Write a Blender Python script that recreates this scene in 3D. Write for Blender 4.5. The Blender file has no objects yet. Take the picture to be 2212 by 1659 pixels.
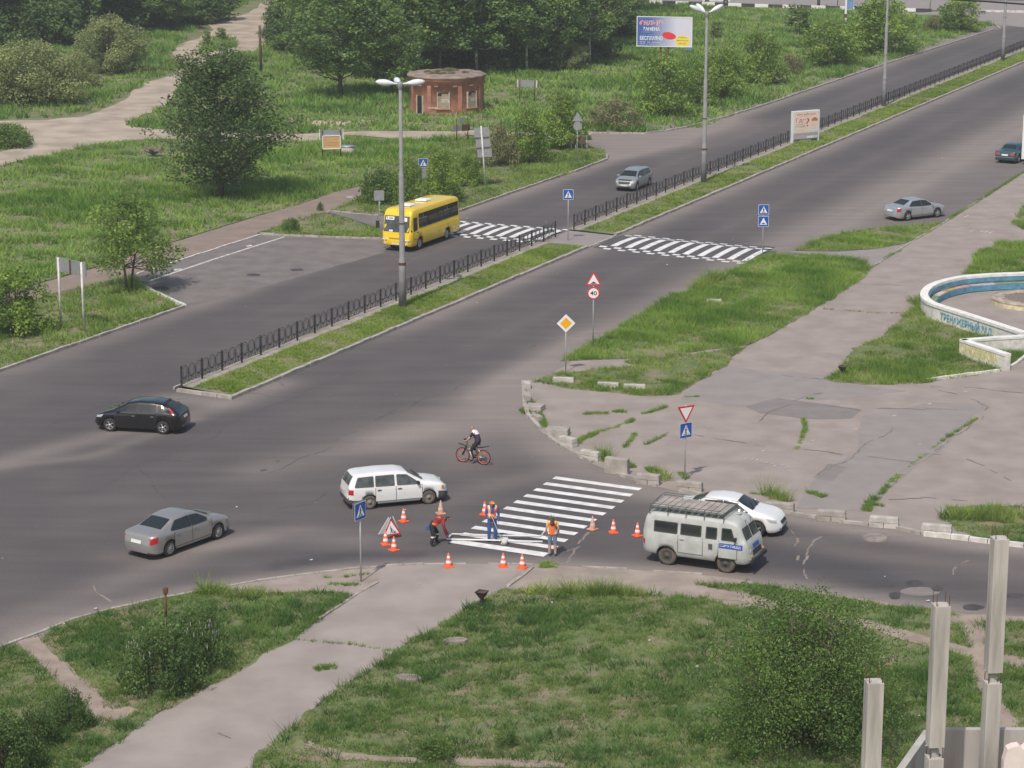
import bpy, bmesh, math, random
import numpy as np
from mathutils import Vector, Matrix
from mathutils.geometry import tessellate_polygon

# ---------------------------------------------------------------- camera, sky, sun, exposure
scene = bpy.context.scene
COL = scene.collection
CAM_H, FPX, TILT = 29.0, 5160.0, 13.7
cam_d = bpy.data.cameras.new('camera'); cam = bpy.data.objects.new('camera', cam_d); COL.objects.link(cam)
cam_d.sensor_width = 36.0; cam_d.lens = 36.0*FPX/2212.0
cam_d.clip_start = 1.0; cam_d.clip_end = 6000.0
cam.location = (0, 0, CAM_H); cam.rotation_euler = (math.radians(90-TILT), 0, 0)
scene.camera = cam
SUN_EL = math.radians(55); SH = Vector((0.36, 0.93, 0)).normalized()      # shadows run away from the camera, to the right
sdir = Vector((SH.x*math.cos(SUN_EL), SH.y*math.cos(SUN_EL), -math.sin(SUN_EL)))
world = bpy.data.worlds.new('World'); scene.world = world; world.use_nodes = True
nt = world.node_tree; bg = nt.nodes['Background']
sky = nt.nodes.new('ShaderNodeTexSky'); sky.sky_type = 'NISHITA'; sky.sun_disc = False
sky.sun_elevation = SUN_EL; sky.sun_rotation = math.atan2(-sdir.x, -sdir.y); sky.air_density = 1.3; sky.dust_density = 3.0; sky.ozone_density = 1.0
nt.links.new(sky.outputs[0], bg.inputs[0]); bg.inputs[1].default_value = 0.10
sun_d = bpy.data.lights.new('sun', 'SUN'); sun_d.energy = 3.0; sun_d.angle = math.radians(0.6); sun_d.color = (1.0, 0.93, 0.84)
sun = bpy.data.objects.new('sun', sun_d); COL.objects.link(sun); sun.location = (-60, -120, 200)
sun.rotation_euler = sdir.to_track_quat('-Z', 'Y').to_euler()
scene.view_settings.view_transform = 'Standard'; scene.view_settings.look = 'None'
scene.view_settings.gamma = 1.0; scene.view_settings.use_curve_mapping = False
scene.view_settings.exposure = 0.10
scene.cycles.max_bounces = 5; scene.cycles.transparent_max_bounces = 8; scene.cycles.diffuse_bounces = 3

# ---------------------------------------------------------------- helpers
_t = math.radians(TILT); CT, ST = math.cos(_t), math.sin(_t)
def gp(px, py, z=0.0):
    """point of the level z seen at a place of the photograph (2212 wide), as x, y in metres"""
    dx, dy = px-1106.0, py-829.5
    d = (dx, FPX*CT-dy*ST, -FPX*ST-dy*CT); k = (z-CAM_H)/d[2]
    return (d[0]*k, d[1]*k)
def G(px, py, z=0.0):
    p = gp(px, py, z); return Vector((p[0], p[1], z))
def proj(x, y, z):
    vz = z-CAM_H; w = y*CT-vz*ST
    return 1106+FPX*x/w, 829.5+FPX*(-y*ST-vz*CT)/w
def height_at(bx, by, ty):
    x, y = gp(bx, by); lo, hi = 0.0, 60.0
    for _ in range(50):
        m = (lo+hi)/2
        if proj(x, y, m)[1] > ty: lo = m
        else: hi = m
    return lo
RA = math.radians(65.4); RE = Vector((math.cos(RA), math.sin(RA), 0)); RN = Vector((math.sin(RA), -math.cos(RA), 0))
def UV(u, v, z=0.0):
    p = RE*u+RN*v; return Vector((p.x, p.y, z))

MATS = {}
def mat(name, col, rough=0.8, var=0.0, scale=6.0, metal=0.0, coat=0.0, spec=0.5, col2=None, bump=0.0, stretch=None, detail=6.0):
    """procedural principled material; var darkens/lightens the colour by noise, col2 mixes in a second colour"""
    if name in MATS: return MATS[name]
    m = bpy.data.materials.new(name); m.use_nodes = True; n = m.node_tree.nodes; l = m.node_tree.links
    p = n['Principled BSDF']
    p.inputs['Roughness'].default_value = rough; p.inputs['Metallic'].default_value = metal
    p.inputs['Coat Weight'].default_value = coat; p.inputs['Coat Roughness'].default_value = 0.05
    p.inputs['Specular IOR Level'].default_value = spec
    p.inputs['Base Color'].default_value = (*col, 1)
    if var > 0 or col2:
        tc = n.new('ShaderNodeTexCoord'); no = n.new('ShaderNodeTexNoise'); no.inputs['Scale'].default_value = scale; no.inputs['Detail'].default_value = detail
        if stretch:
            mp = n.new('ShaderNodeMapping'); mp.inputs['Scale'].default_value = stretch
            l.new(tc.outputs['Object'], mp.inputs['Vector']); l.new(mp.outputs[0], no.inputs['Vector'])
        else: l.new(tc.outputs['Object'], no.inputs['Vector'])
        cr = n.new('ShaderNodeValToRGB'); cr.color_ramp.elements[0].position = 0.36; cr.color_ramp.elements[1].position = 0.64
        c2 = col2 or col
        cr.color_ramp.elements[0].color = (*[c*(1-var) for c in col], 1); cr.color_ramp.elements[1].color = (*[min(1, c*(1+var)) for c in c2], 1)
        l.new(no.outputs[0], cr.inputs[0]); l.new(cr.outputs[0], p.inputs['Base Color'])
        if bump > 0:
            b = n.new('ShaderNodeBump'); b.inputs['Strength'].default_value = bump; b.inputs['Distance'].default_value = 0.03
            l.new(no.outputs[0], b.inputs['Height']); l.new(b.outputs[0], p.inputs['Normal'])
    MATS[name] = m; return m
def attr_mat(name, rough=0.7, trans=0.0, spec=0.2):
    if name in MATS: return MATS[name]
    m = bpy.data.materials.new(name); m.use_nodes = True; n = m.node_tree.nodes; l = m.node_tree.links
    p = n['Principled BSDF']; p.inputs['Roughness'].default_value = rough; p.inputs['Specular IOR Level'].default_value = spec
    a = n.new('ShaderNodeAttribute'); a.attribute_name = 'col'; l.new(a.outputs['Color'], p.inputs['Base Color'])
    if trans > 0:
        t = n.new('ShaderNodeBsdfTranslucent'); mx = n.new('ShaderNodeMixShader'); mx.inputs[0].default_value = trans
        l.new(a.outputs['Color'], t.inputs['Color']); l.new(p.outputs[0], mx.inputs[1]); l.new(t.outputs[0], mx.inputs[2])
        l.new(mx.outputs[0], n['Material Output'].inputs['Surface'])
    MATS[name] = m; return m

def tag(o, label=None, cat=None, group=None, kind=None):
    if label: o['label'] = label
    if cat: o['category'] = cat
    if group: o['group'] = group
    if kind: o['kind'] = kind
    return o
def empty(name, loc=(0, 0, 0), rz=0.0):
    o = bpy.data.objects.new(name, None); COL.objects.link(o); o.location = loc; o.rotation_euler = (0, 0, rz); o.empty_display_size = 0.3
    return o
def link_mesh(name, me, parent=None):
    o = bpy.data.objects.new(name, me); COL.objects.link(o)
    if parent is not None: o.parent = parent
    return o
def mesh_np(name, verts, faces, material, parent=None, cols=None, smooth=False):
    """verts (n,3), faces (m,k) arrays of one face size"""
    me = bpy.data.meshes.new(name); v = np.asarray(verts, np.float32); f = np.asarray(faces, np.int32); k = f.shape[1]
    me.vertices.add(len(v)); me.vertices.foreach_set('co', v.ravel())
    me.loops.add(f.size); me.loops.foreach_set('vertex_index', f.ravel())
    me.polygons.add(len(f)); me.polygons.foreach_set('loop_start', np.arange(0, f.size, k, dtype=np.int32)); me.polygons.foreach_set('loop_total', np.full(len(f), k, np.int32))
    if smooth: me.polygons.foreach_set('use_smooth', np.ones(len(f), bool))
    me.update(calc_edges=True)
    if cols is not None:
        a = me.color_attributes.new('col', 'FLOAT_COLOR', 'POINT'); c = np.ones((len(v), 4), np.float32); c[:, :3] = cols; a.data.foreach_set('color', c.ravel())
    me.materials.append(material)
    return link_mesh(name, me, parent)

class MB:
    """collects shapes and links them as ONE mesh object; several materials by index"""
    def __init__(s): s.bm = bmesh.new(); s.mi = 0
    def face(s, pts, smooth=False):
        vs = [s.bm.verts.new(p) for p in pts]; f = s.bm.faces.new(vs); f.material_index = s.mi; f.smooth = smooth; return f
    def box(s, c, d, rz=0.0, M=None, taper=1.0):
        c = Vector(c); hx, hy, hz = d[0]/2, d[1]/2, d[2]/2
        R = M if M is not None else Matrix.Rotation(rz, 3, 'Z'); vs = []
        for z in (-1, 1):
            t = taper if z > 0 else 1.0
            for x, y in ((-1, -1), (1, -1), (1, 1), (-1, 1)): vs.append(s.bm.verts.new(c+R @ Vector((x*hx*t, y*hy*t, z*hz))))
        for q in ((3, 2, 1, 0), (4, 5, 6, 7), (0, 1, 5, 4), (1, 2, 6, 5), (2, 3, 7, 6), (3, 0, 4, 7)):
            f = s.bm.faces.new([vs[i] for i in q]); f.material_index = s.mi
        return s
    def tube(s, pts, r, seg=8, closed=False, cap=True):
        pts = [Vector(p) for p in pts]; n = len(pts); rs = r if isinstance(r, (list, tuple)) else [r]*n; rings = []; prev = None
        for i, p in enumerate(pts):
            a = pts[(i-1) % n] if (closed or i > 0) else p; b = pts[(i+1) % n] if (closed or i < n-1) else p
            d = (b-a); d = d.normalized() if d.length > 1e-9 else Vector((0, 0, 1))
            if prev is None:
                up = Vector((0, 0, 1)) if abs(d.z) < 0.9 else Vector((1, 0, 0)); x = d.cross(up).normalized()
            else:
                x = prev-d*prev.dot(d); x = x.normalized() if x.length > 1e-6 else d.orthogonal().normalized()
            prev = x; y = d.cross(x)
            rings.append([s.bm.verts.new(p+x*math.cos(2*math.pi*k/seg)*rs[i]+y*math.sin(2*math.pi*k/seg)*rs[i]) for k in range(seg)])
        for i in range(n if closed else n-1):
            A, B = rings[i], rings[(i+1) % n]
            for k in range(seg):
                f = s.bm.faces.new((A[k], A[(k+1) % seg], B[(k+1) % seg], B[k])); f.smooth = True; f.material_index = s.mi
        if cap and not closed:
            for R_, rev in ((rings[0], True), (rings[-1], False)):
                f = s.bm.faces.new(R_[::-1] if rev else R_); f.material_index = s.mi
        return s
    def lathe(s, prof, c=(0, 0, 0), axis='Z', seg=24, smooth=True, cap=False):
        c = Vector(c); rings = []
        for r, h in prof:
            ring = []
            for k in range(seg):
                a = 2*math.pi*k/seg; x, y = r*math.cos(a), r*math.sin(a)
                ring.append(s.bm.verts.new(c+(Vector((x, y, h)) if axis == 'Z' else Vector((x, h, y)) if axis == 'Y' else Vector((h, x, y)))))
            rings.append(ring)
        for A, B in zip(rings, rings[1:]):
            for k in range(seg):
                f = s.bm.faces.new((A[k], A[(k+1) % seg], B[(k+1) % seg], B[k])); f.smooth = smooth; f.material_index = s.mi
        if cap:
            for R_ in (rings[0], rings[-1]):
                f = s.bm.faces.new(R_); f.material_index = s.mi
        return s
    def prism(s, poly, z0, z1, M=None):
        """extrude a 2-D outline (list of x, y) from z0 to z1; M maps local to place"""
        T = (lambda p: M @ Vector(p)) if M is not None else (lambda p: Vector(p))
        a = [s.bm.verts.new(T((x, y, z0))) for x, y in poly]; b = [s.bm.verts.new(T((x, y, z1))) for x, y in poly]; n = len(poly)
        for i in range(n):
            f = s.bm.faces.new((a[i], a[(i+1) % n], b[(i+1) % n], b[i])); f.material_index = s.mi
        for t in tessellate_polygon([[Vector((x, y, 0)) for x, y in poly]]):
            for R_ in (a, b):
                try: f = s.bm.faces.new([R_[i] for i in t]); f.material_index = s.mi
                except ValueError: pass
        return s
    def build(s, name, mats, parent=None, bevel=0.0, normals=True):
        if normals: bmesh.ops.recalc_face_normals(s.bm, faces=s.bm.faces)
        if bevel > 0:
            es = [e for e in s.bm.edges if len(e.link_faces) == 2 and e.calc_face_angle(0) > 0.6]
            bmesh.ops.bevel(s.bm, geom=es, offset=bevel, segments=2, affect='EDGES', profile=0.6)
        me = bpy.data.meshes.new(name); s.bm.to_mesh(me); s.bm.free()
        for m in (mats if isinstance(mats, (list, tuple)) else [mats]): me.materials.append(m)
        return link_mesh(name, me, parent)

def rag(poly, amp, step=0.6, seed=1):
    """subdivide a closed outline and push its points in and out, for a worn edge"""
    rnd = random.Random(seed); out = []; n = len(poly)
    for i in range(n):
        a = Vector(poly[i][:2]); b = Vector(poly[(i+1) % n][:2]); d = b-a; k = max(1, int(d.length/step)); k = min(k, 400)
        nn = Vector((-d.y, d.x)).normalized() if d.length > 0 else Vector((0, 0)); w = 0.0
        for j in range(k):
            w = w*0.6+rnd.uniform(-1, 1)*amp*0.7; p = a+d*(j/k)+nn*w; out.append((p.x, p.y))
    return out
def sheet(name, poly, z, m, amp=0.0, step=0.6, seed=1, kind='structure'):
    pts = rag(poly, amp, step, seed) if amp > 0 else [(p[0], p[1]) for p in poly]
    tri = tessellate_polygon([[Vector((x, y, 0)) for x, y in pts]])
    V = np.array([(x, y, z) for x, y in pts]); F = np.array(tri)
    a = V[F[:, 1]]-V[F[:, 0]]; b = V[F[:, 2]]-V[F[:, 0]]; neg = (a[:, 0]*b[:, 1]-a[:, 1]*b[:, 0]) < 0
    F[neg] = F[neg][:, ::-1]
    o = mesh_np(name, V, F, m)
    if kind: o['kind'] = kind
    return o
def PX(*pts): return [gp(x, y) for x, y in pts]
def ribbon(pts, w):
    """outline of a strip of width w (number or per-point list) along world points"""
    P = [Vector((p[0], p[1])) for p in pts]; n = len(P); ws = w if isinstance(w, (list, tuple)) else [w]*n; L, R = [], []
    for i in range(n):
        d = (P[min(i+1, n-1)]-P[max(i-1, 0)]).normalized(); nn = Vector((-d.y, d.x))*ws[i]/2
        L.append(tuple(P[i]+nn)); R.append(tuple(P[i]-nn))
    return L+R[::-1]
def inpoly(X, Y, poly):
    r = np.zeros(len(X), bool); n = len(poly)
    for i in range(n):
        x0, y0 = poly[i][:2]; x1, y1 = poly[(i+1) % n][:2]
        if y0 == y1: continue
        c = (y0 > Y) != (y1 > Y); r ^= c & (X < (x1-x0)*(Y-y0)/(y1-y0)+x0)
    return r
def dist_line(X, Y, pts):
    d = np.full(len(X), 1e9)
    for (ax, ay), (bx, by) in zip([p[:2] for p in pts], [p[:2] for p in pts[1:]]):
        vx, vy = bx-ax, by-ay; L2 = vx*vx+vy*vy+1e-9; t = np.clip(((X-ax)*vx+(Y-ay)*vy)/L2, 0, 1)
        d = np.minimum(d, np.hypot(X-ax-t*vx, Y-ay-t*vy))
    return d
def wav(X, Y, wl, seed, n=7):
    """smooth noise, about -1..1, of wavelength wl"""
    r = np.random.RandomState(seed); s = 0
    for i in range(n):
        a = r.uniform(0, 6.283); k = 6.283/wl*r.uniform(0.6, 1.7); s = s+np.sin((X*math.cos(a)+Y*math.sin(a))*k+r.uniform(0, 6.283))
    return s/math.sqrt(n/2)/1.6
# ---------------------------------------------------------------- the ground, roads and pavements
def ground_mat():
    m = bpy.data.materials.new('grass_soil'); m.use_nodes = True; n = m.node_tree.nodes; l = m.node_tree.links; p = n['Principled BSDF']
    p.inputs['Roughness'].default_value = 0.95; p.inputs['Specular IOR Level'].default_value = 0.1
    tc = n.new('ShaderNodeTexCoord'); last = None
    def noise(s, d=8):
        a = n.new('ShaderNodeTexNoise'); a.inputs['Scale'].default_value = s; a.inputs['Detail'].default_value = d; a.inputs['Roughness'].default_value = 0.65
        l.new(tc.outputs['Object'], a.inputs['Vector']); return a
    def ramp(src, c0, c1, p0, p1):
        r = n.new('ShaderNodeValToRGB'); r.color_ramp.elements[0].position = p0; r.color_ramp.elements[1].position = p1
        r.color_ramp.elements[0].color = (*c0, 1); r.color_ramp.elements[1].color = (*c1, 1); l.new(src.outputs[0], r.inputs[0]); return r
    g = ramp(noise(0.35), (0.105, 0.145, 0.060), (0.185, 0.215, 0.100), 0.35, 0.65)
    s = ramp(noise(2.5), (0.22, 0.175, 0.125), (0.29, 0.235, 0.18), 0.3, 0.7)
    f = ramp(noise(0.45, 10), (0, 0, 0), (1, 1, 1), 0.47, 0.62)
    mx = n.new('ShaderNodeMix'); mx.data_type = 'RGBA'
    l.new(f.outputs[0], mx.inputs[0]); l.new(g.outputs[0], mx.inputs[6]); l.new(s.outputs[0], mx.inputs[7]); l.new(mx.outputs[2], p.inputs['Base Color'])
    return m
M_SOIL = ground_mat()
M_PAVE = mat('old_paving', (0.292, 0.246, 0.222), 0.9, 0.07, 0.6, col2=(0.312, 0.266, 0.242), detail=9)
M_PATH = mat('path_asphalt', (0.305, 0.262, 0.240), 0.9, 0.07, 0.5, col2=(0.33, 0.285, 0.262), detail=9)
M_GREYP = mat('grey_patch', (0.268, 0.240, 0.230), 0.9, 0.06, 0.9, detail=9)
M_DARKP = mat('dark_patch', (0.215, 0.192, 0.184), 0.9, 0.08, 1.2, detail=9)
M_TAR = mat('fresh_tar', (0.062, 0.056, 0.058), 0.85, 0.2, 2.0)
M_DIRT = mat('dirt_track', (0.36, 0.295, 0.235), 0.95, 0.13, 0.35, col2=(0.41, 0.34, 0.275), detail=10)
M_SIDEW = mat('sidewalk_asphalt', (0.245, 0.19, 0.16), 0.9, 0.10, 0.7, detail=9)
M_KERB = mat('kerb_stone', (0.36, 0.33, 0.30), 0.9, 0.22, 2.0, detail=9)
M_KERBW = mat('whitewashed_kerb', (0.62, 0.60, 0.56), 0.9, 0.2, 2.5, detail=9)
M_PAINT = mat('road_paint', (0.62, 0.60, 0.58), 0.7, 0.0, 2.2, col2=(0.80, 0.80, 0.80), detail=12)
M_PAINT_OLD = mat('worn_paint', (0.50, 0.49, 0.46), 0.8, 0.3, 3.0)
M_CONC = mat('concrete', (0.42, 0.40, 0.375), 0.9, 0.16, 1.4, detail=9, bump=0.2)

g = mesh_np('ground', [(-700, -250, -0.03), (700, -250, -0.03), (700, 1500, -0.03), (-700, 1500, -0.03)], [(0, 1, 2, 3)], M_SOIL); tag(g, kind='structure')

# road sheet: a fine grid that carries how dusty and worn the asphalt is at each place
def build_road():
    m = bpy.data.materials.new('road_asphalt'); m.use_nodes = True; n = m.node_tree.nodes; l = m.node_tree.links; p = n['Principled BSDF']
    p.inputs['Roughness'].default_value = 0.85; p.inputs['Specular IOR Level'].default_value = 0.25
    a = n.new('ShaderNodeAttribute'); a.attribute_name = 'col'
    tc = n.new('ShaderNodeTexCoord'); no = n.new('ShaderNodeTexNoise'); no.inputs['Scale'].default_value = 7; no.inputs['Detail'].default_value = 12; no.inputs['Roughness'].default_value = .75
    mp = n.new('ShaderNodeMapping'); mp.inputs['Rotation'].default_value = (0, 0, -RA); mp.inputs['Scale'].default_value = (0.12, 0.9, 1)
    n2 = n.new('ShaderNodeTexNoise'); n2.inputs['Scale'].default_value = 1.0; n2.inputs['Detail'].default_value = 8
    l.new(tc.outputs['Object'], no.inputs['Vector']); l.new(tc.outputs['Object'], mp.inputs['Vector']); l.new(mp.outputs[0], n2.inputs['Vector'])
    ad = n.new('ShaderNodeMath'); ad.operation = 'ADD'; l.new(no.outputs[0], ad.inputs[0]); l.new(n2.outputs[0], ad.inputs[1])
    mr = n.new('ShaderNodeMapRange'); mr.inputs[1].default_value = 0.6; mr.inputs[2].default_value = 1.4; mr.inputs[3].default_value = 0.80; mr.inputs[4].default_value = 1.20
    l.new(ad.outputs[0], mr.inputs[0])
    mx = n.new('ShaderNodeMix'); mx.data_type = 'RGBA'; mx.blend_type = 'MULTIPLY'; mx.inputs[0].default_value = 1.0
    l.new(a.outputs['Color'], mx.inputs[6]); l.new(mr.outputs[0], mx.inputs[7]); l.new(mx.outputs[2], p.inputs['Base Color'])
    cell = 0.55; xs = np.arange(-45, 95, cell); ys = np.arange(60, 372, cell); nx, ny = len(xs), len(ys)
    X, Y = np.meshgrid(xs, ys); X = X.ravel(); Y = Y.ravel()
    U = X*RE.x+Y*RE.y; V = X*RN.x+Y*RN.y
    d = 0.15+0.045*wav(U, V*4, 30, 3)+0.03*wav(X, Y, 5, 4)
    on = 1/(1+np.exp(-(U-116)/2.0))                                   # past the start of the median
    for v0, w, k in ((-75, 1.5, .75), (-64.6, 1.0, .55), (-61, 1.5, .75), (-49.3, 2.3, .75), (-69.8, .5, .10), (-55.2, .6, .10)):
        d += on*k*np.exp(-((V-v0)/w)**2)
    off = 1-on
    d += off*.35*np.exp(-((V+75)/1.6)**2)
    # side strip by the parked sedan and the bus bays: old grey surface
    d += 0.38*((V > -48.5) & (U > 155)); d += 0.30*((V < -75.2) & (U > 110))
    for pts, w, k in (
        (((860, 950), (980, 900), (1100, 850), (1190, 800)), 2.6, .55), (((560, 1020), (760, 970), (900, 930)), 1.6, .35),
        (((1000, 1000), (1060, 900), (1130, 830)), 2.0, .30), (((1140, 850), (1180, 950), (1280, 1020), (1400, 1062), (1520, 1080)), 1.6, .75),
        (((1520, 1080), (1700, 1118), (1900, 1150), (2212, 1190)), 1.0, .9), (((0, 1000), (150, 960), (330, 915), (470, 880)), 1.0, .50),
        (((0, 1010), (200, 985), (420, 905)), .5, .35), (((0, 1350), (250, 1260), (480, 1170), (640, 1150), (760, 1165)), 1.1, .35),
        (((0, 1398), (150, 1343), (350, 1292), (553, 1256), (740, 1233), (1053, 1218), (1206, 1222), (1518, 1241), (1834, 1288), (2212, 1340)), .9, .85),
        (((250, 1200), (420, 1190), (560, 1160)), .8, .3), (((600, 1225), (760, 1200), (900, 1200)), .5, -.3),
        (((380, 862), (505, 866), (600, 830)), 1.2, .6), (((960, 1080), (1060, 1050), (1190, 1020)), 1.0, .25),
        (((1700, 1170), (1900, 1200), (2212, 1235)), 1.0, .25), (((1650, 1185), (1750, 1215), (1900, 1260)), 1.2, -.2),
        (((1250, 290), (1320, 300), (1400, 300), (1480, 285), (1540, 268)), 4.0, .75), (((1313, 330), (1360, 325), (1430, 308)), 3.0, .8),
        (((1100, 850), (1160, 808), (1230, 768), (1300, 728)), 1.7, .9),
        (((2030, 40), (2120, 40), (2212, 45)), 6.0, .8)):
        L = [gp(*q) for q in pts]; d += k*np.exp(-(dist_line(X, Y, L)/w)**2)
    d = np.clip(d, 0, 1)[:, None]
    c = np.array([[.080, .0735, .078]])*(1-d)+np.array([[.240, .208, .192]])*d
    I = (np.arange(ny-1)[:, None]*nx+np.arange(nx-1)[None]).ravel(); F = np.stack([I, I+1, I+nx+1, I+nx], 1)
    keep = ~((V < -86) | ((V < -77) & (U > 145) & ~(Y > 330)) & ~((U > 172) & (U < 212) & (V > -92)) | ((V > 22) & (U > 95)))
    F = F[keep[F].all(1)]
    o = mesh_np('road', np.stack([X, Y, np.zeros_like(X)], 1), F, m, cols=c); tag(o, kind='structure')
build_road()

# the wide paved promenade on the right and the square before it
PLAZA = PX((1131, 822), (1133, 880), (1143, 902), (1166, 929), (1193, 952), (1233, 977), (1281, 1002), (1341, 1029), (1421, 1052), (1516, 1072), (1659, 1097), (1709, 1110), (1821, 1129), (1934, 1143), (1991, 1156), (2054, 1163), (2134, 1172), (2330, 1195),
           (2500, 1000), (2500, 300), (2330, 300), (2212, 372), (2146, 414), (2071, 461), (2036, 483), (1960, 528), (1880, 580), (1769, 662), (1659, 727), (1618, 746), (1540, 800), (1460, 836), (1300, 825), (1190, 812))
sheet('plaza', PLAZA, 0.005, M_PAVE, 0.06, 0.8, 5)
sheet('crossing_path', PX((1700, 543), (1809, 544), (1896, 538), (1959, 526), (1938, 556), (1880, 582), (1850, 566), (1759, 552)), 0.009, M_GREYP, 0.05, .5, 6)
sheet('footway', PX((95, 610), (200, 580), (350, 531), (475, 492), (553, 468), (640, 443.5), (728, 414), (783, 401), (787, 421), (728, 453), (625, 477), (563, 506), (296, 592), (106, 636), (-60, 690), (-60, 655)), 0.006, M_SIDEW, 0.10, .6, 7)
for i, (m, pts) in enumerate((
    (M_GREYP, ((1568, 790), (1640, 800), (1790, 812), (1800, 826), (1960, 845), (1770, 866), (1690, 858), (1600, 878), (1470, 862), (1500, 832))),
    (M_DARKP, ((1610, 878), (1680, 860), (1800, 876), (1862, 885), (1838, 905), (1740, 905), (1640, 893))),
    (M_GREYP, ((1862, 900), (2010, 870), (2130, 872), (2085, 915), (2030, 975), (1985, 1002), (1930, 1050), (1870, 1105), (1720, 1098), (1760, 1030), (1850, 975))),
    (M_DARKP, ((1762, 1035), (1800, 1040), (1830, 1010), (1790, 1002))))):
    sheet('pavement_patch', PX(*pts), 0.009+0.003*i, m, 0.05, .5, 10+i)
# weedy cracks and thin worn lines of the paving are built with the grass; here the dark joints
def joints(name, lines, w, m, z):
    mb = MB(); rnd = random.Random(4)
    for ln in lines:
        P = [Vector(gp(*q)) for q in ln]
        for a, b in zip(P, P[1:]):
            k = max(1, int((b-a).length/0.5)); d = (b-a).normalized(); nn = Vector((-d.y, d.x))
            for j in range(k):
                if rnd.random() < 0.22: continue
                p = a+(b-a)*(j/k)+nn*(.22*math.sin(j*.55+ln[0][0])*min(1, j/3)+rnd.uniform(-.05, .05)); q = a+(b-a)*((j+1)/k)+nn*(.22*math.sin((j+1)*.55+ln[0][0])*min(1, (j+1)/3)+rnd.uniform(-.05, .05)); h = nn*w*rnd.uniform(.4, 1.1)/2
                mb.face([(p-h).to_3d()+Vector((0, 0, z)), (q-h).to_3d()+Vector((0, 0, z)), (q+h).to_3d()+Vector((0, 0, z)), (p+h).to_3d()+Vector((0, 0, z))])
    return tag(mb.build(name, m, normals=False), kind='structure')
CRACKS = [((1779, 668), (1900, 677), (1956, 677)), ((1853, 613), (1965, 620)), ((1941, 556), (2096, 565)), ((2041, 490), (2190, 485)), ((2086, 463), (2183, 470)),
          ((1690, 812), (1795, 824)), ((2010, 836), (2130, 842), (2212, 851)), ((2010, 838), (2110, 868), (2133, 880), (2110, 905), (2060, 940), (2004, 980)),
          ((1893, 883), (2000, 884), (2090, 886)), ((1760, 875), (1860, 888)), ((1930, 925), (1850, 980), (1752, 1040)), ((1876, 986), (1980, 998)),
          ((2004, 980), (2090, 992), (2140, 1015), (2175, 1040)), ((1920, 1080), (1990, 1075), (2090, 1080)), ((1640, 910), (1710, 868), (1780, 850)), ((1710, 970), (1820, 982)),
          ((1400, 960), (1450, 935), (1500, 940), (1650, 968)), ((1740, 1051), (1760, 1075)), ((690, 1436), (760, 1440)), ((470, 1585), (560, 1615)), ((1090, 1300), (1130, 1250))]
joints('paving_joint', CRACKS, 0.055, mat('joint_dark', (0.195, 0.180, 0.145), 0.95, 0.3, 4), 0.026)
rr = random.Random(12); SEAMS = []
def rp(u0, u1, v, k=.06, st=6): return [proj(*UV(u, v+rr.uniform(-k, k))) for u in np.arange(u0, u1, st)]
SEAMS += [rp(118, 300, -69.9), rp(118, 300, -55.3), rp(90, 118, -66, .5, 4), rp(84, 112, -58, .5, 4), rp(88, 112, -52, .6, 4)]
for k in range(26):
    u = rr.uniform(84, 215); v = rr.uniform(-74, -51); L = rr.uniform(1.5, 6); SEAMS.append([proj(*UV(u+rr.uniform(-.4, .4)+L*.18*j*rr.choice((0, .4)), v+L*j/5+rr.uniform(-.15, .15))) for j in range(6)])
SEAMS += [((860, 1215), (930, 1190), (1010, 1195)), ((1380, 1190), (1405, 1205), (1430, 1200)), ((1400, 1105), (1450, 1120), (1520, 1125)), ((600, 1100), (680, 1085), (700, 1060)), ((300, 1010), (330, 1040), (345, 1075))]
joints('tar_seam', SEAMS, 0.06, mat('old_tar', (.078, .072, .075), .8, .2, 3), 0.0045)
rs_ = np.random.RandomState(8); mb = MB()
for k in range(150):                                                     # oil drips and scuffs along the lanes
    u = rs_.uniform(80, 260); v = rs_.choice((-72.2, -67.4, -58.2, -52.8))+rs_.normal(0, .5); r0 = rs_.uniform(.04, .16); c = UV(u, v, .0035); mb.face([c+RE*(r0*2.2*math.cos(t*.785)*rs_.uniform(.6, 1.1))+RN*(r0*math.sin(t*.785)*rs_.uniform(.6, 1.1)) for t in range(8)])
tag(mb.build('oil_stain', mat('oil', (.088, .082, .086), .7, .15, 4), normals=False), kind='structure')
joints('asphalt_crack', [((1710, 1145), (1718, 1180), (1715, 1210)), ((1795, 1150), (1760, 1170), (1745, 1200), (1735, 1250)), ((2090, 1210), (2050, 1250)), ((200, 1265), (215, 1285), (240, 1300)), ((1275, 1150), (1180, 1215), (1110, 1250)), ((1250, 1180), (1210, 1215))], 0.12, mat('crack_dust', (0.24, 0.205, 0.18), 0.95, 0.2, 4), 0.005)

# the diagonal path in front, and the dusty verge along the side road
PATH = PX((828, 1224), (815, 1259), (770, 1284), (708, 1326), (690, 1339), (635, 1381), (600, 1399), (553, 1420), (517, 1449), (450, 1484), (357, 1534), (295, 1571), (250, 1606), (170, 1659), (60, 1730), (380, 1760), (545, 1659), (553, 1631), (595, 1604), (628, 1574), (653, 1556), (703, 1506), (778, 1459), (858, 1406), (890, 1379), (928, 1369), (973, 1336), (1028, 1301), (1090, 1271), (1115, 1240), (1120, 1221), (1053, 1219), (915, 1221))
sheet('footpath', PATH, 0.010, M_PATH, 0.07, .5, 21)
VERGE = PX((430, 1276), (553, 1256.5), (638, 1245), (740, 1233), (828, 1224), (1053, 1219), (1206, 1223), (1356, 1231), (1518, 1242), (1659, 1260), (1834, 1290), (1934, 1305), (2084, 1327), (2230, 1332), (2230, 1360), (2000, 1345), (1800, 1330), (1593, 1315), (1431, 1295), (1231, 1285), (1106, 1282), (1000, 1330), (700, 1330), (640, 1290), (553, 1286), (470, 1283))
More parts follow.
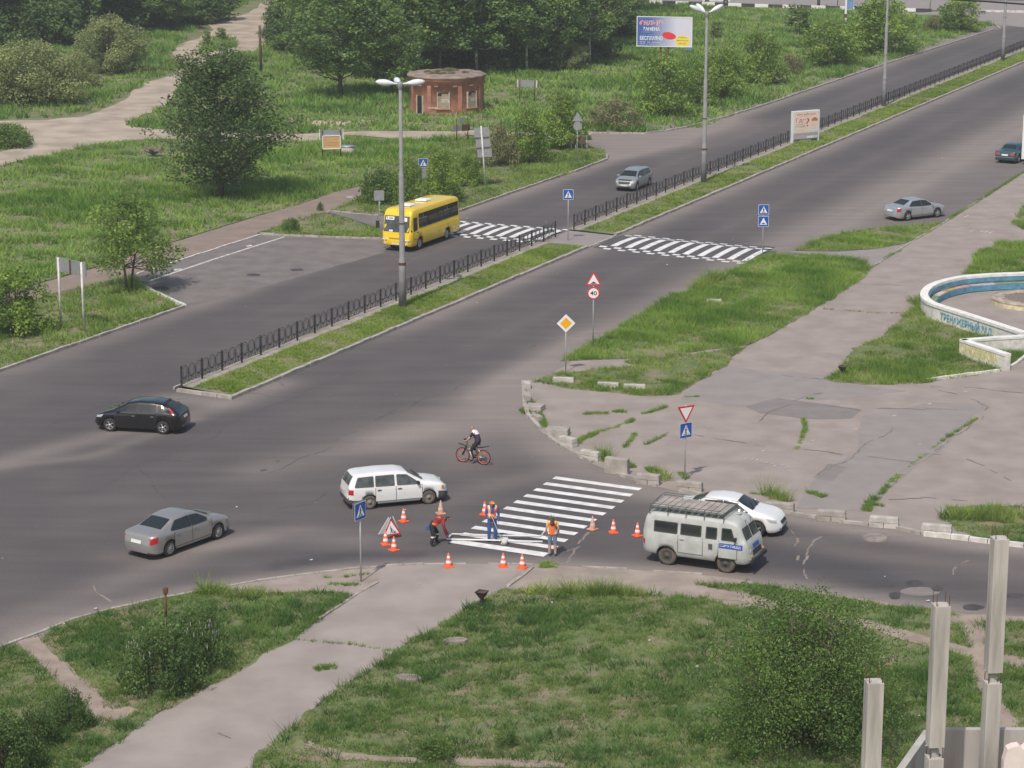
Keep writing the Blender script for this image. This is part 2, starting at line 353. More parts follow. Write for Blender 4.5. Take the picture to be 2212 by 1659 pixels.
sheet('roadside_verge', VERGE, 0.006, mat('dusty_verge', (0.31, 0.258, 0.225), 0.95, 0.14, .9, detail=9), 0.10, .5, 22)
for i, (pts, w) in enumerate((
    (((60, 1380), (110, 1430), (160, 1478), (195, 1512), (212, 1545)), (0.8, .7, .9, 1.3, 1.2)), (((212, 1556), (250, 1545), (290, 1530)), (.7, .9, .5)),
    (((1520, 1285), (1600, 1292), (1700, 1312), (1800, 1335), (1909, 1359), (2009, 1387), (2121, 1417), (2300, 1450)), (.8, .7, .8, .8, .8, .9, 1.0, 1.0)),
    (((2084, 1330), (2104, 1369), (2116, 1404), (2125, 1480), (2171, 1560), (2200, 1640)), (1.2, .7, .7, .5, .8, 1.0)),
    (((660, 1606), (728, 1634), (828, 1641), (978, 1645), (1106, 1650), (1220, 1656)), (.3, .5, .4, .6, .7, .3)))):
    sheet('dirt_path', ribbon([gp(*q) for q in pts], w), 0.016+0.004*i, mat('bare_soil', (0.30, 0.24, 0.20), 0.95, 0.15, 1.2, detail=9), 0.10, .3, 30+i)

# grassy grounds (soil sheets; the blades come later)
LAWN_MID = PX((1211, 781), (1256, 752), (1296, 735), (1356, 697), (1448, 641), (1506, 622), (1581, 584), (1645, 556), (1700, 551), (1759, 551), (1866, 566), (1879, 580), (1864, 601), (1819, 631), (1769, 662), (1711, 697), (1659, 726), (1618, 745), (1531, 755), (1456, 767), (1356, 775), (1281, 777))
LAWN_LOW = PX((1148, 826), (1181, 811), (1246, 802), (1381, 790), (1346, 783), (1481, 765), (1606, 751), (1568, 790), (1543, 806), (1506, 826), (1496, 830), (1456, 854), (1393, 856), (1238, 840), (1193, 832))
sheet('dirt_path', PX((1195, 806), (1236, 780), (1356, 776), (1456, 768), (1531, 756), (1620, 746), (1606, 752), (1481, 766), (1346, 784), (1381, 791), (1246, 803)), 0.014, M_PAVE, 0.06, .4, 44)
LAWN_TRI = PX((1716, 542), (1784, 515), (1871, 495), (2034, 483), (2009, 502), (1959, 525), (1896, 537), (1809, 542))
LAWN_WALL = PX((1989, 632), (1979, 665), (1956, 677), (1929, 707), (1896, 732), (1844, 752), (1821, 792), (1794, 825), (1900, 832), (1990, 829), (2155, 803), (2212, 770), (2212, 735), (2140, 720), (2060, 690), (2000, 660))
LAWN_TOPR = PX((2079, 592), (2104, 567), (2109, 547), (2159, 525), (2330, 525), (2330, 585), (2212, 595))
LAWN_EDGE = PX((2185, 482), (2196, 465), (2212, 445), (2330, 400), (2330, 500), (2212, 497))
LAWN_KERB = PX((2031, 1120), (2049, 1097), (2134, 1092), (2212, 1095), (2600, 1105), (2600, 1215), (2212, 1176), (2134, 1166), (2059, 1145))
LAWN_BL = PX((-80, 1425), (0, 1404), (50, 1389), (150, 1344), (250, 1316), (350, 1293), (425, 1276), (475, 1272), (525, 1281), (640, 1280), (728, 1280), (762, 1286), (708, 1326), (690, 1339), (635, 1381), (600, 1399), (553, 1420), (517, 1449), (450, 1484), (357, 1534), (295, 1571), (250, 1606), (170, 1659), (60, 1730), (-80, 1730))
LAWN_BR = PX((1090, 1271), (1231, 1277), (1356, 1277), (1431, 1287), (1531, 1292), (1593, 1312), (1700, 1322), (1800, 1340), (2000, 1350), (2100, 1345), (2700, 1345), (2700, 1760), (380, 1760), (545, 1659), (553, 1631), (595, 1604), (628, 1574), (653, 1556), (703, 1506), (778, 1459), (858, 1406), (890, 1379), (928, 1369), (973, 1336), (1028, 1301))
LAWN_STRIP = PX((1498, 1262), (1556, 1263), (1631, 1262), (1680, 1270), (1834, 1295), (1934, 1310), (2009, 1316), (2084, 1332), (2000, 1348), (1800, 1332), (1700, 1308), (1620, 1285))
for i, P in enumerate((LAWN_MID, LAWN_LOW, LAWN_TRI, LAWN_WALL, LAWN_TOPR, LAWN_EDGE, LAWN_KERB, LAWN_BL, LAWN_BR, LAWN_STRIP)):
    sheet('lawn_soil', P, 0.012, M_SOIL, 0.20, .35, 40+i)
LAWN_FAR = [tuple(UV(u, v))[:2] for u, v in ((60, -75.3), (117.4, -75.3), (121.5, -80.6))]+PX((293, 596), (106, 640), (-60, 690))+[tuple(UV(60, -110))[:2]]
LAWN_BAY = PX((562, 505.5), (600, 489), (650, 470), (690, 463), (740, 470), (780, 485), (825, 498), (826, 516))
LAWN_BUS = PX((716, 455), (740, 445), (790, 425), (787, 400), (850, 360), (1000, 300), (1156, 294), (1256, 310), (1301, 325), (1311, 335), (1309, 344), (1241, 371), (1221, 379), (1106, 414), (998, 456), (940, 470), (830, 466), (780, 462))
LAWN_FIELD = PX((-60, 365), (0, 360), (70, 341), (137, 330), (200, 312), (300, 303), (420, 302), (598, 307), (690, 304), (753, 293), (850, 300), (928, 300), (1010, 292), (850, 360), (783, 400), (728, 414), (640, 443), (553, 467), (475, 491), (350, 530), (200, 579), (95, 609), (-60, 655))
for i, P in enumerate((LAWN_FAR, LAWN_BAY, LAWN_BUS, LAWN_FIELD)):
    sheet('lawn_soil', P, 0.012, M_SOIL, 0.12, .5, 60+i)
LAWN_BEYOND = PX((598, 291), (690, 288), (803, 284), (978, 284), (1060, 282), (1156, 290), (1253, 286), (1393, 288.5), (1481, 276))+[tuple(UV(u, -75.4))[:2] for u in (205, 250, 300, 320)]+PX((2155, 58), (2134, 50), (2104, 45), (2009, 34), (1846, 24), (1659, 19), (1378, 9), (1200, -20), (600, -20), (588, 37), (598, 65), (585, 88), (553, 110), (470, 125), (410, 160), (375, 207), (357, 230), (312, 247), (275, 270), (287, 275), (362, 281), (420, 285))
TRACK = PX((-60, 262), (0, 261), (100, 259), (175, 252), (217, 240), (250, 225), (275, 210), (287, 195), (305, 181), (337, 172), (382, 160), (395, 142), (375, 122), (362, 116), (380, 100), (425, 85), (462, 62), (437, 50), (500, 40), (537, 27), (553, 18), (570, 5), (585, -10), (600, -10), (588, 37), (598, 65), (585, 88), (553, 110), (470, 125), (410, 160), (375, 207), (357, 230), (312, 247), (275, 270), (287, 275), (362, 281), (420, 285), (598, 291), (690, 288), (803, 284), (978, 284), (1060, 281), (1165, 289), (1253, 287), (1270, 310), (1200, 305), (1100, 296), (1010, 292), (928, 300), (850, 300), (753, 293), (690, 304), (598, 307), (420, 302), (300, 303), (200, 312), (137, 330), (70, 341), (0, 360), (-60, 370))
sheet('dirt_track', TRACK, 0.018, M_DIRT, 0.35, 1.5, 70)
VERGE_ISLE = PX((428, 117), (437, 97), (452, 83), (485, 78), (512, 86), (505, 104), (470, 109))
sheet('lawn_soil', VERGE_ISLE, 0.024, M_SOIL, 0.3, 1.0, 71)
LAWN_L = PX((-60, 275), (30, 272), (60, 296), (70, 311), (35, 320), (0, 328), (-60, 335))
sheet('lawn_soil', LAWN_L, 0.024, M_SOIL, 0.3, 1.0, 72)
sheet('side_road', PX((1950, 31), (2009, 26), (2134, 27), (2330, 31), (2330, 70), (2200, 58), (2149, 53), (2134, 48), (2104, 45), (2009, 34)), 0.020, M_GREYP, 0.1, 1, 73)
sheet('side_road', PX((1200, -8), (1380, 2), (1660, 11), (2010, 22), (2330, 26), (2330, 5), (1660, -5), (1380, -14)), 0.020, M_GREYP, 0.1, 1, 74)
for i, P in enumerate((PX((1225, 300), (1262, 299), (1290, 285), (1320, 262), (1250, 250)), )): sheet('bare_ground', P, 0.022, M_DIRT, 0.3, .8, 75)

# kerbs: rows of stones
def kerb(name, pts, w=0.2, h=0.15, z=0.0, m=None, seg=1.0, seed=3, gap=0.03, miss=0.0):
    mb = MB(); rnd = random.Random(seed); P = [Vector((p[0], p[1], 0)) for p in pts]
    for a, b in zip(P, P[1:]):
        L = (b-a).length; k = max(1, round(L/seg)); d = (b-a)/k; ang = math.atan2(d.y, d.x)
        for j in range(k):
            if rnd.random() < miss: continue
            hh = h+rnd.uniform(-.02, .02); c = a+d*(j+.5)+Vector((-d.y, d.x, 0)).normalized()*rnd.uniform(-.02, .02)
            mb.box((c.x, c.y, z+hh/2-0.02), (d.length-gap, w, hh+.04), ang+rnd.uniform(-.012, .012))
    return tag(mb.build(name, m or M_KERB), kind='structure')
def uvl(*q): return [UV(u, v) for u, v in q]
kerb('kerb', uvl((55, -75.15), (117.5, -75.05)), seed=1); kerb('kerb', [UV(117.5, -75.05)]+[G(*q) for q in ((350, 640), (300, 616))], m=M_KERBW, seed=2)
kerb('kerb', [G(*q) for q in ((826, 517), (690, 513), (562, 506.5))], h=.12, seed=3); kerb('kerb', [G(*q) for q in ((562, 506.5), (296, 592))], w=.14, h=.05, m=M_KERBW, seed=4)
kerb('kerb', [G(*q) for q in ((706, 459), (716, 456.5), (780, 462.5), (832, 467))], h=.06, seed=5)
kerb('kerb', uvl((153.5, -75.05), (173.8, -75.1))+[], seed=6); kerb('kerb', [UV(175.2, -75.1)]+[G(*q) for q in ((1241, 372), (1309, 346), (1313, 335))], seed=7)
kerb('kerb', [G(*q) for q in ((1253, 287), (1313, 289), (1393, 289.5), (1440, 284), (1481, 276.5))]+uvl((213, -75.5), (222, -75.1), (264, -74.8), (312, -73.6)), seed=8)
kerb('kerb', [G(*q) for q in ((2159, 62), (2152, 55), (2134, 49), (2104, 45.5))], seed=9)
MED1 = [G(505, 862), UV(145.9, -60.95)]; MED1_END = [G(383, 846), G(440, 853), G(503, 862)]
kerb('kerb', uvl((99.3, -60.95), (145.2, -60.95)), h=.16, w=.22, seed=10); kerb('kerb', MED1_END, h=.16, w=.22, seed=11)
kerb('kerb', uvl((145.2, -60.95), (150.2, -60.95)), h=.05, w=.22, seed=12); kerb('kerb', uvl((150.2, -60.95), (330, -60.95)), h=.16, w=.22, seed=13)
kerb('kerb', uvl((99.9, -64.62), (147.6, -64.62)), h=.14, w=.12, seed=14); kerb('kerb', uvl((150.5, -64.62), (330, -64.62)), h=.14, w=.12, seed=15)
kerb('kerb', [G(*q) for q in ((-60, 1418), (0, 1399), (150, 1342), (250, 1314), (350, 1292), (553, 1256), (638, 1244), (740, 1232), (828, 1223.5), (915, 1220))], w=.14, h=.06, seed=16)
kerb('kerb', [G(*q) for q in ((915, 1220), (1053, 1218), (1206, 1222), (1356, 1230), (1518, 1241))], w=.12, h=.035, seed=17, miss=.2)
kerb('kerb', [G(*q) for q in ((1131, 826), (1133, 880), (1143, 901), (1166, 928), (1193, 951), (1233, 976), (1281, 1001), (1341, 1028), (1421, 1051), (1516, 1071), (1659, 1096), (1709, 1110), (1821, 1128.5), (1934, 1142), (1991, 1155.5))], w=.2, h=.12, seed=18, miss=.15)
kerb('kerb', [G(*q) for q in ((1995, 1157), (2054, 1163), (2134, 1173), (2212, 1182), (2330, 1196))], w=.2, h=.18, m=M_KERBW, seed=19)
kerb('kerb', [G(*q) for q in ((2000, 824), (2050, 817), (2159, 802))], w=.16, h=.14, m=M_KERBW, seed=20, seg=1.6)
kerb('kerb', [G(*q) for q in ((2176, 800), (2200, 785), (2230, 760), (2260, 745))], w=.16, h=.14, m=M_KERBW, seed=21, seg=1.6)
kerb('kerb', [G(*q) for q in ((2146, 414), (2071, 461), (2036, 483), (1960, 528), (1879, 581))], w=.12, h=.05, seed=22, miss=.2)
kerb('kerb', [G(*q) for q in ((690, 1339), (770, 1284), (815, 1259))], w=.12, h=.05, seed=23); kerb('kerb', [G(*q) for q in ((1095, 1268), (1125, 1247), (1150, 1226))], w=.14, h=.05, seed=24)
# median strips
for i, q in enumerate((((100.3, -64.56), (145.3, -64.56), (145.3, -61.06), (99.6, -61.06)), ((150.6, -64.56), (330, -64.56), (330, -61.06), (150.1, -61.06)))):
    P = [tuple(UV(*k))[:2] for k in q]; sheet('median_strip', P, 0.13, M_SOIL)
    u0, u1 = q[0][0], q[1][0]; sheet('fence_footing', [tuple(UV(*k))[:2] for k in ((u0, -64.5), (u1, -64.5), (u1, -63.75), (u0, -63.75))], 0.137, mat('footing_concrete', (0.33, 0.29, 0.255), 0.95, 0.15, 1.5), 0.06, .5, 80+i)
MED_A = [tuple(UV(*k))[:2] for k in ((100.4, -63.7), (144.8, -63.7), (144.6, -61.2), (100, -61.2))]; MED_B = [tuple(UV(*k))[:2] for k in ((151.2, -63.7), (328, -63.7), (328, -61.2), (150.8, -61.2))]
sheet('crossing_path', [tuple(UV(*k))[:2] for k in ((145.3, -64.5), (150.6, -64.5), (150.1, -61.06), (145.3, -61.06))], 0.05, M_GREYP)

# markings: three zebra crossings and the bus bay lines
def quad_marks(name, quads, z, m, hump=None):
    mb = MB()
    for q in quads:
        n = 8 if hump else 1; A, B, C, D = [Vector((p[0], p[1], 0)) for p in q]        # A-B one end, D-C the other
        for j in range(n):
            s, t = j/n, (j+1)/n; pts = [A.lerp(D, s), B.lerp(C, s), B.lerp(C, t), A.lerp(D, t)]
            for p in pts: p.z = z+(hump(p) if hump else 0)
            mb.face(pts)
    return tag(mb.build(name, m, normals=False), kind='structure')
def zq(L, R, w):
    d = (R-L).normalized(); n = Vector((-d.y, d.x))*w/2; s = Vector((0.10, 0.42))*0
    return [L-n, L+n, R+n, R-n]
st = []
L0, L1 = Vector(gp(1197, 1032)), Vector(gp(974, 1168.5)); R0, R1 = Vector(gp(1383, 1057.5)), Vector(gp(1180, 1199))
dz = (L1-L0).normalized()
for k in range(11):
    L = L0.lerp(L1, k/10); R = R0.lerp(R1, k/10); e = (R-L).normalized(); w = .40*1.06
    if k == 10: w *= 1.25
    st.append([L-dz*w/2, L+dz*w/2, R+dz*w/2, R-dz*w/2])
quad_marks('road_markings', st, 0.012, M_PAINT)
def hump_h(p):
    u = p.x*RE.x+p.y*RE.y; return 0.09*max(0.0, 1-((u-148.1)/2.7)**2)
def hump(v0, v1):
    mb = MB(); n = 12
    for j in range(n):
        a, b = 145.4+5.4*j/n, 145.4+5.4*(j+1)/n
        pts = [UV(a, v0), UV(a, v1), UV(b, v1), UV(b, v0)]
        for p in pts: p.z = 0.003+hump_h(p)
        mb.face(pts)
    tag(mb.build('speed_hump', mat('hump_asphalt', (0.085, 0.077, 0.08), 0.85, 0.15, 3), normals=False), kind='structure')
hump(-60.6, -49.6); hump(-74.6, -64.9)
st = []
for k in range(10):
    v = -59.72+1.075*k; u0 = 146.25-0.125*k
    st.append([UV(u0, v), UV(u0, v+.46), UV(u0+3.85, v+.56), UV(u0+3.85, v+.10)])
for k in range(10):
    v = -59.9+1.09*k; o = -0.125*k
    for (du, dv) in ((-0.5, -.45), (-1.05, .05), (4.0, -.45), (4.45, .05)):
        st.append([UV(146.2+o+du+.05, v+dv), UV(146.2+o+du+.05, v+dv+.52), UV(146.2+o+du+.42, v+dv+.52), UV(146.2+o+du+.42, v+dv)])
for k in range(10):
    v = -74.3+1.0*k; u0 = 146.4
    st.append([UV(u0, v), UV(u0, v+.45), UV(u0+3.95, v+.35), UV(u0+3.95, v-.1)])
    for (du, dv) in ((-0.5, -.45), (-1.05, .05), (4.0, -.45), (4.45, .05)):
        st.append([UV(146.3+du+.05, v+dv), UV(146.3+du+.05, v+dv+.5), UV(146.3+du+.42, v+dv+.5), UV(146.3+du+.42, v+dv)])
quad_marks('road_markings', st, 0.012, M_PAINT, hump_h)
o = sheet('bay_line', ribbon([gp(320, 608), gp(470, 557.5), gp(614, 512)], .22), 0.012, M_PAINT_OLD, 0.02, .5, 91)
for pts in (((375, 582), (392, 580), (394, 583), (377, 585)), ((530, 531), (543, 529), (545, 532), (533, 534)), ((770, 475), (783, 473), (785, 476), (774, 478)), ((748, 425), (762, 425), (762, 427), (750, 427))):
    sheet('worn_mark', PX(*pts), 0.013, M_PAINT_OLD, .03, .1, 5)
sheet('bus_bay', PX((562, 507.5), (690, 514), (830, 518), (845, 520), (830, 545), (640, 600), (405, 664), (346, 641), (296, 616), (296, 593)), 0.004, mat('bay_asphalt', (0.175, 0.155, 0.148), 0.9, 0.14, .7, detail=9), .08, .6, 92)
sheet('bus_bay', PX((706, 460), (716, 457.5), (780, 463.5), (840, 468), (840, 500), (800, 488), (750, 470)), 0.014, mat('bay_asphalt', (0.175, 0.155, 0.148)), .05, .6, 93)
# tar patches, chalk scraps on the square
for cx, cy, rx, ry in ((1976, 1261, 18, 7), (1932, 1287, 13, 8), (2024, 1272, 13, 6), (2103, 1312, 23, 7), (2190, 1287, 26, 5), (1990, 1278, 45, 10), (548, 594, 14, 3.2), (345, 623, 22, 5)):
    sheet('tar_patch', [gp(cx+rx*math.cos(a*.4189), cy+ry*math.sin(a*.4189)) for a in range(15)], 0.008 if rx < 40 else 0.004, M_TAR if rx < 40 else M_DARKP, .08, .3, int(cx))
for cx, cy in ((1756, 952), (1847, 928), (1932, 898), (2007, 873), (2087, 846), (1650, 974), (2122, 500), (2131, 501), (2141, 502), (2100, 499), (2074, 465), (2088, 467), (1612, 991), (1622, 993), (1634, 994), (1640, 999), (1655, 1000), (1668, 1002), (1676, 1006), (1690, 1006), (1700, 1010)):
    sheet('chalk_mark', PX((cx-5, cy+1), (cx+4, cy-1.4), (cx+5, cy-.4), (cx-4, cy+2)), 0.022, M_PAINT_OLD)

rs_ = np.random.RandomState(21); mb = MB()
for k in range(70):
    px, py = rs_.uniform(0, 2212), rs_.uniform(300, 1650); c = gp(px, py); w_ = rs_.uniform(.02, .07); a_ = rs_.uniform(0, 6.3); d_ = Vector((math.cos(a_), math.sin(a_), 0))*w_; e_ = Vector((-d_.y, d_.x, 0))*.6; o_ = Vector((c[0], c[1], .05)); mb.face([o_-d_-e_, o_+d_-e_, o_+d_+e_+Vector((0, 0, .02)), o_-d_+e_])
tag(mb.build('litter', mat('litter_paper', (.55, .54, .52), .8, .3, 20), normals=False), kind='stuff')
# ---------------------------------------------------------------- grass, bushes and trees
M_BLADE = attr_mat('grass_blade', 0.6, 0.35, 0.15)
M_LEAF = attr_mat('leaf', 0.50, 0.38, 0.35)
M_BARK = mat('bark', (0.115, 0.09, 0.07), 0.95, 0.3, 6)
M_BIRCH = mat('birch_bark', (0.60, 0.58, 0.54), 0.9, 0.45, 3.5)
M_PINEBARK = mat('pine_bark', (0.30, 0.15, 0.08), 0.95, 0.3, 5)
def fbm(X, Y, wl, seed): return 0.6*wav(X, Y, wl, seed)+0.3*wav(X, Y, wl*.45, seed+1)+0.2*wav(X, Y, wl*.2, seed+2)
def grass(polys, dens, h, w, nb, z, seed, excl=(), thin=0.55, name='grass', tall=1.0, c_lo=(0.076, 0.154, 0.034), c_hi=(0.219, 0.319, 0.079), dry=.25, rad=.14, clump=3.0):
    """one mass of blades: tufts sown over the outlines, in lush clumps and thin places"""
    rs = np.random.RandomState(seed); PXs, PYs = [], []
    for P in polys:
        A = np.array(P); lo, hi = A.min(0), A.max(0)
        lo = np.maximum(lo, (-75, 55)); hi = np.minimum(hi, (100, 380)); n = int((hi[0]-lo[0])*(hi[1]-lo[1])*dens)
        x = rs.uniform(lo[0], hi[0], n); y = rs.uniform(lo[1], hi[1], n); k = inpoly(x, y, P)
        vis = np.abs(x) < 0.2144*(y*CT+25*ST)+7; k &= vis & (y > 60)
        PXs.append(x[k]); PYs.append(y[k])
    X = np.concatenate(PXs); Y = np.concatenate(PYs)
    for P in excl:
        k = ~inpoly(X, Y, P); X, Y = X[k], Y[k]
    lush = fbm(X, Y, clump, seed+5)+0.5*wav(X, Y, clump*4, seed+9); k = rs.uniform(0, 1, len(X)) < np.clip(thin+0.55*lush, 0.04, 1); X, Y, lush = X[k], Y[k], lush[k]
    n = len(X); T = np.repeat(np.arange(n), nb); N = len(T)
    hh = h*np.clip(0.75+0.45*lush, .25, 1.7)[T]*rs.uniform(.55, 1.25, N)*tall
    a = rs.uniform(0, 6.283, N); r = rad*np.sqrt(rs.uniform(0, 1, N)); bx = X[T]+r*np.cos(a); by = Y[T]+r*np.sin(a)
    a2 = a+rs.uniform(-.9, .9, N); lean = rs.uniform(.3, 1.15, N)*hh; ww = w*rs.uniform(.6, 1.3, N)/2; a3 = rs.uniform(0, 6.283, N)
    V = np.empty((N, 3, 3), np.float32)
    V[:, 0] = np.stack([bx-ww*np.cos(a3), by-ww*np.sin(a3), np.full(N, z)], 1); V[:, 1] = np.stack([bx+ww*np.cos(a3), by+ww*np.sin(a3), np.full(N, z)], 1)
    V[:, 2] = np.stack([bx+lean*np.cos(a2), by+lean*np.sin(a2), z+hh], 1)
    t = np.clip(.5-.30*lush+.30*wav(X, Y, 7, seed+3)+.15*wav(X, Y, 25, seed+4), 0, 1)[T]+rs.normal(0, .10, N); t = np.clip(t, 0, 1)[:, None]
    C = np.array([c_lo])*(1-t)+np.array([c_hi])*t
    dr = (rs.uniform(0, 1, N) < dry*np.clip(.5-.6*lush, .05, 1)[T])[:, None]; C = np.where(dr, np.array([[.32, .27, .15]])*rs.uniform(.7, 1.2, (N, 1)), C)
    o = mesh_np(name, V.reshape(-1, 3), np.arange(N*3).reshape(-1, 3), M_BLADE, cols=np.repeat(C, 3, 0)); tag(o, kind='stuff'); return o
BARE = [ribbon([gp(*q) for q in pts], w) for pts, w in (
    (((60, 1380), (110, 1430), (160, 1478), (195, 1512), (212, 1545), (250, 1548), (285, 1530)), .8), (((1520, 1285), (1600, 1292), (1700, 1312), (1800, 1335), (1909, 1359), (2009, 1387), (2121, 1417), (2300, 1450)), .75),
    (((2084, 1330), (2104, 1369), (2116, 1404), (2125, 1480), (2171, 1560), (2200, 1640)), .6), (((700, 1622), (828, 1641), (978, 1645), (1106, 1650), (1220, 1656)), .45))]
for P_, sd in ((LAWN_BR, 0), (LAWN_BL, 40), (LAWN_STRIP, 80), (LAWN_KERB, 120)):
    grass([P_], 95, .11, .030, 6, .012, 200+sd, BARE, .54, c_lo=(0.128, 0.209, 0.050), c_hi=(0.275, 0.363, 0.103), clump=1.6, dry=.30)
    grass([P_], 34, .21, .026, 9, .012, 210+sd, BARE, .45 if sd == 0 else .6, c_lo=(0.092, 0.189, 0.043), c_hi=(0.224, 0.347, 0.086), clump=2.6, dry=.12)
    grass([P_], 8, .29, .032, 22, .012, 220+sd, BARE, .14, c_lo=(0.061, 0.143, 0.039), c_hi=(0.128, 0.242, 0.060), clump=2.2, dry=.02, rad=.24)
grass([LAWN_MID, LAWN_TRI, LAWN_TOPR, LAWN_EDGE], 44, .36, .030, 8, .012, 103, [], .85, c_lo=(0.129, 0.249, 0.040), c_hi=(0.321, 0.464, 0.093), dry=.18, clump=4)
grass([LAWN_WALL, LAWN_LOW], 46, .28, .028, 8, .012, 104, [], .72, c_lo=(0.129, 0.237, 0.040), c_hi=(0.310, 0.431, 0.089), dry=.3, clump=3)
grass([MED_A], 60, .15, .035, 7, .13, 105, [],  1.1, c_lo=(0.183, 0.292, 0.046), c_hi=(0.353, 0.464, 0.093), dry=.3)
grass([MED_B], 26, .17, .055, 7, .13, 106, [],  1.1, c_lo=(0.183, 0.292, 0.046), c_hi=(0.353, 0.464, 0.093), dry=.3)
grass([LAWN_FAR, LAWN_BAY, LAWN_BUS], 14, .34, .05, 7, .012, 107, [], .8, c_lo=(0.133, 0.237, 0.042), c_hi=(0.300, 0.420, 0.093), dry=.25, clump=4)
grass([LAWN_FIELD], 7, .50, .085, 7, .012, 108, [], .9, c_lo=(0.129, 0.254, 0.043), c_hi=(0.332, 0.486, 0.108), dry=.12, clump=6, rad=.22)
grass([LAWN_BEYOND, VERGE_ISLE, LAWN_L], 2.6, .62, .15, 7, 0., 109, [], .92, c_lo=(0.129, 0.254, 0.050), c_hi=(0.321, 0.479, 0.115), dry=.10, clump=8, rad=.4)
grass([PX((-60, 258), (100, 256), (217, 236), (337, 168), (390, 150), (370, 118), (440, 50), (600, -20), (-60, -20))], 2.2, .62, .15, 7, 0., 110, [], .9, c_lo=(0.118, 0.237, 0.046), c_hi=(0.290, 0.441, 0.108), dry=.10, clump=8, rad=.4)
# weeds in the cracks, round the blocks and along edges
WEED = [ribbon([gp(*q) for q in pts], w*.7) for pts, w in (
    (((1870, 1105), (1880, 1085), (1892, 1075)), .55), (((1900, 1070), (1920, 1048)), .3), (((1925, 1043), (1945, 1025)), .45), (((1948, 1020), (1975, 1000), (2003, 980)), .25), (((2005, 975), (2040, 950), (2110, 905)), .12),
    (((1235, 960), (1290, 935), (1325, 925)), .4), (((1325, 925), (1350, 915), (1372, 906)), .4), (((1260, 894), (1315, 893)), .6), (((1325, 891), (1352, 890)), .5), (((1390, 895), (1440, 880)), .25),
    (((1350, 968), (1372, 938)), .25), (((1395, 962), (1440, 938)), .15), (((1720, 972), (1740, 930), (1735, 905)), .2), (((1740, 862), (1760, 862)), .3), (((1480, 858), (1510, 857)), .3),
    (((1165, 1222), (1205, 1222)), .9), (((690, 1246), (720, 1250), (800, 1240)), .12), (((710, 1262), (775, 1265)), .35), (((1655, 1066), (1690, 1078)), .5), (((1745, 1062), (1778, 1075)), .5), (((1400, 1012), (1435, 1035)), .55),
    (((1470, 1022), (1482, 1035)), .4), (((1300, 975), (1315, 1000)), .5), (((1160, 885), (1178, 925)), .5), (((1205, 925), (1225, 945)), .4), (((1240, 950), (1250, 960)), .3), (((1145, 870), (1152, 890)), .4), (((1355, 1000), (1365, 1012)), .5), (((1130, 885), (1140, 895)), .6),
    (((1890, 1090), (1905, 1095)), .4), (((1620, 1066), (1650, 1070)), .2), (((680, 1448), (722, 1442)), .55), (((640, 1383), (705, 1389), (760, 1393), (830, 1405), (858, 1409)), .10), (((2039, 481), (2071, 461), (2134, 422), (2146, 414), (2212, 372)), .22), (((1879, 580), (1930, 548), (1945, 542)), .25),
    (((1790, 820), (1835, 800)), .7), (((1779, 668), (1900, 677), (1956, 677)), .06), (((985, 590), (1000, 583)), .1), (((1240, 775), (1300, 772)), .2), (((560, 506), (580, 500)), .3))]
grass(WEED, 170, .17, .022, 8, .01, 111, [], 1.0, c_lo=(0.118, 0.237, 0.040), c_hi=(0.268, 0.410, 0.077), dry=.1, name='weeds', rad=.07)
TALL = [ribbon([gp(*q) for q in pts], w) for pts, w in ((((1655, 1068), (1700, 1085)), .5), (((1410, 1018), (1438, 1040)), .6), (((1300, 985), (1312, 1000)), .35), (((2052, 1112), (2212, 1120)), 1.6), (((1975, 650), (1995, 665), (2030, 680)), .8), (((1500, 625), (1560, 600)), .8), (((1130, 1280), (1400, 1285)), .6), (((430, 1280), (600, 1290)), .8))]
grass(TALL, 50, .62, .03, 8, .012, 112, [], 1.0, c_lo=(0.171, 0.281, 0.055), c_hi=(0.407, 0.506, 0.132), dry=.25, name='tall_grass')
grass([LAWN_BL, LAWN_BAY, LAWN_FAR], 1.6, .22, .022, 1, .02, 113, [], .9, c_lo=(0.825, 0.630, 0.045), c_hi=(0.930, 0.900, 0.750), dry=0, name='meadow_flowers', rad=.05)

def leaf_cloud(clumps, n, size, c_lo, c_hi, seed, flat=0.0, droop=0.0, shell=.55, aspect=.6):
    """leaves scattered through ellipsoid clumps (centre, radii); returns verts, colours"""
    rs = np.random.RandomState(seed); C = np.array([c for c, r in clumps]); R = np.array([r for c, r in clumps]); wt = R.prod(1)**.7; wt /= wt.sum()
    i = rs.choice(len(clumps), n, p=wt); d = rs.normal(0, 1, (n, 3)); d /= np.linalg.norm(d, axis=1)[:, None]; rr = rs.uniform(shell, 1.08, n)[:, None]
    P = C[i]+d*R[i]*rr+rs.normal(0, size*.5, (n, 3)); P[:, 2] = np.maximum(P[:, 2], .05)
    nrm = d*.7+rs.normal(0, .75, (n, 3))+np.array([[0, 0, .35]]); nrm /= np.linalg.norm(nrm, axis=1)[:, None]
    t1 = np.cross(nrm, rs.normal(0, 1, (n, 3))); t1 /= np.linalg.norm(t1, axis=1)[:, None]+1e-9; t2 = np.cross(nrm, t1)
    s = (size*rs.uniform(.6, 1.35, n))[:, None]
    V = np.stack([P+t1*s*.5, P+t2*s*.5*aspect, P-t1*s*.5, P-t2*s*.5*aspect], 1)
    tone = rs.uniform(0, 1, len(clumps))[i]; t = np.clip(.08+.72*tone+rs.normal(0, .10, n), 0, 1)[:, None]
    K = np.array([c_lo])*(1-t)+np.array([c_hi])*t
    return V.reshape(-1, 3), np.repeat(K, 4, 0)
def leaf_mesh(V, K):
    o = mesh_np('crown', V, np.arange(len(V)).reshape(-1, 4), M_LEAF, cols=K); me = o.data; bpy.data.objects.remove(o); return me
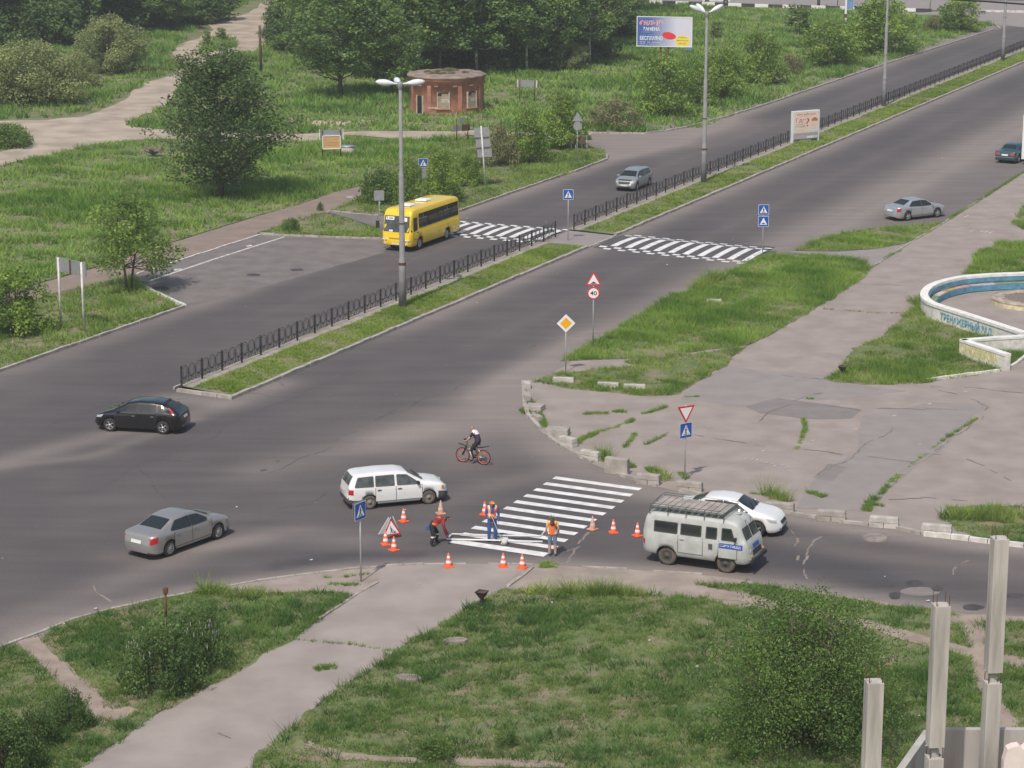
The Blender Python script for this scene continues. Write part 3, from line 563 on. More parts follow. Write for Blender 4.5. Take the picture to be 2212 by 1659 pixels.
def clumps_for(kind, W, H, n, rnd):
    """clump ellipsoids of a crown of half-width W and height H (base of the plant at 0)"""
    L = []
    for k in range(n):
        t = ((k+.5)/n)**(1.25 if kind == 'dome' else 1)
        if kind == 'poplar': z = H*(.14+.84*t); rad = W*(1.0-.85*max(0, t-.36)**1.15)*(.42+.58*min(1, t/.34))
        elif kind == 'birch': z = H*(.22+.76*t); rad = W*(math.sin(math.pi*min(1, .18+.80*t))**.7)
        elif kind == 'pine': z = H*(.40+.58*t); rad = W*(1.0-.8*t)
        elif kind == 'dome': z = H*(.12+.80*t); rad = W*math.sqrt(max(.04, 1-(t*.95)**2))
        elif kind == 'young': z = H*(.25+.72*t); rad = W*(1-.72*abs(t-.25)**.9)
        else: z = H*(.1+.75*t); rad = W*(1-.5*t)
        a = k*2.4+rnd.uniform(-.5, .5); q = rad*math.sqrt(rnd.uniform(.06, .80)); s = rnd.uniform(.75, 1.2)
        cr = W*.32*s*(1 if kind != 'pine' else .8)*(.6+.4*rad/W)
        L.append(((q*math.cos(a), q*math.sin(a), min(z, H-cr*.5)), (cr, cr, cr*(.8 if kind not in ('pine',) else .45))))
        if rnd.random() < .75:
            a2 = a+rnd.uniform(-.5, .5); q2 = q+cr*rnd.uniform(.7, 1.25); c2 = cr*rnd.uniform(.3, .5); L.append(((q2*math.cos(a2), q2*math.sin(a2), max(c2, min(z+cr*rnd.uniform(-.5, .8), H-c2))), (c2, c2, c2*.8)))
        if kind != 'pine' and rnd.random() < .3: c2 = cr*.3; L.append(((q*.6*math.cos(a), q*.6*math.sin(a), min(z+cr*.9, H*1.04-c2)), (c2*.7, c2*.7, c2*1.3)))
    if kind == 'dome':
        for k in range(max(6, n//4)):
            a = rnd.uniform(0, 6.283); t = rnd.uniform(.25, .98); q = W*math.sqrt(max(.04, 1-(t*.95)**2))*rnd.uniform(.75, 1.0); cr = W*rnd.uniform(.06, .12); L.append(((q*math.cos(a), q*math.sin(a), H*(.12+.82*t)+cr), (cr, cr, cr*rnd.uniform(1.6, 3.0))))
    return L
def limb_mesh(clumps, H, r0, rnd, stems=1, top=.75, split=.25, spread=.08):
    mb = MB()
    for s in range(stems):
        a = 6.283*s/max(1, stems)+rnd.uniform(-.4, .4); off = 0 if stems == 1 else r0*1.6; sp = 0 if stems == 1 else spread*H
        pts = [Vector((off*math.cos(a), off*math.sin(a), -.1))]
        for k in range(1, 6):
            z = H*top*k/5; pts.append(Vector((off*math.cos(a)+sp*k/5*math.cos(a)+rnd.uniform(-.02, .02)*H*.5, off*math.sin(a)+sp*k/5*math.sin(a)+rnd.uniform(-.02, .02)*H*.5, z)))
        mb.tube(pts, [r0*(1-.8*k/5) for k in range(6)], 7)
        for j, (c, r) in enumerate(clumps):
            if j % stems != s: continue
            c = Vector(c); zt = max(H*split, c.z-c.xy.length*.8); zt = min(zt, H*top*.95); f = zt/(H*top)*5; i = min(4, int(f)); p = pts[i].lerp(pts[i+1], f-i); m = (p+c)/2+Vector((0, 0, -.05*H*rnd.random()))
            mb.tube([p, m, c], [r0*.38, r0*.24, r0*.09], 5, cap=False)
    o = mb.build('trunk', M_BARK); me = o.data; bpy.data.objects.remove(o); return me
_plants = {}
def plant_mesh(key, kind, W, H, n_cl, n_leaf, leaf, c_lo, c_hi, r0, stems=1, seed=1, bark=None, top=.75, split=.25, extra=None, shell=.55, spread=.08):
    if key not in _plants:
        rnd = random.Random(seed); cl = clumps_for(kind, W, H, n_cl, rnd)
        if extra: cl += extra
        V, K = leaf_cloud(cl, n_leaf, leaf, c_lo, c_hi, seed, shell=shell); tm = limb_mesh(cl, H, r0, rnd, stems, top, split, spread)
        if bark: tm.materials.clear(); tm.materials.append(bark)
        _plants[key] = (leaf_mesh(V, K), tm, float(np.percentile(np.abs(V[:, 0]), 95.5)), float(np.percentile(V[:, 2], 99.6)))
    return _plants[key]
def put_plant(key, name, loc, w, h, label, cat, group=None, rz=0.0):
    cm, tm, W, H = _plants[key]; r = empty(name, loc, rz); r.scale = (w/W, w/W, h/H); tag(r, label, cat, group)
    link_mesh('crown', cm, r); link_mesh('trunk', tm, r); return r
def put_px(key, name, bx, by, ty, hw, label, cat, group=None, rz=0.0):
    x, y = gp(bx, by); h = height_at(bx, by, ty); w = hw*math.hypot(y, CAM_H)/FPX
    return put_plant(key, name, (x, y, 0), w, h, label, cat, group, rz)

# kinds
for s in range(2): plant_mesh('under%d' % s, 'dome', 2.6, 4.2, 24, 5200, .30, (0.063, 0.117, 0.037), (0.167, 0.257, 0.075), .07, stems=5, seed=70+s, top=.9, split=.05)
D_LO, D_HI = (.022, .048, .016), (.075, .125, .036)
plant_mesh('poplar', 'poplar', 3.9, 11.0, 60, 19000, .19, (0.047, 0.089, 0.032), (0.167, 0.243, 0.080), .16, seed=11, top=.85, split=.14)
plant_mesh('maple', 'young', 2.6, 6.0, 24, 5200, .19, (0.108, 0.189, 0.040), (0.309, 0.441, 0.090), .08, stems=2, seed=12, split=.25)
for s in range(3):
    plant_mesh('shrub%d' % s, 'dome', 2.2, 4.4, 22, 5600, .20, (0.122, 0.214, 0.040), (0.363, 0.504, 0.090), .06, stems=4, seed=20+s, top=.9, split=.1)
    plant_mesh('birch%d' % s, 'birch', 3.6, 17, 42, 9000, .34, (0.105, 0.189, 0.052), (0.296, 0.430, 0.112), .16, seed=30+s, bark=M_BIRCH, top=.92, split=.2)
    plant_mesh('dark%d' % s, 'birch', 4.0, 16, 40, 9000, .36, (0.087, 0.164, 0.051), (0.264, 0.392, 0.102), .20, seed=40+s, top=.9, split=.15)
plant_mesh('pine0', 'pine', 3.2, 17, 40, 8500, .36, (0.082, 0.146, 0.060), (0.245, 0.325, 0.121), .20, seed=50, bark=M_PINEBARK, top=.95, split=.35)
plant_mesh('pine1', 'pine', 3.2, 17, 36, 7500, .36, (0.206, 0.184, 0.085), (0.388, 0.345, 0.153), .20, seed=51, bark=M_PINEBARK, top=.95, split=.35)
plant_mesh('willow0', 'dome', 4.5, 6.5, 48, 20000, .22, (0.193, 0.241, 0.091), (0.440, 0.495, 0.201), .10, stems=5, seed=60, top=.9, split=.08)
plant_mesh('willow1', 'dome', 4.0, 8.0, 48, 19000, .22, (0.193, 0.241, 0.096), (0.465, 0.520, 0.219), .10, stems=5, seed=61, top=.9, split=.08)
plant_mesh('lowbush', 'dome', 1.6, 1.7, 22, 3600, .15, (0.076, 0.149, 0.037), (0.233, 0.346, 0.073), .03, stems=5, seed=62, top=.9, split=.05)
plant_mesh('shadebush', 'dome', 1.6, 1.7, 26, 6500, .11, (0.051, 0.102, 0.030), (0.164, 0.261, 0.071), .03, stems=5, seed=68, top=.9, split=.05)  # low bush with darker green, finer leaves
plant_mesh('brownbush', 'dome', 2.2, 2.8, 20, 3800, .20, (0.160, 0.171, 0.078), (0.373, 0.365, 0.170), .05, stems=6, seed=63, top=.95, split=.05)
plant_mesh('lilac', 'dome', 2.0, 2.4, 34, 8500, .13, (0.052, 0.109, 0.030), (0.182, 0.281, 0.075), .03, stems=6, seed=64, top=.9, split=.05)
plant_mesh('bigbush', 'dome', 3.0, 4.6, 100, 48000, .080, (0.069, 0.138, 0.033), (0.242, 0.373, 0.086), .06, stems=7, seed=65, top=.9, split=.06, spread=.3)
plant_mesh('sapling', 'young', 1.0, 3.0, 10, 1300, .20, (0.125, 0.204, 0.066), (0.325, 0.432, 0.134), .04, stems=2, seed=66)

put_px('poplar', 'poplar_tree', 478, 427, 106, 112, 'tall dense dark green tree standing alone on the grass left of the yellow bus', 'tree')
put_px('maple', 'roadside_tree', 279, 629, 420, 84, 'young two-stemmed green tree on the verge by the bus bay corner', 'tree')
put_px('shrub0', 'bush', 30, 722, 576, 74, 'large leafy green bush cut off by the left frame edge above the road', 'bush')
put_px('willow0', 'willow_bush', 62, 224, 90, 102, 'wide pale grey-green willow bush left of the forked dirt track', 'bush', 'pale willow bushes beside the dirt track')
put_px('willow1', 'willow_bush', 236, 158, 36, 72, 'taller pale grey-green willow rising beside the bend of the dirt track', 'bush', 'pale willow bushes beside the dirt track')
put_px('willow0', 'willow_bush', 165, 188, 112, 42, 'small dull willow filling the gap between the two big pale willows', 'bush', 'pale willow bushes beside the dirt track')
put_px('lowbush', 'bush', 24, 318, 268, 42, 'low round bush on the grass point where the dirt track meets the left edge', 'bush')
put_px('sapling', 'sapling', 447, 98, 66, 9, 'thin sapling on the small grass island in the dirt track, left one', 'sapling', 'saplings on the track island')
put_px('sapling', 'sapling', 478, 88, 60, 11, 'thin sapling on the small grass island in the dirt track, right one', 'sapling', 'saplings on the track island')
BU = 'leafy bushes and small trees beside the far carriageway'
for key, bx, by, ty, hw, lab in (
    ('lowbush', 826, 440, 362, 42, 'dark low bush behind the grey bus stop sign'), ('shrub1', 884, 448, 340, 32, 'bright green bush just left of the crossing sign behind the bus'),
    ('shrub2', 958, 438, 322, 36, 'bright green bush above the roof of the yellow bus'), ('shrub0', 1012, 402, 330, 27, 'thin light green bush right of the bush above the bus'),
    ('brownbush', 1078, 358, 268, 38, 'dark bush with bare stems beside the tall leaning sign'), ('shrub1', 1142, 354, 234, 38, 'full green bush between the leaning sign and the round sign back'),
    ('shrub2', 1214, 322, 194, 42, 'tall green bush behind the round and triangular sign backs'), ('brownbush', 1328, 277, 214, 54, 'broad dark brownish bush at the corner of the track mouth'),
    ('shrub0', 1432, 250, 118, 58, 'big green bush under the billboard legs'), ('shrub1', 1508, 228, 132, 34, 'green bush just left of the tall lamp post by the far kerb'),
    ('shrub2', 1562, 214, 100, 44, 'green bush just right of the tall lamp post by the far kerb'), ('shrub0', 1640, 182, 62, 44, 'tall dark green bush in line with the advertising box'),
    ('brownbush', 1708, 160, 116, 28, 'low brown bush before the next green clump along the kerb'), ('shrub1', 1788, 143, 44, 60, 'wide green bush behind the far kerb, left of the blue pylon'),
    ('shrub2', 1900, 115, -6, 68, 'tallest green bush beside the third lamp post'), ('sapling', 1724, 74, 10, 24, 'slim young tree on the far grass below the striped barrier'),
    ('brownbush', 2015, 68, 34, 20, 'small brown bush near the far side road mouth'), ('shrub0', 2074, 68, -6, 46, 'green bush at the mouth of the far side road'),
    ('sapling', 1548, 83, 46, 13, 'lone small sapling on the grass right of the billboard'), ('lowbush', 1262, 302, 284, 12, 'tiny bush by the white trestles')):
    put_px(key, 'bush', bx, by, ty, hw, lab, 'bush', BU, rz=bx*.7)
put_px('lilac', 'lilac_bush', 352, 1490, 1345, 82, 'lilac bush with pale purple flower cones by the foreground path', 'bush', 'dark shrubs of the foreground')
put_px('lilac', 'lilac_bush', 430, 1440, 1312, 60, 'rear half of the flowering lilac nearest the road', 'bush', 'dark shrubs of the foreground', 2.0)
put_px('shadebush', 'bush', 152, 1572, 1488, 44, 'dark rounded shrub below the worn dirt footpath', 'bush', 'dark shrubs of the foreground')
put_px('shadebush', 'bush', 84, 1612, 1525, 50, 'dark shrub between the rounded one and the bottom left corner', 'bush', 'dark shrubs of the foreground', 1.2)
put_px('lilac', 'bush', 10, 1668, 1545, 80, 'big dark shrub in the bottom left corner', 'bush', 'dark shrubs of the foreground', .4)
put_px('bigbush', 'willow_bush', 1738, 1608, 1284, 172, 'huge many-stemmed green bush in front of the concrete columns', 'bush')
put_px('lowbush', 'bush', 940, 1640, 1592, 38, 'small round bright green shrub on bare soil at the bottom edge', 'bush')
for bx, by, ty, hw, lab in ((1600, 1640, 1608, 26, 'low weed clump left of the huge bush foot'), (1095, 1610, 1578, 24, 'low weed clump right of the small round shrub'), (250, 345, 322, 0, ''), (630, 500, 470, 17, 'little bush on the island beside the bus bay'), (692, 455, 436, 6, 'tiny sapling at the edge of the footway')):
    if hw: put_px('lowbush', 'bush', bx, by, ty, hw, lab, 'bush', rz=bx)

# lilac flower cones: parts of the lilac
mbf = MB(); rnd = random.Random(8)
lil = [o for o in bpy.data.objects if o.name.startswith('lilac_bush')]
for o in lil:
    mb = MB(); cm = o.children[0].data
    for k in range(26):
        a = rnd.uniform(1.3, 4.6); q = rnd.uniform(.55, 1.0); z = 2.4*(1.0-.62*q*q)+rnd.uniform(-.05, .15)
        p = Vector((2.0*q*math.cos(a), 2.0*q*math.sin(a)+.4, z)); mb.tube([p, p+Vector((rnd.uniform(-.05, .05), 0, .12)), p+Vector((0, 0, .20))], [.032, .028, .01], 6)
    tag(mb.build('flowers', mat('lilac_flower', (.42, .36, .42), .8, .25, 12), o), kind='stuff')

# the wood behind: each tree its own
FOR = 'trees of the wood behind the brick hut'; FOL = 'trees of the wood behind the pale willows'
rnd = random.Random(5)
def forest(rows, group, txt):
    for (by, x0, x1, step, kinds, hh) in rows:
        x = x0
        while x <= x1:
            bx = x+rnd.uniform(-.3, .3)*step; b = by(bx)+rnd.uniform(-5, 5); key = rnd.choice(kinds); p = gp(bx, b); h = hh*rnd.uniform(.85, 1.15)
            nm = {'b': 'birch_tree', 'd': 'leafy_tree', 'p': 'pine_tree'}[key[0]]
            look = {'b': 'birch with pale trunk and drooping crown', 'd': 'dark leafy tree', 'p': 'dark pine with reddish trunk'}[key[0]]
            put_plant(key, nm, (p[0], p[1], 0), rnd.uniform(3.2, 4.3), h, look+' '+txt, 'tree', group, rnd.uniform(0, 6.28)); x += step
put_px('dark1', 'leafy_tree', 738, 212, -40, 92, 'broad dark tree with a bare lower trunk left of the hut', 'tree', FOR)
put_px('dark0', 'leafy_tree', 845, 206, 20, 62, 'dark tree with a thin trunk just left of the brick hut', 'tree', FOR)
put_px('dark2', 'leafy_tree', 626, 80, -60, 46, 'dark drooping tree beside the upper dirt track', 'tree', FOR)
put_px('birch0', 'birch_tree', 1138, 156, -110, 62, 'birch with two pale stems at the foot of the wood right of the hut', 'tree', FOR)
put_px('birch1', 'birch_tree', 1200, 150, -120, 60, 'birch next to the grey-green shrub at the edge of the wood', 'tree', FOR)
put_px('birch2', 'birch_tree', 1274, 139, -120, 64, 'birch with a long bare white trunk at the right corner of the wood', 'tree', FOR)
put_px('willow1', 'willow_bush', 1226, 150, 88, 36, 'grey-green shrub under the birches at the wood edge', 'bush')
put_px('dark0', 'leafy_tree', 1345, 62, -160, 50, 'dark tree at the far right end of the wood behind the billboard', 'tree', FOR)
forest(((lambda x: 168 if x < 1000 else 160, 900, 1100, 66, ('dark0', 'dark2', 'birch1'), 15), (lambda x: 135, 660, 1240, 62, ('dark0', 'dark1', 'dark2', 'pine1', 'birch0', 'birch2'), 16),
        (lambda x: 100, 640, 1300, 60, ('dark0', 'dark1', 'pine0', 'pine1', 'birch1'), 17), (lambda x: 62, 660, 1330, 66, ('dark2', 'dark1', 'birch0'), 17), (lambda x: 30, 650, 1380, 72, ('dark0', 'dark2'), 17)), FOR, 'in the wood behind the brick hut')
rnd2 = random.Random(17)
for x in range(606, 1345, 36):
    by = float(np.interp(x, (600, 660, 740, 850, 950, 1100, 1200, 1290, 1345), (88, 122, 150, 172, 158, 150, 146, 132, 58)))+rnd2.uniform(-6, 3); p = gp(x+rnd2.uniform(-10, 10), by)
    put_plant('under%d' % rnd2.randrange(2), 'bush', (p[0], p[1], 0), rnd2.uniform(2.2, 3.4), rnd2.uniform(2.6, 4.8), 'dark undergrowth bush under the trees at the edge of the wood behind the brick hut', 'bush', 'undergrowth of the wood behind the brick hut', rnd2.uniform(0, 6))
for x in range(-10, 440, 32):
    by = float(np.interp(x, (0, 130, 200, 300, 440), (98, 96, 66, 66, 42)))+rnd2.uniform(-5, 3); p = gp(x+rnd2.uniform(-8, 8), by)
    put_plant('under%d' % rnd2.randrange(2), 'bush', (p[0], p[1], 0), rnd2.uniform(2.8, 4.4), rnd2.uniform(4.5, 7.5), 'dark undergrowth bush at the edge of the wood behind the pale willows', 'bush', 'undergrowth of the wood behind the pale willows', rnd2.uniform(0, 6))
put_px('dark2', 'leafy_tree', 362, 66, -60, 52, 'dark tree overhanging the narrow side branch of the track', 'tree', FOL)
put_px('birch1', 'birch_tree', 300, 64, -70, 48, 'lighter green tree right behind the taller willow', 'tree', FOL)
forest(((lambda x: 92-x*.05, -10, 250, 56, ('pine0', 'dark0', 'dark2', 'pine0'), 15), (lambda x: 66-x*.05, -20, 330, 60, ('pine0', 'dark1', 'dark2'), 16), (lambda x: 34-x*.05, -10, 420, 66, ('dark0', 'pine0', 'dark1'), 16), (lambda x: 8-x*.03, -10, 480, 70, ('dark0', 'dark1'), 15)), FOL, 'in the wood behind the pale willows')
# ---------------------------------------------------------------- vehicles
def paint(name, col, metal=0.0, rough=.38, dirt=0.0):
    return mat('paint_'+name, col, rough, dirt, 3.0, metal=metal, coat=.9, spec=.5)
M_GLASS = mat('car_glass', (.020, .026, .028), .06, 0, spec=.65)
M_GLASSL = mat('clear_car_glass', (.075, .088, .088), .06, .35, 3.5, spec=.6)
M_RUB = mat('tyre_rubber', (.030, .029, .029), .85, .2, 6)
M_RUBD = mat('dusty_tyre', (.115, .098, .085), .95, .2, 6)
M_BLK = mat('black_plastic', (.022, .022, .024), .55)
M_GRY = mat('grey_plastic', (.085, .085, .088), .6, .1, 4)
M_UNDER = mat('underbody', (.008, .008, .008), .9)
M_ALLOY = mat('alloy', (.62, .62, .63), .3, metal=.75)
M_STEEL = mat('dusty_steel', (.20, .175, .155), .7, .2, 8)
M_CHROME = mat('chrome', (.75, .75, .76), .12, metal=1.0)
M_RED = mat('tail_lens', (.48, .015, .02), .15, coat=1.0)
M_ORG = mat('indicator_lens', (.75, .20, .02), .2, coat=1.0)
M_LENS = mat('head_lens', (.62, .66, .68), .08, .15, 18, metal=.3, coat=1.0)
M_PLATE = mat('number_plate', (.66, .66, .63), .5, .18, 30)

class Body:
    def __init__(s, L, hw, top, belt, sill=.20, rw=.74, hoodw=.86, wheels=(), R=.31, nose=.45, tail=.35, nk=.42, tk=.28, crown=.08, gx=(-9, 9), arch=.06):
        s.L, s.hw0, s.sill0, s.rw, s.hoodw, s.wheels, s.R, s.crown, s.gx = L, hw, sill, rw, hoodw, wheels, R, crown, gx
        s.nose, s.tail, s.nk, s.tk, s.arch = nose, tail, nk, tk, arch
        xs = np.linspace(-L/2, L/2, 400); t = np.interp(xs, [p[0] for p in top], [p[1] for p in top]); k = np.ones(13)/13
        tp = np.convolve(np.pad(t, 6, 'edge'), k, 'valid'); s.xs, s.tp = xs, tp; s.belt = belt
    def top(s, x): return np.interp(x, s.xs, s.tp)
    def half(s, x):
        e = s.L/2; f = np.clip((x-(e-s.nose))/s.nose, 0, 1); r = np.clip((-x-(e-s.tail))/s.tail, 0, 1)
        return s.hw0*(1-s.nk*f**2.4-.03*np.clip((x)/e, 0, 1))*(1-s.tk*r**2.6)
    def section(s, x):
        """half outline at x, from the sill up to the middle of the top: arrays y, z"""
        tz = float(s.top(x)); hw = float(s.half(x)); bz = min(float(np.interp(x, [p[0] for p in s.belt], [p[1] for p in s.belt])), tz-.045); e = s.L/2
        sl = s.sill0+.10*max(0, (abs(x)-(e-.35))/.35)**2; sl = min(sl, bz-.15); c = min(s.crown, .45*(tz-bz))
        g = min(1, max(0, (tz-bz-.10)/.22)); rw = hw*(s.rw*g+s.hoodw*(1-g))
        P = [(hw*.90, sl), (hw*.975, sl+.07), (hw*.992, sl+.3*(bz-sl)), (hw, sl+.55*(bz-sl)), (hw*.99, bz-.10*(bz-sl)), (hw*.955, bz)]
        for q in (.3, .65, 1.0): P.append((hw*.94+(rw-hw*.94)*q, bz+(tz-c-bz)*q+.002))
        P += [(rw*.94, tz-c*.45), (rw*.80, tz-c*.18), (rw*.45, tz-c*.03), (0, tz)]
        return np.array([p[0] for p in P]), np.array([p[1] for p in P])
    def archz(s, x):
        a = -1.0
        for xc in s.wheels:
            q = (s.R+s.arch)**2-(x-xc)**2
            if q > 0: a = max(a, s.R+math.sqrt(q))
        return a
    def side_y(s, x, z):
        y, zz = s.section(x); return float(np.interp(z, zz[:10], y[:10]))
    def top_z(s, x, y):
        Y, Z = s.section(x); return float(np.interp(abs(y), Y[::-1][:8], Z[::-1][:8]))
    def end_x(s, y, z, sg):
        for x in np.linspace(s.L/2, s.L/2-1.6, 180)*sg:
            Y, Z = s.section(x)
            if z > Z[-1]: continue
            if abs(y) <= np.interp(z, Z, Y): return float(x)
        return sg*(s.L/2-1.6)
    def mesh(s, parts, root):
        """parts: list of (name, test(x, |y|, z), material); the first match takes the face, the last entry is the body"""
        st = set(np.linspace(-s.L/2, s.L/2, 64).round(3))
        for xc in s.wheels: st |= set(np.linspace(xc-s.R-s.arch, xc+s.R+s.arch, 26).round(3))
        for e in (-1, 1): st |= {round(e*(s.L/2-d), 3) for d in (.01, .025, .045, .075, .11, .16)}
        st = sorted(st); rows = []
        for x in st:
            Y, Z = s.section(x); a = s.archz(x); Z2 = np.array(Z)
            Z2[:6] = np.maximum(Z[:6], min(a, Z[5]-.03)) if a > 0 else Z[:6]
            rows.append([(x, y, z) for y, z in zip(Y, Z2)]+[(x, -y, z) for y, z in zip(Y[-2::-1], Z2[-2::-1])])
        bins = [MB() for _ in parts]
        def put(pts):
            c = sum((Vector(p) for p in pts), Vector())/len(pts)
            for (nm, test, m), b in zip(parts, bins):
                if test(c.x, abs(c.y), c.z):
                    vs = []
                    for p in pts:
                        k = (round(p[0], 4), round(p[1], 4), round(p[2], 4)); d = b.__dict__.setdefault('cache', {})
                        if k not in d: d[k] = b.bm.verts.new(p)
                        if not vs or d[k] is not vs[-1]: vs.append(d[k])
                    if len(vs) > 2 and vs[0] is vs[-1]: vs.pop()
                    if len(set(vs)) >= 3 and len(set(vs)) == len(vs):
                        try: f = b.bm.faces.new(vs); f.smooth = True
                        except ValueError: pass
                    return
        n = len(rows[0])
        for A, B in zip(rows, rows[1:]):
            for k in range(n-1): put((A[k], B[k], B[k+1], A[k+1]))
        for R_, rev in ((rows[0], False), (rows[-1], True)):
            m = (n-1)//2
            for k in range(m): put((R_[k], R_[k+1], R_[n-2-k], R_[n-1-k]))
        for (nm, test, m), b in zip(parts, bins):
            if len(b.bm.faces): b.build(nm, m, root)
        u = MB(); mw = s.hw0-.26
        u.box((0, 0, s.sill0+.22), (s.L-.5, mw*2, .40))
        xs_ = [x for x in (-s.L/2+.25,)+tuple(s.wheels)+(s.L/2-.25,)]; u.build('underbody', M_UNDER, root)
    def patch(s, kind, c, n=8, m=4, off=.012, mb=None, sg=1):
        """curved skin piece between four corners: side (x, z), top (x, y), front and rear (y, z)"""
        V = []
        for j in range(m+1):
            for i in range(n+1):
                a, b = i/n, j/m; p = [(c[0][k]*(1-a)+c[1][k]*a)*(1-b)+(c[3][k]*(1-a)+c[2][k]*a)*b for k in (0, 1)]
                if kind == 'side': V.append((p[0], sg*(s.side_y(p[0], p[1])+off), p[1]))
                elif kind == 'top': V.append((p[0], p[1], s.top_z(p[0], p[1])+off))
                elif kind == 'front': V.append((s.end_x(p[0], p[1], 1)+off, p[0], p[1]))
                else: V.append((s.end_x(p[0], p[1], -1)-off, p[0], p[1]))
        vs = [mb.bm.verts.new(v) for v in V]
        for j in range(m):
            for i in range(n):
                f = mb.bm.faces.new((vs[j*(n+1)+i], vs[j*(n+1)+i+1], vs[(j+1)*(n+1)+i+1], vs[(j+1)*(n+1)+i])); f.smooth = True; f.material_index = mb.mi
    def part(s, name, m, root, kind, *quads, off=.012, sg=None, n=8, mm=4):
        mb = MB()
        for q in quads:
            for g in ((sg,) if sg else (1,)): s.patch(kind, q, n, mm, off, mb, g)
        o = mb.build(name, m, root, normals=False); return o

def wheel_meshes(key, R, w, style, m_tyre, m_rim):
    t = MB(); t.lathe([(R*.60, -w/2), (R*.80, -w/2-.01), (R*.95, -w/2+.015), (R, -w*.3), (R, w*.3), (R*.95, w/2-.015), (R*.80, w/2+.01), (R*.60, w/2)], axis='Y', seg=28); to = t.build('tyre', m_tyre)
    r = MB()
    if style == 'steel':
        r.lathe([(R*.64, w*.42), (R*.60, w*.50), (R*.52, w*.36), (R*.40, w*.40), (R*.30, w*.52), (R*.14, w*.52), (R*.13, w*.62), (0.001, w*.63)], axis='Y', seg=24)
    else:
        r.lathe([(R*.66, w*.40), (R*.62, w*.52), (R*.57, w*.42)], axis='Y', seg=28); r.mi = 1; r.lathe([(R*.57, w*.42), (R*.56, w*.1), (.001, w*.1)], axis='Y', seg=28); r.mi = 0
        k = 5 if style == 'five' else 11
        for i in range(k):
            a = 6.2832*i/k; wd = R*(.20 if k == 5 else .085); M = Matrix.Rotation(-a, 3, 'Y')
            r.box(M @ Vector((R*.33, w*.42, 0)), (R*.56, w*.16, wd), M=M)
        r.lathe([(R*.17, w*.36), (R*.16, w*.54), (.001, w*.56)], axis='Y', seg=14)
    ro = r.build('rim', [m_rim, M_BLK]); a, b = to.data, ro.data; bpy.data.objects.remove(to); bpy.data.objects.remove(ro); return a, b
def add_wheels(root, xs, track, R, w, style, m_tyre=M_RUB, m_rim=M_ALLOY, steer=0.0):
    tm, rm = wheel_meshes('', R, w, style, m_tyre, m_rim)
    hub = MB().lathe([(R*.1, -w*.4), (R*.1, w*.2)], axis='Y', seg=8).build('wheel', M_UNDER).data; bpy.data.objects.remove(bpy.data.objects['wheel'] if 'wheel' in bpy.data.objects and bpy.data.objects['wheel'].data == hub else [o for o in bpy.data.objects if o.data == hub][0])
    for x in xs:
        for sg in (1, -1):
            h = link_mesh('wheel', hub, root); h.location = (x, sg*(track/2), R); h.rotation_euler = (0, 0, (0 if sg > 0 else math.pi)+(steer if x > 0 else 0))
            link_mesh('tyre', tm, h); link_mesh('rim', rm, h)
def place(root, pf, pr, side, xs, track, w):
    """put a vehicle so that its near wheels touch the road at the two places"""
    F = Vector(gp(*pf)); R_ = Vector(gp(*pr)); d = (F-R_).normalized(); n = Vector((-d.y, d.x)); mid = (F+R_)/2-d*((max(xs)+min(xs))/2)-n*side*(track/2+w/2)
    root.location = (mid.x, mid.y, 0.004); root.rotation_euler = (0, 0, math.atan2(d.y, d.x))
def small(name, m, root, fn, bevel=0.0):
    mb = MB(); fn(mb); return mb.build(name, m, root, bevel=bevel)
def mirror(root, x, y, z, m):
    for sg in (1, -1): small('side_mirror', m, root, lambda b: (b.box((x, sg*(y+.09), z), (.10, .20, .14)), b.box((x, sg*(y+.0), z-.04), (.05, .10, .04))), bevel=.025)
def doors(B, root, m, m_line, spans, z0, z1, hz, handle_m, slant=0.0):
    for (a, b) in spans:
        for sg in (1, -1):
            mb = MB(); B.patch('side', ((a, z0), (b, z0), (b+slant, z1), (a+slant, z1)), 6, 3, .010, mb, sg); mb.mi = 1; e = .011
            for q in (((a-e, z0), (a+e, z0), (a+slant+e, z1), (a+slant-e, z1)), ((b-e, z0), (b+e, z0), (b+slant+e, z1), (b+slant-e, z1)), ((a, z0-e), (b, z0-e), (b, z0+e), (a, z0+e))):
                B.patch('side', q, 3, 3, .014, mb, sg)
            d = mb.build('door', [m, m_line], root, normals=False); x = a+.16 if True else b
            small('door_handle', handle_m, d, lambda k: k.box((x+slant*.7, sg*(B.side_y(x, hz)+.028), hz), (.17, .030, .032)), bevel=.008)

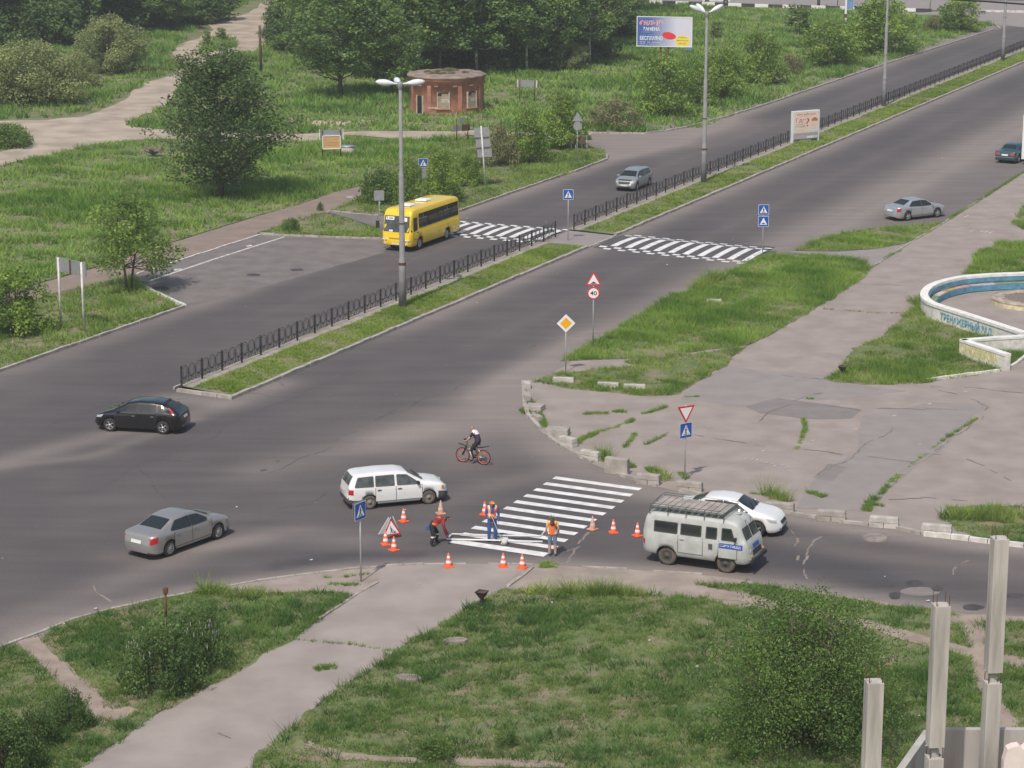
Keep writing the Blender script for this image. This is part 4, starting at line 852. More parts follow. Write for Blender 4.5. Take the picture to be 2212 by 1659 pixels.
def car(label, spec):
    S = spec; B = Body(**S['body']); root = empty(S.get('name', 'car')); tag(root, label, S.get('cat', 'car'), S.get('group')); P = S['paint']; G_ = S.get('glass', M_GLASS)
    parts = [(nm, t, m) for nm, t, m in S.get('split', [])]+[('body', lambda x, y, z: True, P)]
    B.mesh(parts, root); xs = S['body']['wheels']; add_wheels(root, xs, S['track'], S['body']['R'], .20, S['rim'], S.get('tyre', M_RUB), S.get('rim_m', M_ALLOY), S.get('steer', 0))
    B.part('windscreen', S.get('glass_f', G_), root, *S['windscreen']); B.part('rear_window', G_, root, *S['rear'])
    for q in S['side_windows']:
        for sg in (1, -1):
            w = B.part('side_window', G_, root, 'side', q, sg=sg)
            mb = MB(); (x0, z0), (x1, z1), (x2, z2), (x3, z3) = q; e = .022                     # rubber frame round the pane
            for A, C in ((q[0], q[1]), (q[1], q[2]), (q[2], q[3]), (q[3], q[0])):
                dx, dz = C[0]-A[0], C[1]-A[1]; l = math.hypot(dx, dz) or 1; nx, nz = -dz/l*e, dx/l*e
                B.patch('side', ((A[0]-nx, A[1]-nz), (C[0]-nx, C[1]-nz), (C[0]+nx, C[1]+nz), (A[0]+nx, A[1]+nz)), 6, 1, .016, mb, sg)
            mb.build('window_frame', S.get('trim', M_BLK), w, normals=False)
    for q in S['head']:
        for sg in (1, -1): B.part('headlight', M_LENS, root, 'side', q, sg=sg, off=.014)
    for q in S['tail']:
        for sg in (1, -1): B.part('tail_light', S.get('tail_m', M_RED), root, 'side', q, sg=sg, off=.014)
    for q in S.get('tail_rear', []):
        for sg in (1, -1): B.part('tail_light', M_RED, root, 'rear', [(y*sg, z) for y, z in q], off=.014)
    if 'grille' in S: B.part('grille', M_BLK, root, 'front', S['grille'], off=.014)
    if 'intake' in S: B.part('lower_intake', M_BLK, root, 'front', S['intake'], off=.014)
    B.part('number_plate', M_PLATE, root, 'rear', S['plate_r'], off=.022, n=2, mm=1); B.part('number_plate', M_PLATE, root, 'front', S['plate_f'], off=.022, n=2, mm=1)
    doors(B, root, P, M_BLK if S.get('dark_line', True) else M_GRY, S['doors'], S.get('door_z', (.34, .86))[0], S.get('door_z', (.34, .86))[1], S.get('hz', .78), S.get('handle', P), S.get('slant', 0))
    mirror(root, *S['mirror'], S.get('mirror_m', P))
    small('wiper', M_BLK, root, lambda b: [b.tube([(S['wx'], y, B.top_z(S['wx'], y)+.03), (S['wx']-.28, y+.42, B.top_z(S['wx']-.28, y+.42)+.03)], .012, 5) for y in (-.45, .1)])
    return root, B
def R4(*q): return list(q)

# black hatchback
r, B = car('glossy black five-door hatchback crossing the junction near the end of the railing', dict(
    paint=paint('black', (.006, .006, .008), 0, .22), body=dict(L=4.36, hw=.90, wheels=(-1.32, 1.32), R=.325, rw=.70, nose=.60, tail=.45, nk=.40, tk=.30, crown=.10,
        top=((-2.18, .52), (-2.15, .88), (-2.06, 1.02), (-1.90, 1.10), (-1.58, 1.27), (-1.25, 1.41), (-.7, 1.48), (0, 1.48), (.45, 1.41), (1.20, 1.04), (1.55, .95), (1.95, .82), (2.12, .66), (2.18, .48)), belt=((-2.2, 1.02), (-1, 1.0), (1.1, .92), (2.2, .80))),
    track=1.58, rim='five', windscreen=('top', ((1.14, -.62), (1.14, .62), (.50, .52), (.50, -.52))), rear=('top', ((-1.86, -.54), (-1.86, .54), (-1.36, .48), (-1.36, -.48))),
    side_windows=(R4((-.02, .98), (.98, .95), (.42, 1.30), (-.02, 1.36)), R4((-1.0, 1.0), (-.10, .98), (-.10, 1.36), (-.95, 1.34)), R4((-1.42, 1.05), (-1.08, 1.02), (-1.04, 1.32), (-1.18, 1.30))),
    head=(R4((1.72, .70), (2.05, .64), (2.02, .74), (1.62, .84)),), tail=(R4((-1.98, .96), (-1.84, .96), (-1.52, 1.24), (-1.60, 1.25)),), tail_rear=(R4((.42, .36), (.62, .36), (.62, .44), (.42, .44)),),
    grille=R4((-.45, .50), (.45, .50), (.42, .60), (-.42, .60)), intake=R4((-.55, .30), (.55, .30), (.55, .42), (-.55, .42)), plate_r=R4((-.26, .70), (.26, .70), (.26, .82), (-.26, .82)), plate_f=R4((-.26, .42), (.26, .42), (.26, .52), (-.26, .52)),
    doors=((-.05, 1.05), (-.98, -.05)), door_z=(.32, .92), hz=.83, handle=M_CHROME, mirror=(.86, .82, 1.0), wx=1.18, tail_m=M_RED))
B.part('spoiler', M_BLK, r, 'top', R4((-1.36, -.55), (-1.36, .55), (-1.24, .56), (-1.24, -.56)), off=.04)
place(r, (234, 932.5), (355, 939), 1, (-1.32, 1.32), 1.58, .2)
# silver sedan in front
def sedan(label, paint_, L=4.77, rim='multi', glass=M_GLASS, tailm=M_RED, hw=.885, **k):
    f = L/4.77
    return car(label, {**dict(paint=paint_, glass=glass, body=dict(L=L, hw=hw, wheels=(-1.37*f, 1.40*f), R=.325, rw=.72, nose=.62, tail=.50, nk=.42, tk=.30, crown=.10,
        top=tuple((x*f, z) for x, z in ((-2.385, .50), (-2.36, .86), (-2.26, 1.00), (-2.0, 1.06), (-1.66, 1.09), (-1.35, 1.22), (-.90, 1.41), (-.40, 1.475), (.05, 1.47), (.45, 1.39), (1.22, 1.04), (1.75, .95), (2.12, .82), (2.32, .64), (2.385, .46)))), track=1.53, rim=rim,
        windscreen=('top', ((1.16*f, -.63), (1.16*f, .63), (.48*f, .52), (.48*f, -.52))), rear=('top', ((-1.60*f, -.58), (-1.60*f, .58), (-.98*f, .50), (-.98*f, -.50))),
        side_windows=(R4((-.08*f, .98), (.98*f, .97), (.40*f, 1.29), (-.08*f, 1.35)), R4((-1.22*f, 1.02), (-.14*f, .98), (-.14*f, 1.35), (-.86*f, 1.31))),
        head=(R4((1.95*f, .68), (2.22*f, .62), (2.20*f, .74), (1.80*f, .82)),), tail=(R4((-2.33*f, .66), (-2.06*f, .72), (-2.02*f, .96), (-2.31*f, .90)),), tail_rear=(),
        grille=R4((-.42, .52), (.42, .52), (.40, .64), (-.40, .64)), intake=R4((-.55, .30), (.55, .30), (.55, .40), (-.55, .40)), plate_r=R4((-.27, .66), (.27, .66), (.27, .79), (-.27, .79)), plate_f=R4((-.26, .40), (.26, .40), (.26, .51), (-.26, .51)),
        doors=((-.11*f, 1.02*f), (-1.12*f, -.11*f)), door_z=(.34, .93), hz=.85, handle=paint_, mirror=(.86*f, .80, 1.0), wx=1.2*f), **k, 'body': {**dict(L=L, hw=hw, wheels=(-1.37*f, 1.40*f), R=.325, rw=.72, nose=.62, tail=.50, nk=.42, tk=.30, crown=.10,
        top=tuple((x*f, z) for x, z in k.get('prof', ((-2.385, .50), (-2.36, .86), (-2.26, 1.00), (-2.0, 1.06), (-1.66, 1.09), (-1.35, 1.22), (-.90, 1.41), (-.40, 1.475), (.05, 1.47), (.45, 1.39), (1.22, 1.04), (1.75, .95), (2.12, .82), (2.32, .64), (2.385, .46)))),
        belt=((-2.4, 1.0), (-1, .97), (1.1, .93), (2.4, .80))), **k.get('body', {})}})
r, B = sedan('silver-beige sedan turning at the bottom left with dark rear window', paint('warm_silver', (.40, .385, .37), .55, .36), split=[('lower_bumper', lambda x, y, z: z < .33 and abs(x) > 1.75, M_GRY)])
place(r, (475, 1164.5), (366, 1203), -1, (-1.37, 1.40), 1.53, .2)
r, B = sedan('light silver sedan parked at the kerb of the promenade far right', paint('blue_silver', (.46, .48, .51), .5, .34), L=4.70, rim='five')
place(r, (2030, 469.2), (1956.5, 477.7), -1, (-1.35, 1.38), 1.53, .2)
r, B = sedan('white sedan half hidden behind the grey minibus', paint('pearl_white', (.80, .80, .80), 0, .3), L=4.60, rim='five')
pf = gp(1634, 1161); hd = math.radians(-19); prw = (pf[0]-2.67*math.cos(hd), pf[1]-2.67*math.sin(hd)); pp = proj(prw[0], prw[1], 0); place(r, (1634, 1161), pp, -1, (-1.32, 1.35), 1.53, .2)
boxy = ((-2.385, .50), (-2.36, .92), (-2.30, 1.02), (-1.75, 1.06), (-1.55, 1.10), (-1.15, 1.36), (-.85, 1.46), (-.30, 1.50), (.20, 1.49), (.48, 1.40), (.95, 1.08), (1.35, 1.02), (2.20, .93), (2.34, .80), (2.385, .46))
r, B = sedan('dark teal old saloon at the right frame edge beyond the promenade', paint('teal', (.018, .070, .085), .1, .35), L=4.88, rim='steel', rim_m=mat('light_hub', (.5, .49, .45), .5), hw=.90, prof=boxy, body=dict(nk=.20, tk=.16, nose=.3, tail=.25), mirror_m=M_BLK, tail=(), tail_rear=(R4((.45, .72), (.78, .72), (.78, .88), (.45, .88)),),
    windscreen=('top', ((.98, -.62), (.98, .62), (.52, .54), (.52, -.54))), rear=('top', ((-1.50, -.58), (-1.50, .58), (-1.08, .52), (-1.08, -.52))))
B.part('rear_bumper', M_CHROME, r, 'rear', R4((-.84, .50), (.84, .50), (.84, .57), (-.84, .57)), off=.05)
pr = gp(2201, 352); hd = math.radians(58); place(r, proj(pr[0]+2.8*math.cos(hd), pr[1]+2.8*math.sin(hd), 0), (2201, 352), -1, (-1.4, 1.43), 1.53, .2)
r, B = sedan('dark car with a red tail light cut off by the right frame edge', paint('dark_red', (.05, .012, .014), .1, .35), L=4.6)
r.location = (*gp(2248, 172), 0.004); r.rotation_euler = (0, 0, math.radians(60))
# white estate
W_ = paint('white', (.78, .78, .77), 0, .35)
r, B = car('white estate car with unpainted grey bumpers turning past the cones', dict(
    paint=W_, glass=M_GLASSL, body=dict(L=4.42, hw=.84, wheels=(-1.28, 1.30), R=.30, rw=.76, nose=.45, tail=.30, nk=.34, tk=.20, crown=.07,
        top=((-2.21, .50), (-2.19, .92), (-2.14, 1.02), (-1.98, 1.34), (-1.88, 1.46), (-1.6, 1.51), (-.7, 1.54), (.1, 1.51), (.40, 1.44), (1.14, 1.03), (1.5, .98), (1.95, .87), (2.16, .70), (2.21, .45)), belt=((-2.3, .98), (1.1, .92), (2.2, .82))),
    split=[('bumper', lambda x, y, z: z < .50 and (x > 1.72 or x < -1.62), M_GRY)], track=1.46, rim='steel', rim_m=M_STEEL, tyre=M_RUBD, trim=M_GRY,
    windscreen=('top', ((1.08, -.62), (1.08, .62), (.44, .54), (.44, -.54))), rear=('rear', ((-.56, 1.04), (.56, 1.04), (.50, 1.40), (-.50, 1.40))),
    side_windows=(R4((-.06, .97), (.92, .95), (.36, 1.34), (-.06, 1.38)), R4((-1.00, .98), (-.20, .97), (-.20, 1.38), (-.98, 1.38)), R4((-1.90, 1.0), (-1.10, .98), (-1.10, 1.38), (-1.74, 1.36))),
    head=(R4((1.95, .64), (2.17, .62), (2.16, .76), (1.98, .80)),), tail=(R4((-2.18, .68), (-1.98, .68), (-1.98, .90), (-2.17, .90)),), tail_rear=(),
    plate_r=R4((-.25, .70), (.25, .70), (.25, .82), (-.25, .82)), plate_f=R4((-.25, .42), (.25, .42), (.25, .52), (-.25, .52)), grille=R4((-.45, .64), (.45, .64), (.44, .76), (-.44, .76)),
    doors=((-.13, 1.02), (-1.02, -.13)), door_z=(.32, .92), hz=.82, handle=M_BLK, mirror=(.84, .76, 1.0), mirror_m=M_BLK, wx=1.12, dark_line=False))
for sg in (1, -1):
    B.part('indicator', M_ORG, r, 'side', R4((1.86, .64), (1.96, .64), (1.97, .78), (1.87, .80)), sg=sg, off=.016)
place(r, (927, 1089.5), (799, 1100.7), -1, (-1.28, 1.30), 1.46, .2)
# silver minivan
MINI = dict(name='minivan', cat='minivan', paint=paint('green_silver', (.36, .40, .40), .45, .36), body=dict(L=4.30, hw=.86, wheels=(-1.33, 1.37), R=.31, rw=.74, nose=.60, tail=.35, nk=.36, tk=.22, crown=.09,
        top=((-2.15, .50), (-2.12, .92), (-2.02, 1.18), (-1.80, 1.42), (-1.5, 1.50), (-.5, 1.56), (.25, 1.52), (.60, 1.42), (1.35, 1.06), (1.65, .96), (1.98, .82), (2.10, .66), (2.15, .46)), belt=((-2.2, 1.0), (1.1, .95), (2.2, .8))),
    track=1.48, rim='five', windscreen=('top', ((1.30, -.64), (1.30, .64), (.62, .54), (.62, -.54))), rear=('rear', ((-.55, 1.05), (.55, 1.05), (.48, 1.38), (-.48, 1.38))),
    side_windows=(R4((.02, 1.0), (1.12, .98), (.50, 1.36), (.02, 1.40)), R4((-.95, 1.02), (-.06, 1.0), (-.06, 1.40), (-.93, 1.40)), R4((-1.70, 1.06), (-1.05, 1.02), (-1.03, 1.39), (-1.55, 1.35))),
    head=(R4((1.78, .64), (2.08, .58), (2.05, .76), (1.66, .86)),), tail=(R4((-2.12, .66), (-1.92, .68), (-1.90, 1.0), (-2.05, 1.0)),), tail_rear=(), grille=R4((-.42, .56), (.42, .56), (.50, .74), (-.50, .74)), intake=R4((-.55, .28), (.55, .28), (.55, .38), (-.55, .38)),
    plate_r=R4((-.26, .66), (.26, .66), (.26, .78), (-.26, .78)), plate_f=R4((-.26, .42), (.26, .42), (.26, .53), (-.26, .53)), doors=((-.02, 1.12), (-.98, -.02)), door_z=(.33, .94), hz=.86, mirror=(.95, .80, 1.04), wx=1.34)
r, B = car('silver-green minivan coming along the far carriageway beside the railing', MINI)
B.part('bonnet_deflector', M_BLK, r, 'top', R4((1.86, -.55), (1.86, .55), (1.98, .50), (1.98, -.50)), off=.03)
place(r, (1376.5, 412.5), (1404, 401), 1, (-1.33, 1.37), 1.48, .2)
r, B = car('white van passing on the far side road at the top edge', {**MINI, 'name': 'white_van', 'cat': 'van', 'paint': W_, 'rim': 'steel', 'rim_m': M_STEEL})
r.location = (*gp(1547, 9), 0.03); r.rotation_euler = (0, 0, math.pi); r.scale = (1.0, 1.0, 1.25)

# grey minibus of the road crew
GP_ = mat('minibus_grey', (.44, .455, .44), .55, .10, 2.5, coat=.25, detail=9)
r, B = car('pale grey minibus with roof rack and blue side lettering', dict(name='minibus', cat='minibus', paint=GP_, trim=mat('rubber_trim', (.05, .05, .05), .8),
    body=dict(L=4.44, hw=.97, wheels=(-1.20, 1.22), R=.37, rw=.86, hoodw=.90, nose=.40, tail=.30, nk=.22, tk=.16, crown=.16, sill=.42, arch=.07,
        top=((-2.22, .60), (-2.22, 1.5), (-2.18, 1.86), (-2.05, 2.02), (-1.8, 2.10), (0, 2.13), (1.25, 2.12), (1.60, 2.05), (1.74, 1.92), (1.78, 1.84), (1.98, 1.38), (2.08, 1.26), (2.18, 1.02), (2.22, .70), (2.22, .55)), belt=((-2.3, 1.34), (2.3, 1.30))),
    track=1.52, rim='steel', rim_m=mat('dark_steel', (.06, .055, .05), .7, .2, 6), tyre=M_RUBD,
    windscreen=('front', ((-.74, 1.36), (-.03, 1.36), (-.03, 1.80), (-.68, 1.80))), rear=('rear', ((-.66, 1.36), (.66, 1.36), (.62, 1.74), (-.62, 1.74))),
    side_windows=(R4((1.06, 1.34), (1.58, 1.34), (1.42, 1.78), (1.06, 1.78)), R4((.42, 1.34), (.84, 1.34), (.84, 1.76), (.42, 1.76)), R4((-.62, 1.36), (.20, 1.36), (.20, 1.76), (-.62, 1.76)), R4((-1.72, 1.36), (-.78, 1.36), (-.78, 1.76), (-1.72, 1.76))),
    head=(R4((2.06, .90), (2.19, .90), (2.19, 1.06), (2.06, 1.06)),), tail=(R4((-2.19, .80), (-2.10, .80), (-2.10, 1.0), (-2.19, 1.0)),), tail_rear=(),
    grille=R4((-.50, .74), (.50, .74), (.46, .94), (-.46, .94)), plate_r=R4((-.25, .70), (.25, .70), (.25, .82), (-.25, .82)), plate_f=R4((-.26, .56), (.26, .56), (.26, .66), (-.26, .66)),
    doors=((.94, 1.70), (-.72, .30)), door_z=(.62, 1.30), hz=1.16, handle=M_CHROME, mirror=(1.62, .88, 1.42), mirror_m=M_BLK, wx=1.98, dark_line=False))
B.part('windscreen', M_GLASS, r, 'front', R4((.03, 1.36), (.74, 1.36), (.68, 1.80), (.03, 1.80)))
small('bumper', M_BLK, r, lambda b: b.box((2.27, 0, .56), (.10, 1.74, .14)), bevel=.02)
for sg in (1, -1):
    small('fog_light', M_ORG, r, lambda b: b.lathe([(.001, .05), (.05, .045), (.055, 0)], (2.21, sg*.66, .74), 'X', 12))
    B.part('name_panel', mat('panel_blue', (.03, .10, .42), .5), r, 'side', R4((.98, 1.02), (1.92, 1.02), (1.92, 1.22), (.98, 1.22)), sg=sg, off=.018)
B.part('front_panel', mat('panel_blue', (.03, .10, .42), .5), r, 'front', R4((-.38, 1.00), (.30, 1.00), (.30, 1.16), (-.38, 1.16)), off=.018)
rk = MB()
for y in (-.78, -.26, .26, .78): rk.tube([(-1.95, y, 2.26), (1.10, y, 2.26)], .018, 6)
for x in (-1.95, -1.2, -.45, .3, 1.10): rk.tube([(x, -.80, 2.26), (x, .80, 2.26)], .016, 6)
for y in (-.80, .80):
    for z in (2.34, 2.42): rk.tube([(-1.95, y, z), (1.10, y, z)], .010, 6)
    for x in (-1.95, -1.2, -.45, .3, 1.10): rk.tube([(x, y*1.06, 2.0), (x, y, 2.26), (x, y, 2.42)], .014, 6)
roof_rack = rk.build('roof_rack', mat('rack_green', (.06, .10, .095), .6), r)
dk = MB()
for k in range(11): dk.box((-1.80+.27*k, 0, 2.29), (.24, 1.5, .02))
dk.build('deck', mat('rack_boards', (.34, .30, .275), .9, .2, 2), roof_rack)
ld = MB(); [ld.tube([(-2.26, y, .7), (-2.28, y, 2.1), (-2.0, y, 2.4)], .016, 6) for y in (.45, .8)]; [ld.tube([(-2.27, .45, z), (-2.27, .8, z)], .012, 5) for z in (.9, 1.2, 1.5, 1.8)]; ld.build('rear_ladder', mat('rack_green', (.06, .10, .095)), r)
small('fuel_flap', M_GRY, r, lambda b: [b.box((.62, sg*.975, 1.02), (.16, .01, .22)) for sg in (-1,)])
small('roof_vent', GP_, r, lambda b: b.box((1.35, .2, 2.14), (.2, .22, .05)), bevel=.02)
MINIBUS = r; MINIBUS_B = B
place(r, (1566, 1238), (1441, 1220.7), -1, (-1.20, 1.22), 1.52, .2)

# yellow bus
Y_ = paint('bus_yellow', (.86, .585, .012), 0, .35)
r, B = car('yellow city bus slowing at the zebra crossing behind the lamp post', dict(name='bus', cat='bus', paint=Y_, trim=M_BLK, glass_f=M_GLASSL,
    body=dict(L=7.35, hw=1.16, wheels=(-1.75, 2.25), R=.42, rw=.90, hoodw=.92, nose=.40, tail=.22, nk=.20, tk=.08, crown=.14, sill=.34, arch=.08,
        top=((-3.675, .60), (-3.675, 2.3), (-3.62, 2.62), (-3.4, 2.78), (-2.8, 2.84), (2.7, 2.84), (3.15, 2.76), (3.30, 2.62), (3.36, 2.5), (3.56, 1.30), (3.62, 1.15), (3.66, .8), (3.675, .5)), belt=((-3.7, 1.42), (3.7, 1.36))),
    track=1.90, rim='steel', rim_m=mat('hub_grey', (.34, .35, .36), .5, .1, 5), windscreen=('front', ((-.96, 1.30), (.96, 1.30), (.92, 2.36), (-.92, 2.36))), rear=('rear', ((-.9, 1.6), (.9, 1.6), (.85, 2.4), (-.85, 2.4))),
    side_windows=(R4((2.62, 1.40), (3.16, 1.34), (3.06, 2.20), (2.62, 2.20)),), head=(), tail=(R4((-3.66, .8), (-3.60, .8), (-3.60, 1.2), (-3.66, 1.2)),), tail_rear=(),
    plate_r=R4((-.26, .60), (.26, .60), (.26, .72), (-.26, .72)), plate_f=R4((-.30, .48), (.26, .48), (.26, .60), (-.30, .60)), doors=((2.52, 3.24),), door_z=(.80, 1.30), hz=1.22, handle=M_BLK, mirror=(3.40, .90, 1.4), mirror_m=M_BLK, wx=3.50))
B.part('grille', mat('grille_brown', (.35, .20, .01), .6), r, 'front', R4((-.50, .84), (.50, .84), (.50, .92), (-.50, .92)), off=.014)
for sg in (1, -1):
    w = B.part('window_strip', M_GLASS, r, 'side', R4((-3.40, 1.50), (2.36, 1.46), (2.36, 2.42), (-3.40, 2.44)), sg=sg, n=20, mm=6)
    mb = MB()
    for x in (-2.35, -1.2, -.05, 1.1):
        B.patch('side', ((x-.02, 1.5), (x+.02, 1.5), (x+.02, 2.42), (x-.02, 2.42)), 2, 4, .018, mb, sg)
    mb.mi = 1
    for a, b in ((1.15, 2.34), (-2.3, -1.25)):
        B.patch('side', ((a, 2.07), (b, 2.07), (b, 2.11), (a, 2.11)), 4, 1, .020, mb, sg); B.patch('side', (((a+b)/2-.02, 2.1), ((a+b)/2+.02, 2.1), ((a+b)/2+.02, 2.42), ((a+b)/2-.02, 2.42)), 2, 2, .020, mb, sg)
    mb.build('window_bars', [M_BLK, mat('alu_bar', (.42, .42, .42), .4, metal=.5)], w, normals=False)
    for y, z in ((.92, .78), (.72, .78)):
        X = B.end_x(sg*y, z, 1); small('headlight', M_LENS, r, lambda b: b.lathe([(.001, .06), (.06, .05), (.085, .0)], (X, sg*y, z), 'X', 14))
    X = B.end_x(sg*.80, .52, 1); small('fog_light', M_LENS, r, lambda b: b.lathe([(.001, .05), (.05, .045), (.065, .0)], (X, sg*.80, .52), 'X', 12))
    X = B.end_x(sg*1.04, .80, 1); small('indicator', M_ORG, r, lambda b: b.lathe([(.001, .05), (.04, .045), (.05, .0)], (X-.02, sg*1.04, .80), 'X', 12))
for x in (-.3, 2.0): small('roof_hatch', mat('hatch_white', (.80, .80, .78), .5), r, lambda b: b.box((x, 0, 2.92), (.86, .86, .10), taper=.86), bevel=.03)
small('mirror_arm', M_BLK, r, lambda b: (b.tube([(3.38, -1.0, 2.3), (3.62, -1.30, 2.35), (3.66, -1.36, 2.1)], .02, 6), b.box((3.66, -1.36, 1.75), (.10, .20, .48))), bevel=.01)
MW = mat('sheet_white', (.78, .79, .80), .6)
for q in (R4((-.84, 2.08), (-.22, 2.08), (-.20, 2.30), (-.82, 2.30)), R4((.22, 2.02), (.76, 2.02), (.74, 2.28), (.22, 2.28)), R4((-.55, 1.32), (-.26, 1.32), (-.26, 1.44), (-.52, 1.44))): B.part('route_board', MW, r, 'front', q, off=.022)
mb = MB()
for q in (R4((-.76, 2.13), (-.72, 2.13), (-.70, 2.27), (-.74, 2.27)), R4((-.80, 2.22), (-.74, 2.25), (-.73, 2.27), (-.80, 2.25)), R4((-.60, 2.16), (-.28, 2.16), (-.28, 2.19), (-.60, 2.19)), R4((-.60, 2.22), (-.32, 2.22), (-.32, 2.25), (-.60, 2.25))): B.patch('front', q, 2, 1, .028, mb)
mb.build('route_lettering', M_BLK, r, normals=False)
place(r, (908, 538.5), (964, 518.5), 1, (-1.75, 2.25), 1.90, .2)
# ---------------------------------------------------------------- street furniture, buildings, signs
def text_mesh(s, size, m, loc, right, up, parent=None, name='lettering', width=None, height=None, bold=0.0, align='LEFT', shear=0.0):
    """lettering lying on a surface: right and up are the directions of reading"""
    cu = bpy.data.curves.new(name, 'FONT'); cu.body = s; cu.size = 1.0; cu.offset = bold; cu.shear = shear
    ob = bpy.data.objects.new(name, cu); COL.objects.link(ob); bpy.context.view_layer.update()
    me = bpy.data.meshes.new_from_object(ob.evaluated_get(bpy.context.evaluated_depsgraph_get())); bpy.data.objects.remove(ob)
    co = np.empty(len(me.vertices)*3, np.float32); me.vertices.foreach_get('co', co); co = co.reshape(-1, 3); lo, hi = co.min(0), co.max(0)
    sx = width/(hi[0]-lo[0]) if width else size; sy = height/(hi[1]-lo[1]) if height else size
    right = Vector(right).normalized(); up = Vector(up).normalized(); loc = Vector(loc); w = (hi[0]-lo[0])*sx; o0 = {'LEFT': 0, 'CENTER': -w/2, 'RIGHT': -w}[align]
    out = [loc+right*((c[0]-lo[0])*sx+o0)+up*((c[1]-lo[1])*sy) for c in co]
    me.vertices.foreach_set('co', np.array(out, np.float32).ravel()); me.materials.clear(); me.materials.append(m); me.update()
    return link_mesh(name, me, parent)
M_POST = mat('galvanised', (.46, .47, .48), .5, .12, 4, metal=.3); M_POSTW = mat('whitewashed_post', (.62, .61, .58), .7, .2, 3)
M_BACK = mat('sign_back', (.36, .37, .39), .5, .08, 3, metal=.4); M_SW = mat('sign_white', (.80, .80, .80), .45); M_SB = mat('sign_blue', (.012, .090, .42), .45)
M_SR = mat('sign_red', (.58, .018, .025), .45); M_SY = mat('sign_amber', (.85, .42, .01), .45); M_SK = mat('sign_black', (.015, .015, .016), .5); M_RUST = mat('rusty_steel', (.12, .055, .03), .9, .35, 5)
def plate2d(mb, pts, y0, y1): mb.prism(pts, 0, 1, Matrix(((1, 0, 0, 0), (0, 0, (y1-y0), y0), (0, 1, 0, 0), (0, 0, 0, 1))))
def circle(r, n=28, cx=0, cz=0): return [(cx+r*math.cos(6.2832*k/n), cz+r*math.sin(6.2832*k/n)) for k in range(n)]
def tri(s, cz=0, inv=False): h = s*.866; t = [(-s/2, -h/3), (s/2, -h/3), (0, h*2/3)]; return [(x, (-z if inv else z)+cz) for x, z in t][::-1 if inv else 1]
def rsq(a, r=.04): return [(sx*(a-r)+r*math.cos(t), sz*(a-r)+r*math.sin(t)) for sx, sz, t0 in ((1, 1, 0), (-1, 1, 1.5708), (-1, -1, 3.1416), (1, -1, 4.7124)) for t in (t0, t0+.785, t0+1.5708)]
def line2(a, b, w): d = Vector((b[0]-a[0], b[1]-a[1])).normalized()*w/2; return [(a[0]+d.y, a[1]-d.x), (b[0]+d.y, b[1]-d.x), (b[0]-d.y, b[1]+d.x), (a[0]-d.y, a[1]+d.x)]
FIG = [line2((-.005, .085), (-.01, -.04), .055), line2((-.01, -.03), (.055, -.19), .034), line2((-.01, -.03), (-.07, -.19), .034), line2((0, .08), (.065, .0), .024), line2((0, .08), (-.06, .01), .024), circle(.028, 10, .0, .125)]
BARS = [line2((x, -.205), (x+.03, -.165), .03) for x in (-.13, -.05, .03, .11)]
DIG = [line2((-.06, .10), (-.02, -.06), .06), line2((-.02, -.05), (.05, -.20), .042), line2((-.02, -.05), (-.09, -.20), .042), line2((-.05, .08), (.10, -.06), .026), line2((.02, .02), (.14, -.18), .02), circle(.034, 10, -.055, .145), [(.07, -.20), (.26, -.20), (.17, -.09)]]
HUMP = [[(-.15, 0), (-.10, .004), (-.05, .055), (0, .068), (.05, .055), (.10, .004), (.15, 0), (.15, -.018), (-.15, -.018)]]
def face_layers(parent, layers, y0=-.018):
    """coloured layers of a sign face, each 3 mm in front of the one behind"""
    for i, (nm, m, polys) in enumerate(layers):
        mb = MB()
        for p in polys: plate2d(mb, p, y0-.003*i-.003, y0-.003*i)
        mb.build(nm, m, parent)
def sc(polys, k, dx=0, dz=0): return [[(x*k+dx, z*k+dz) for x, z in p] for p in polys]
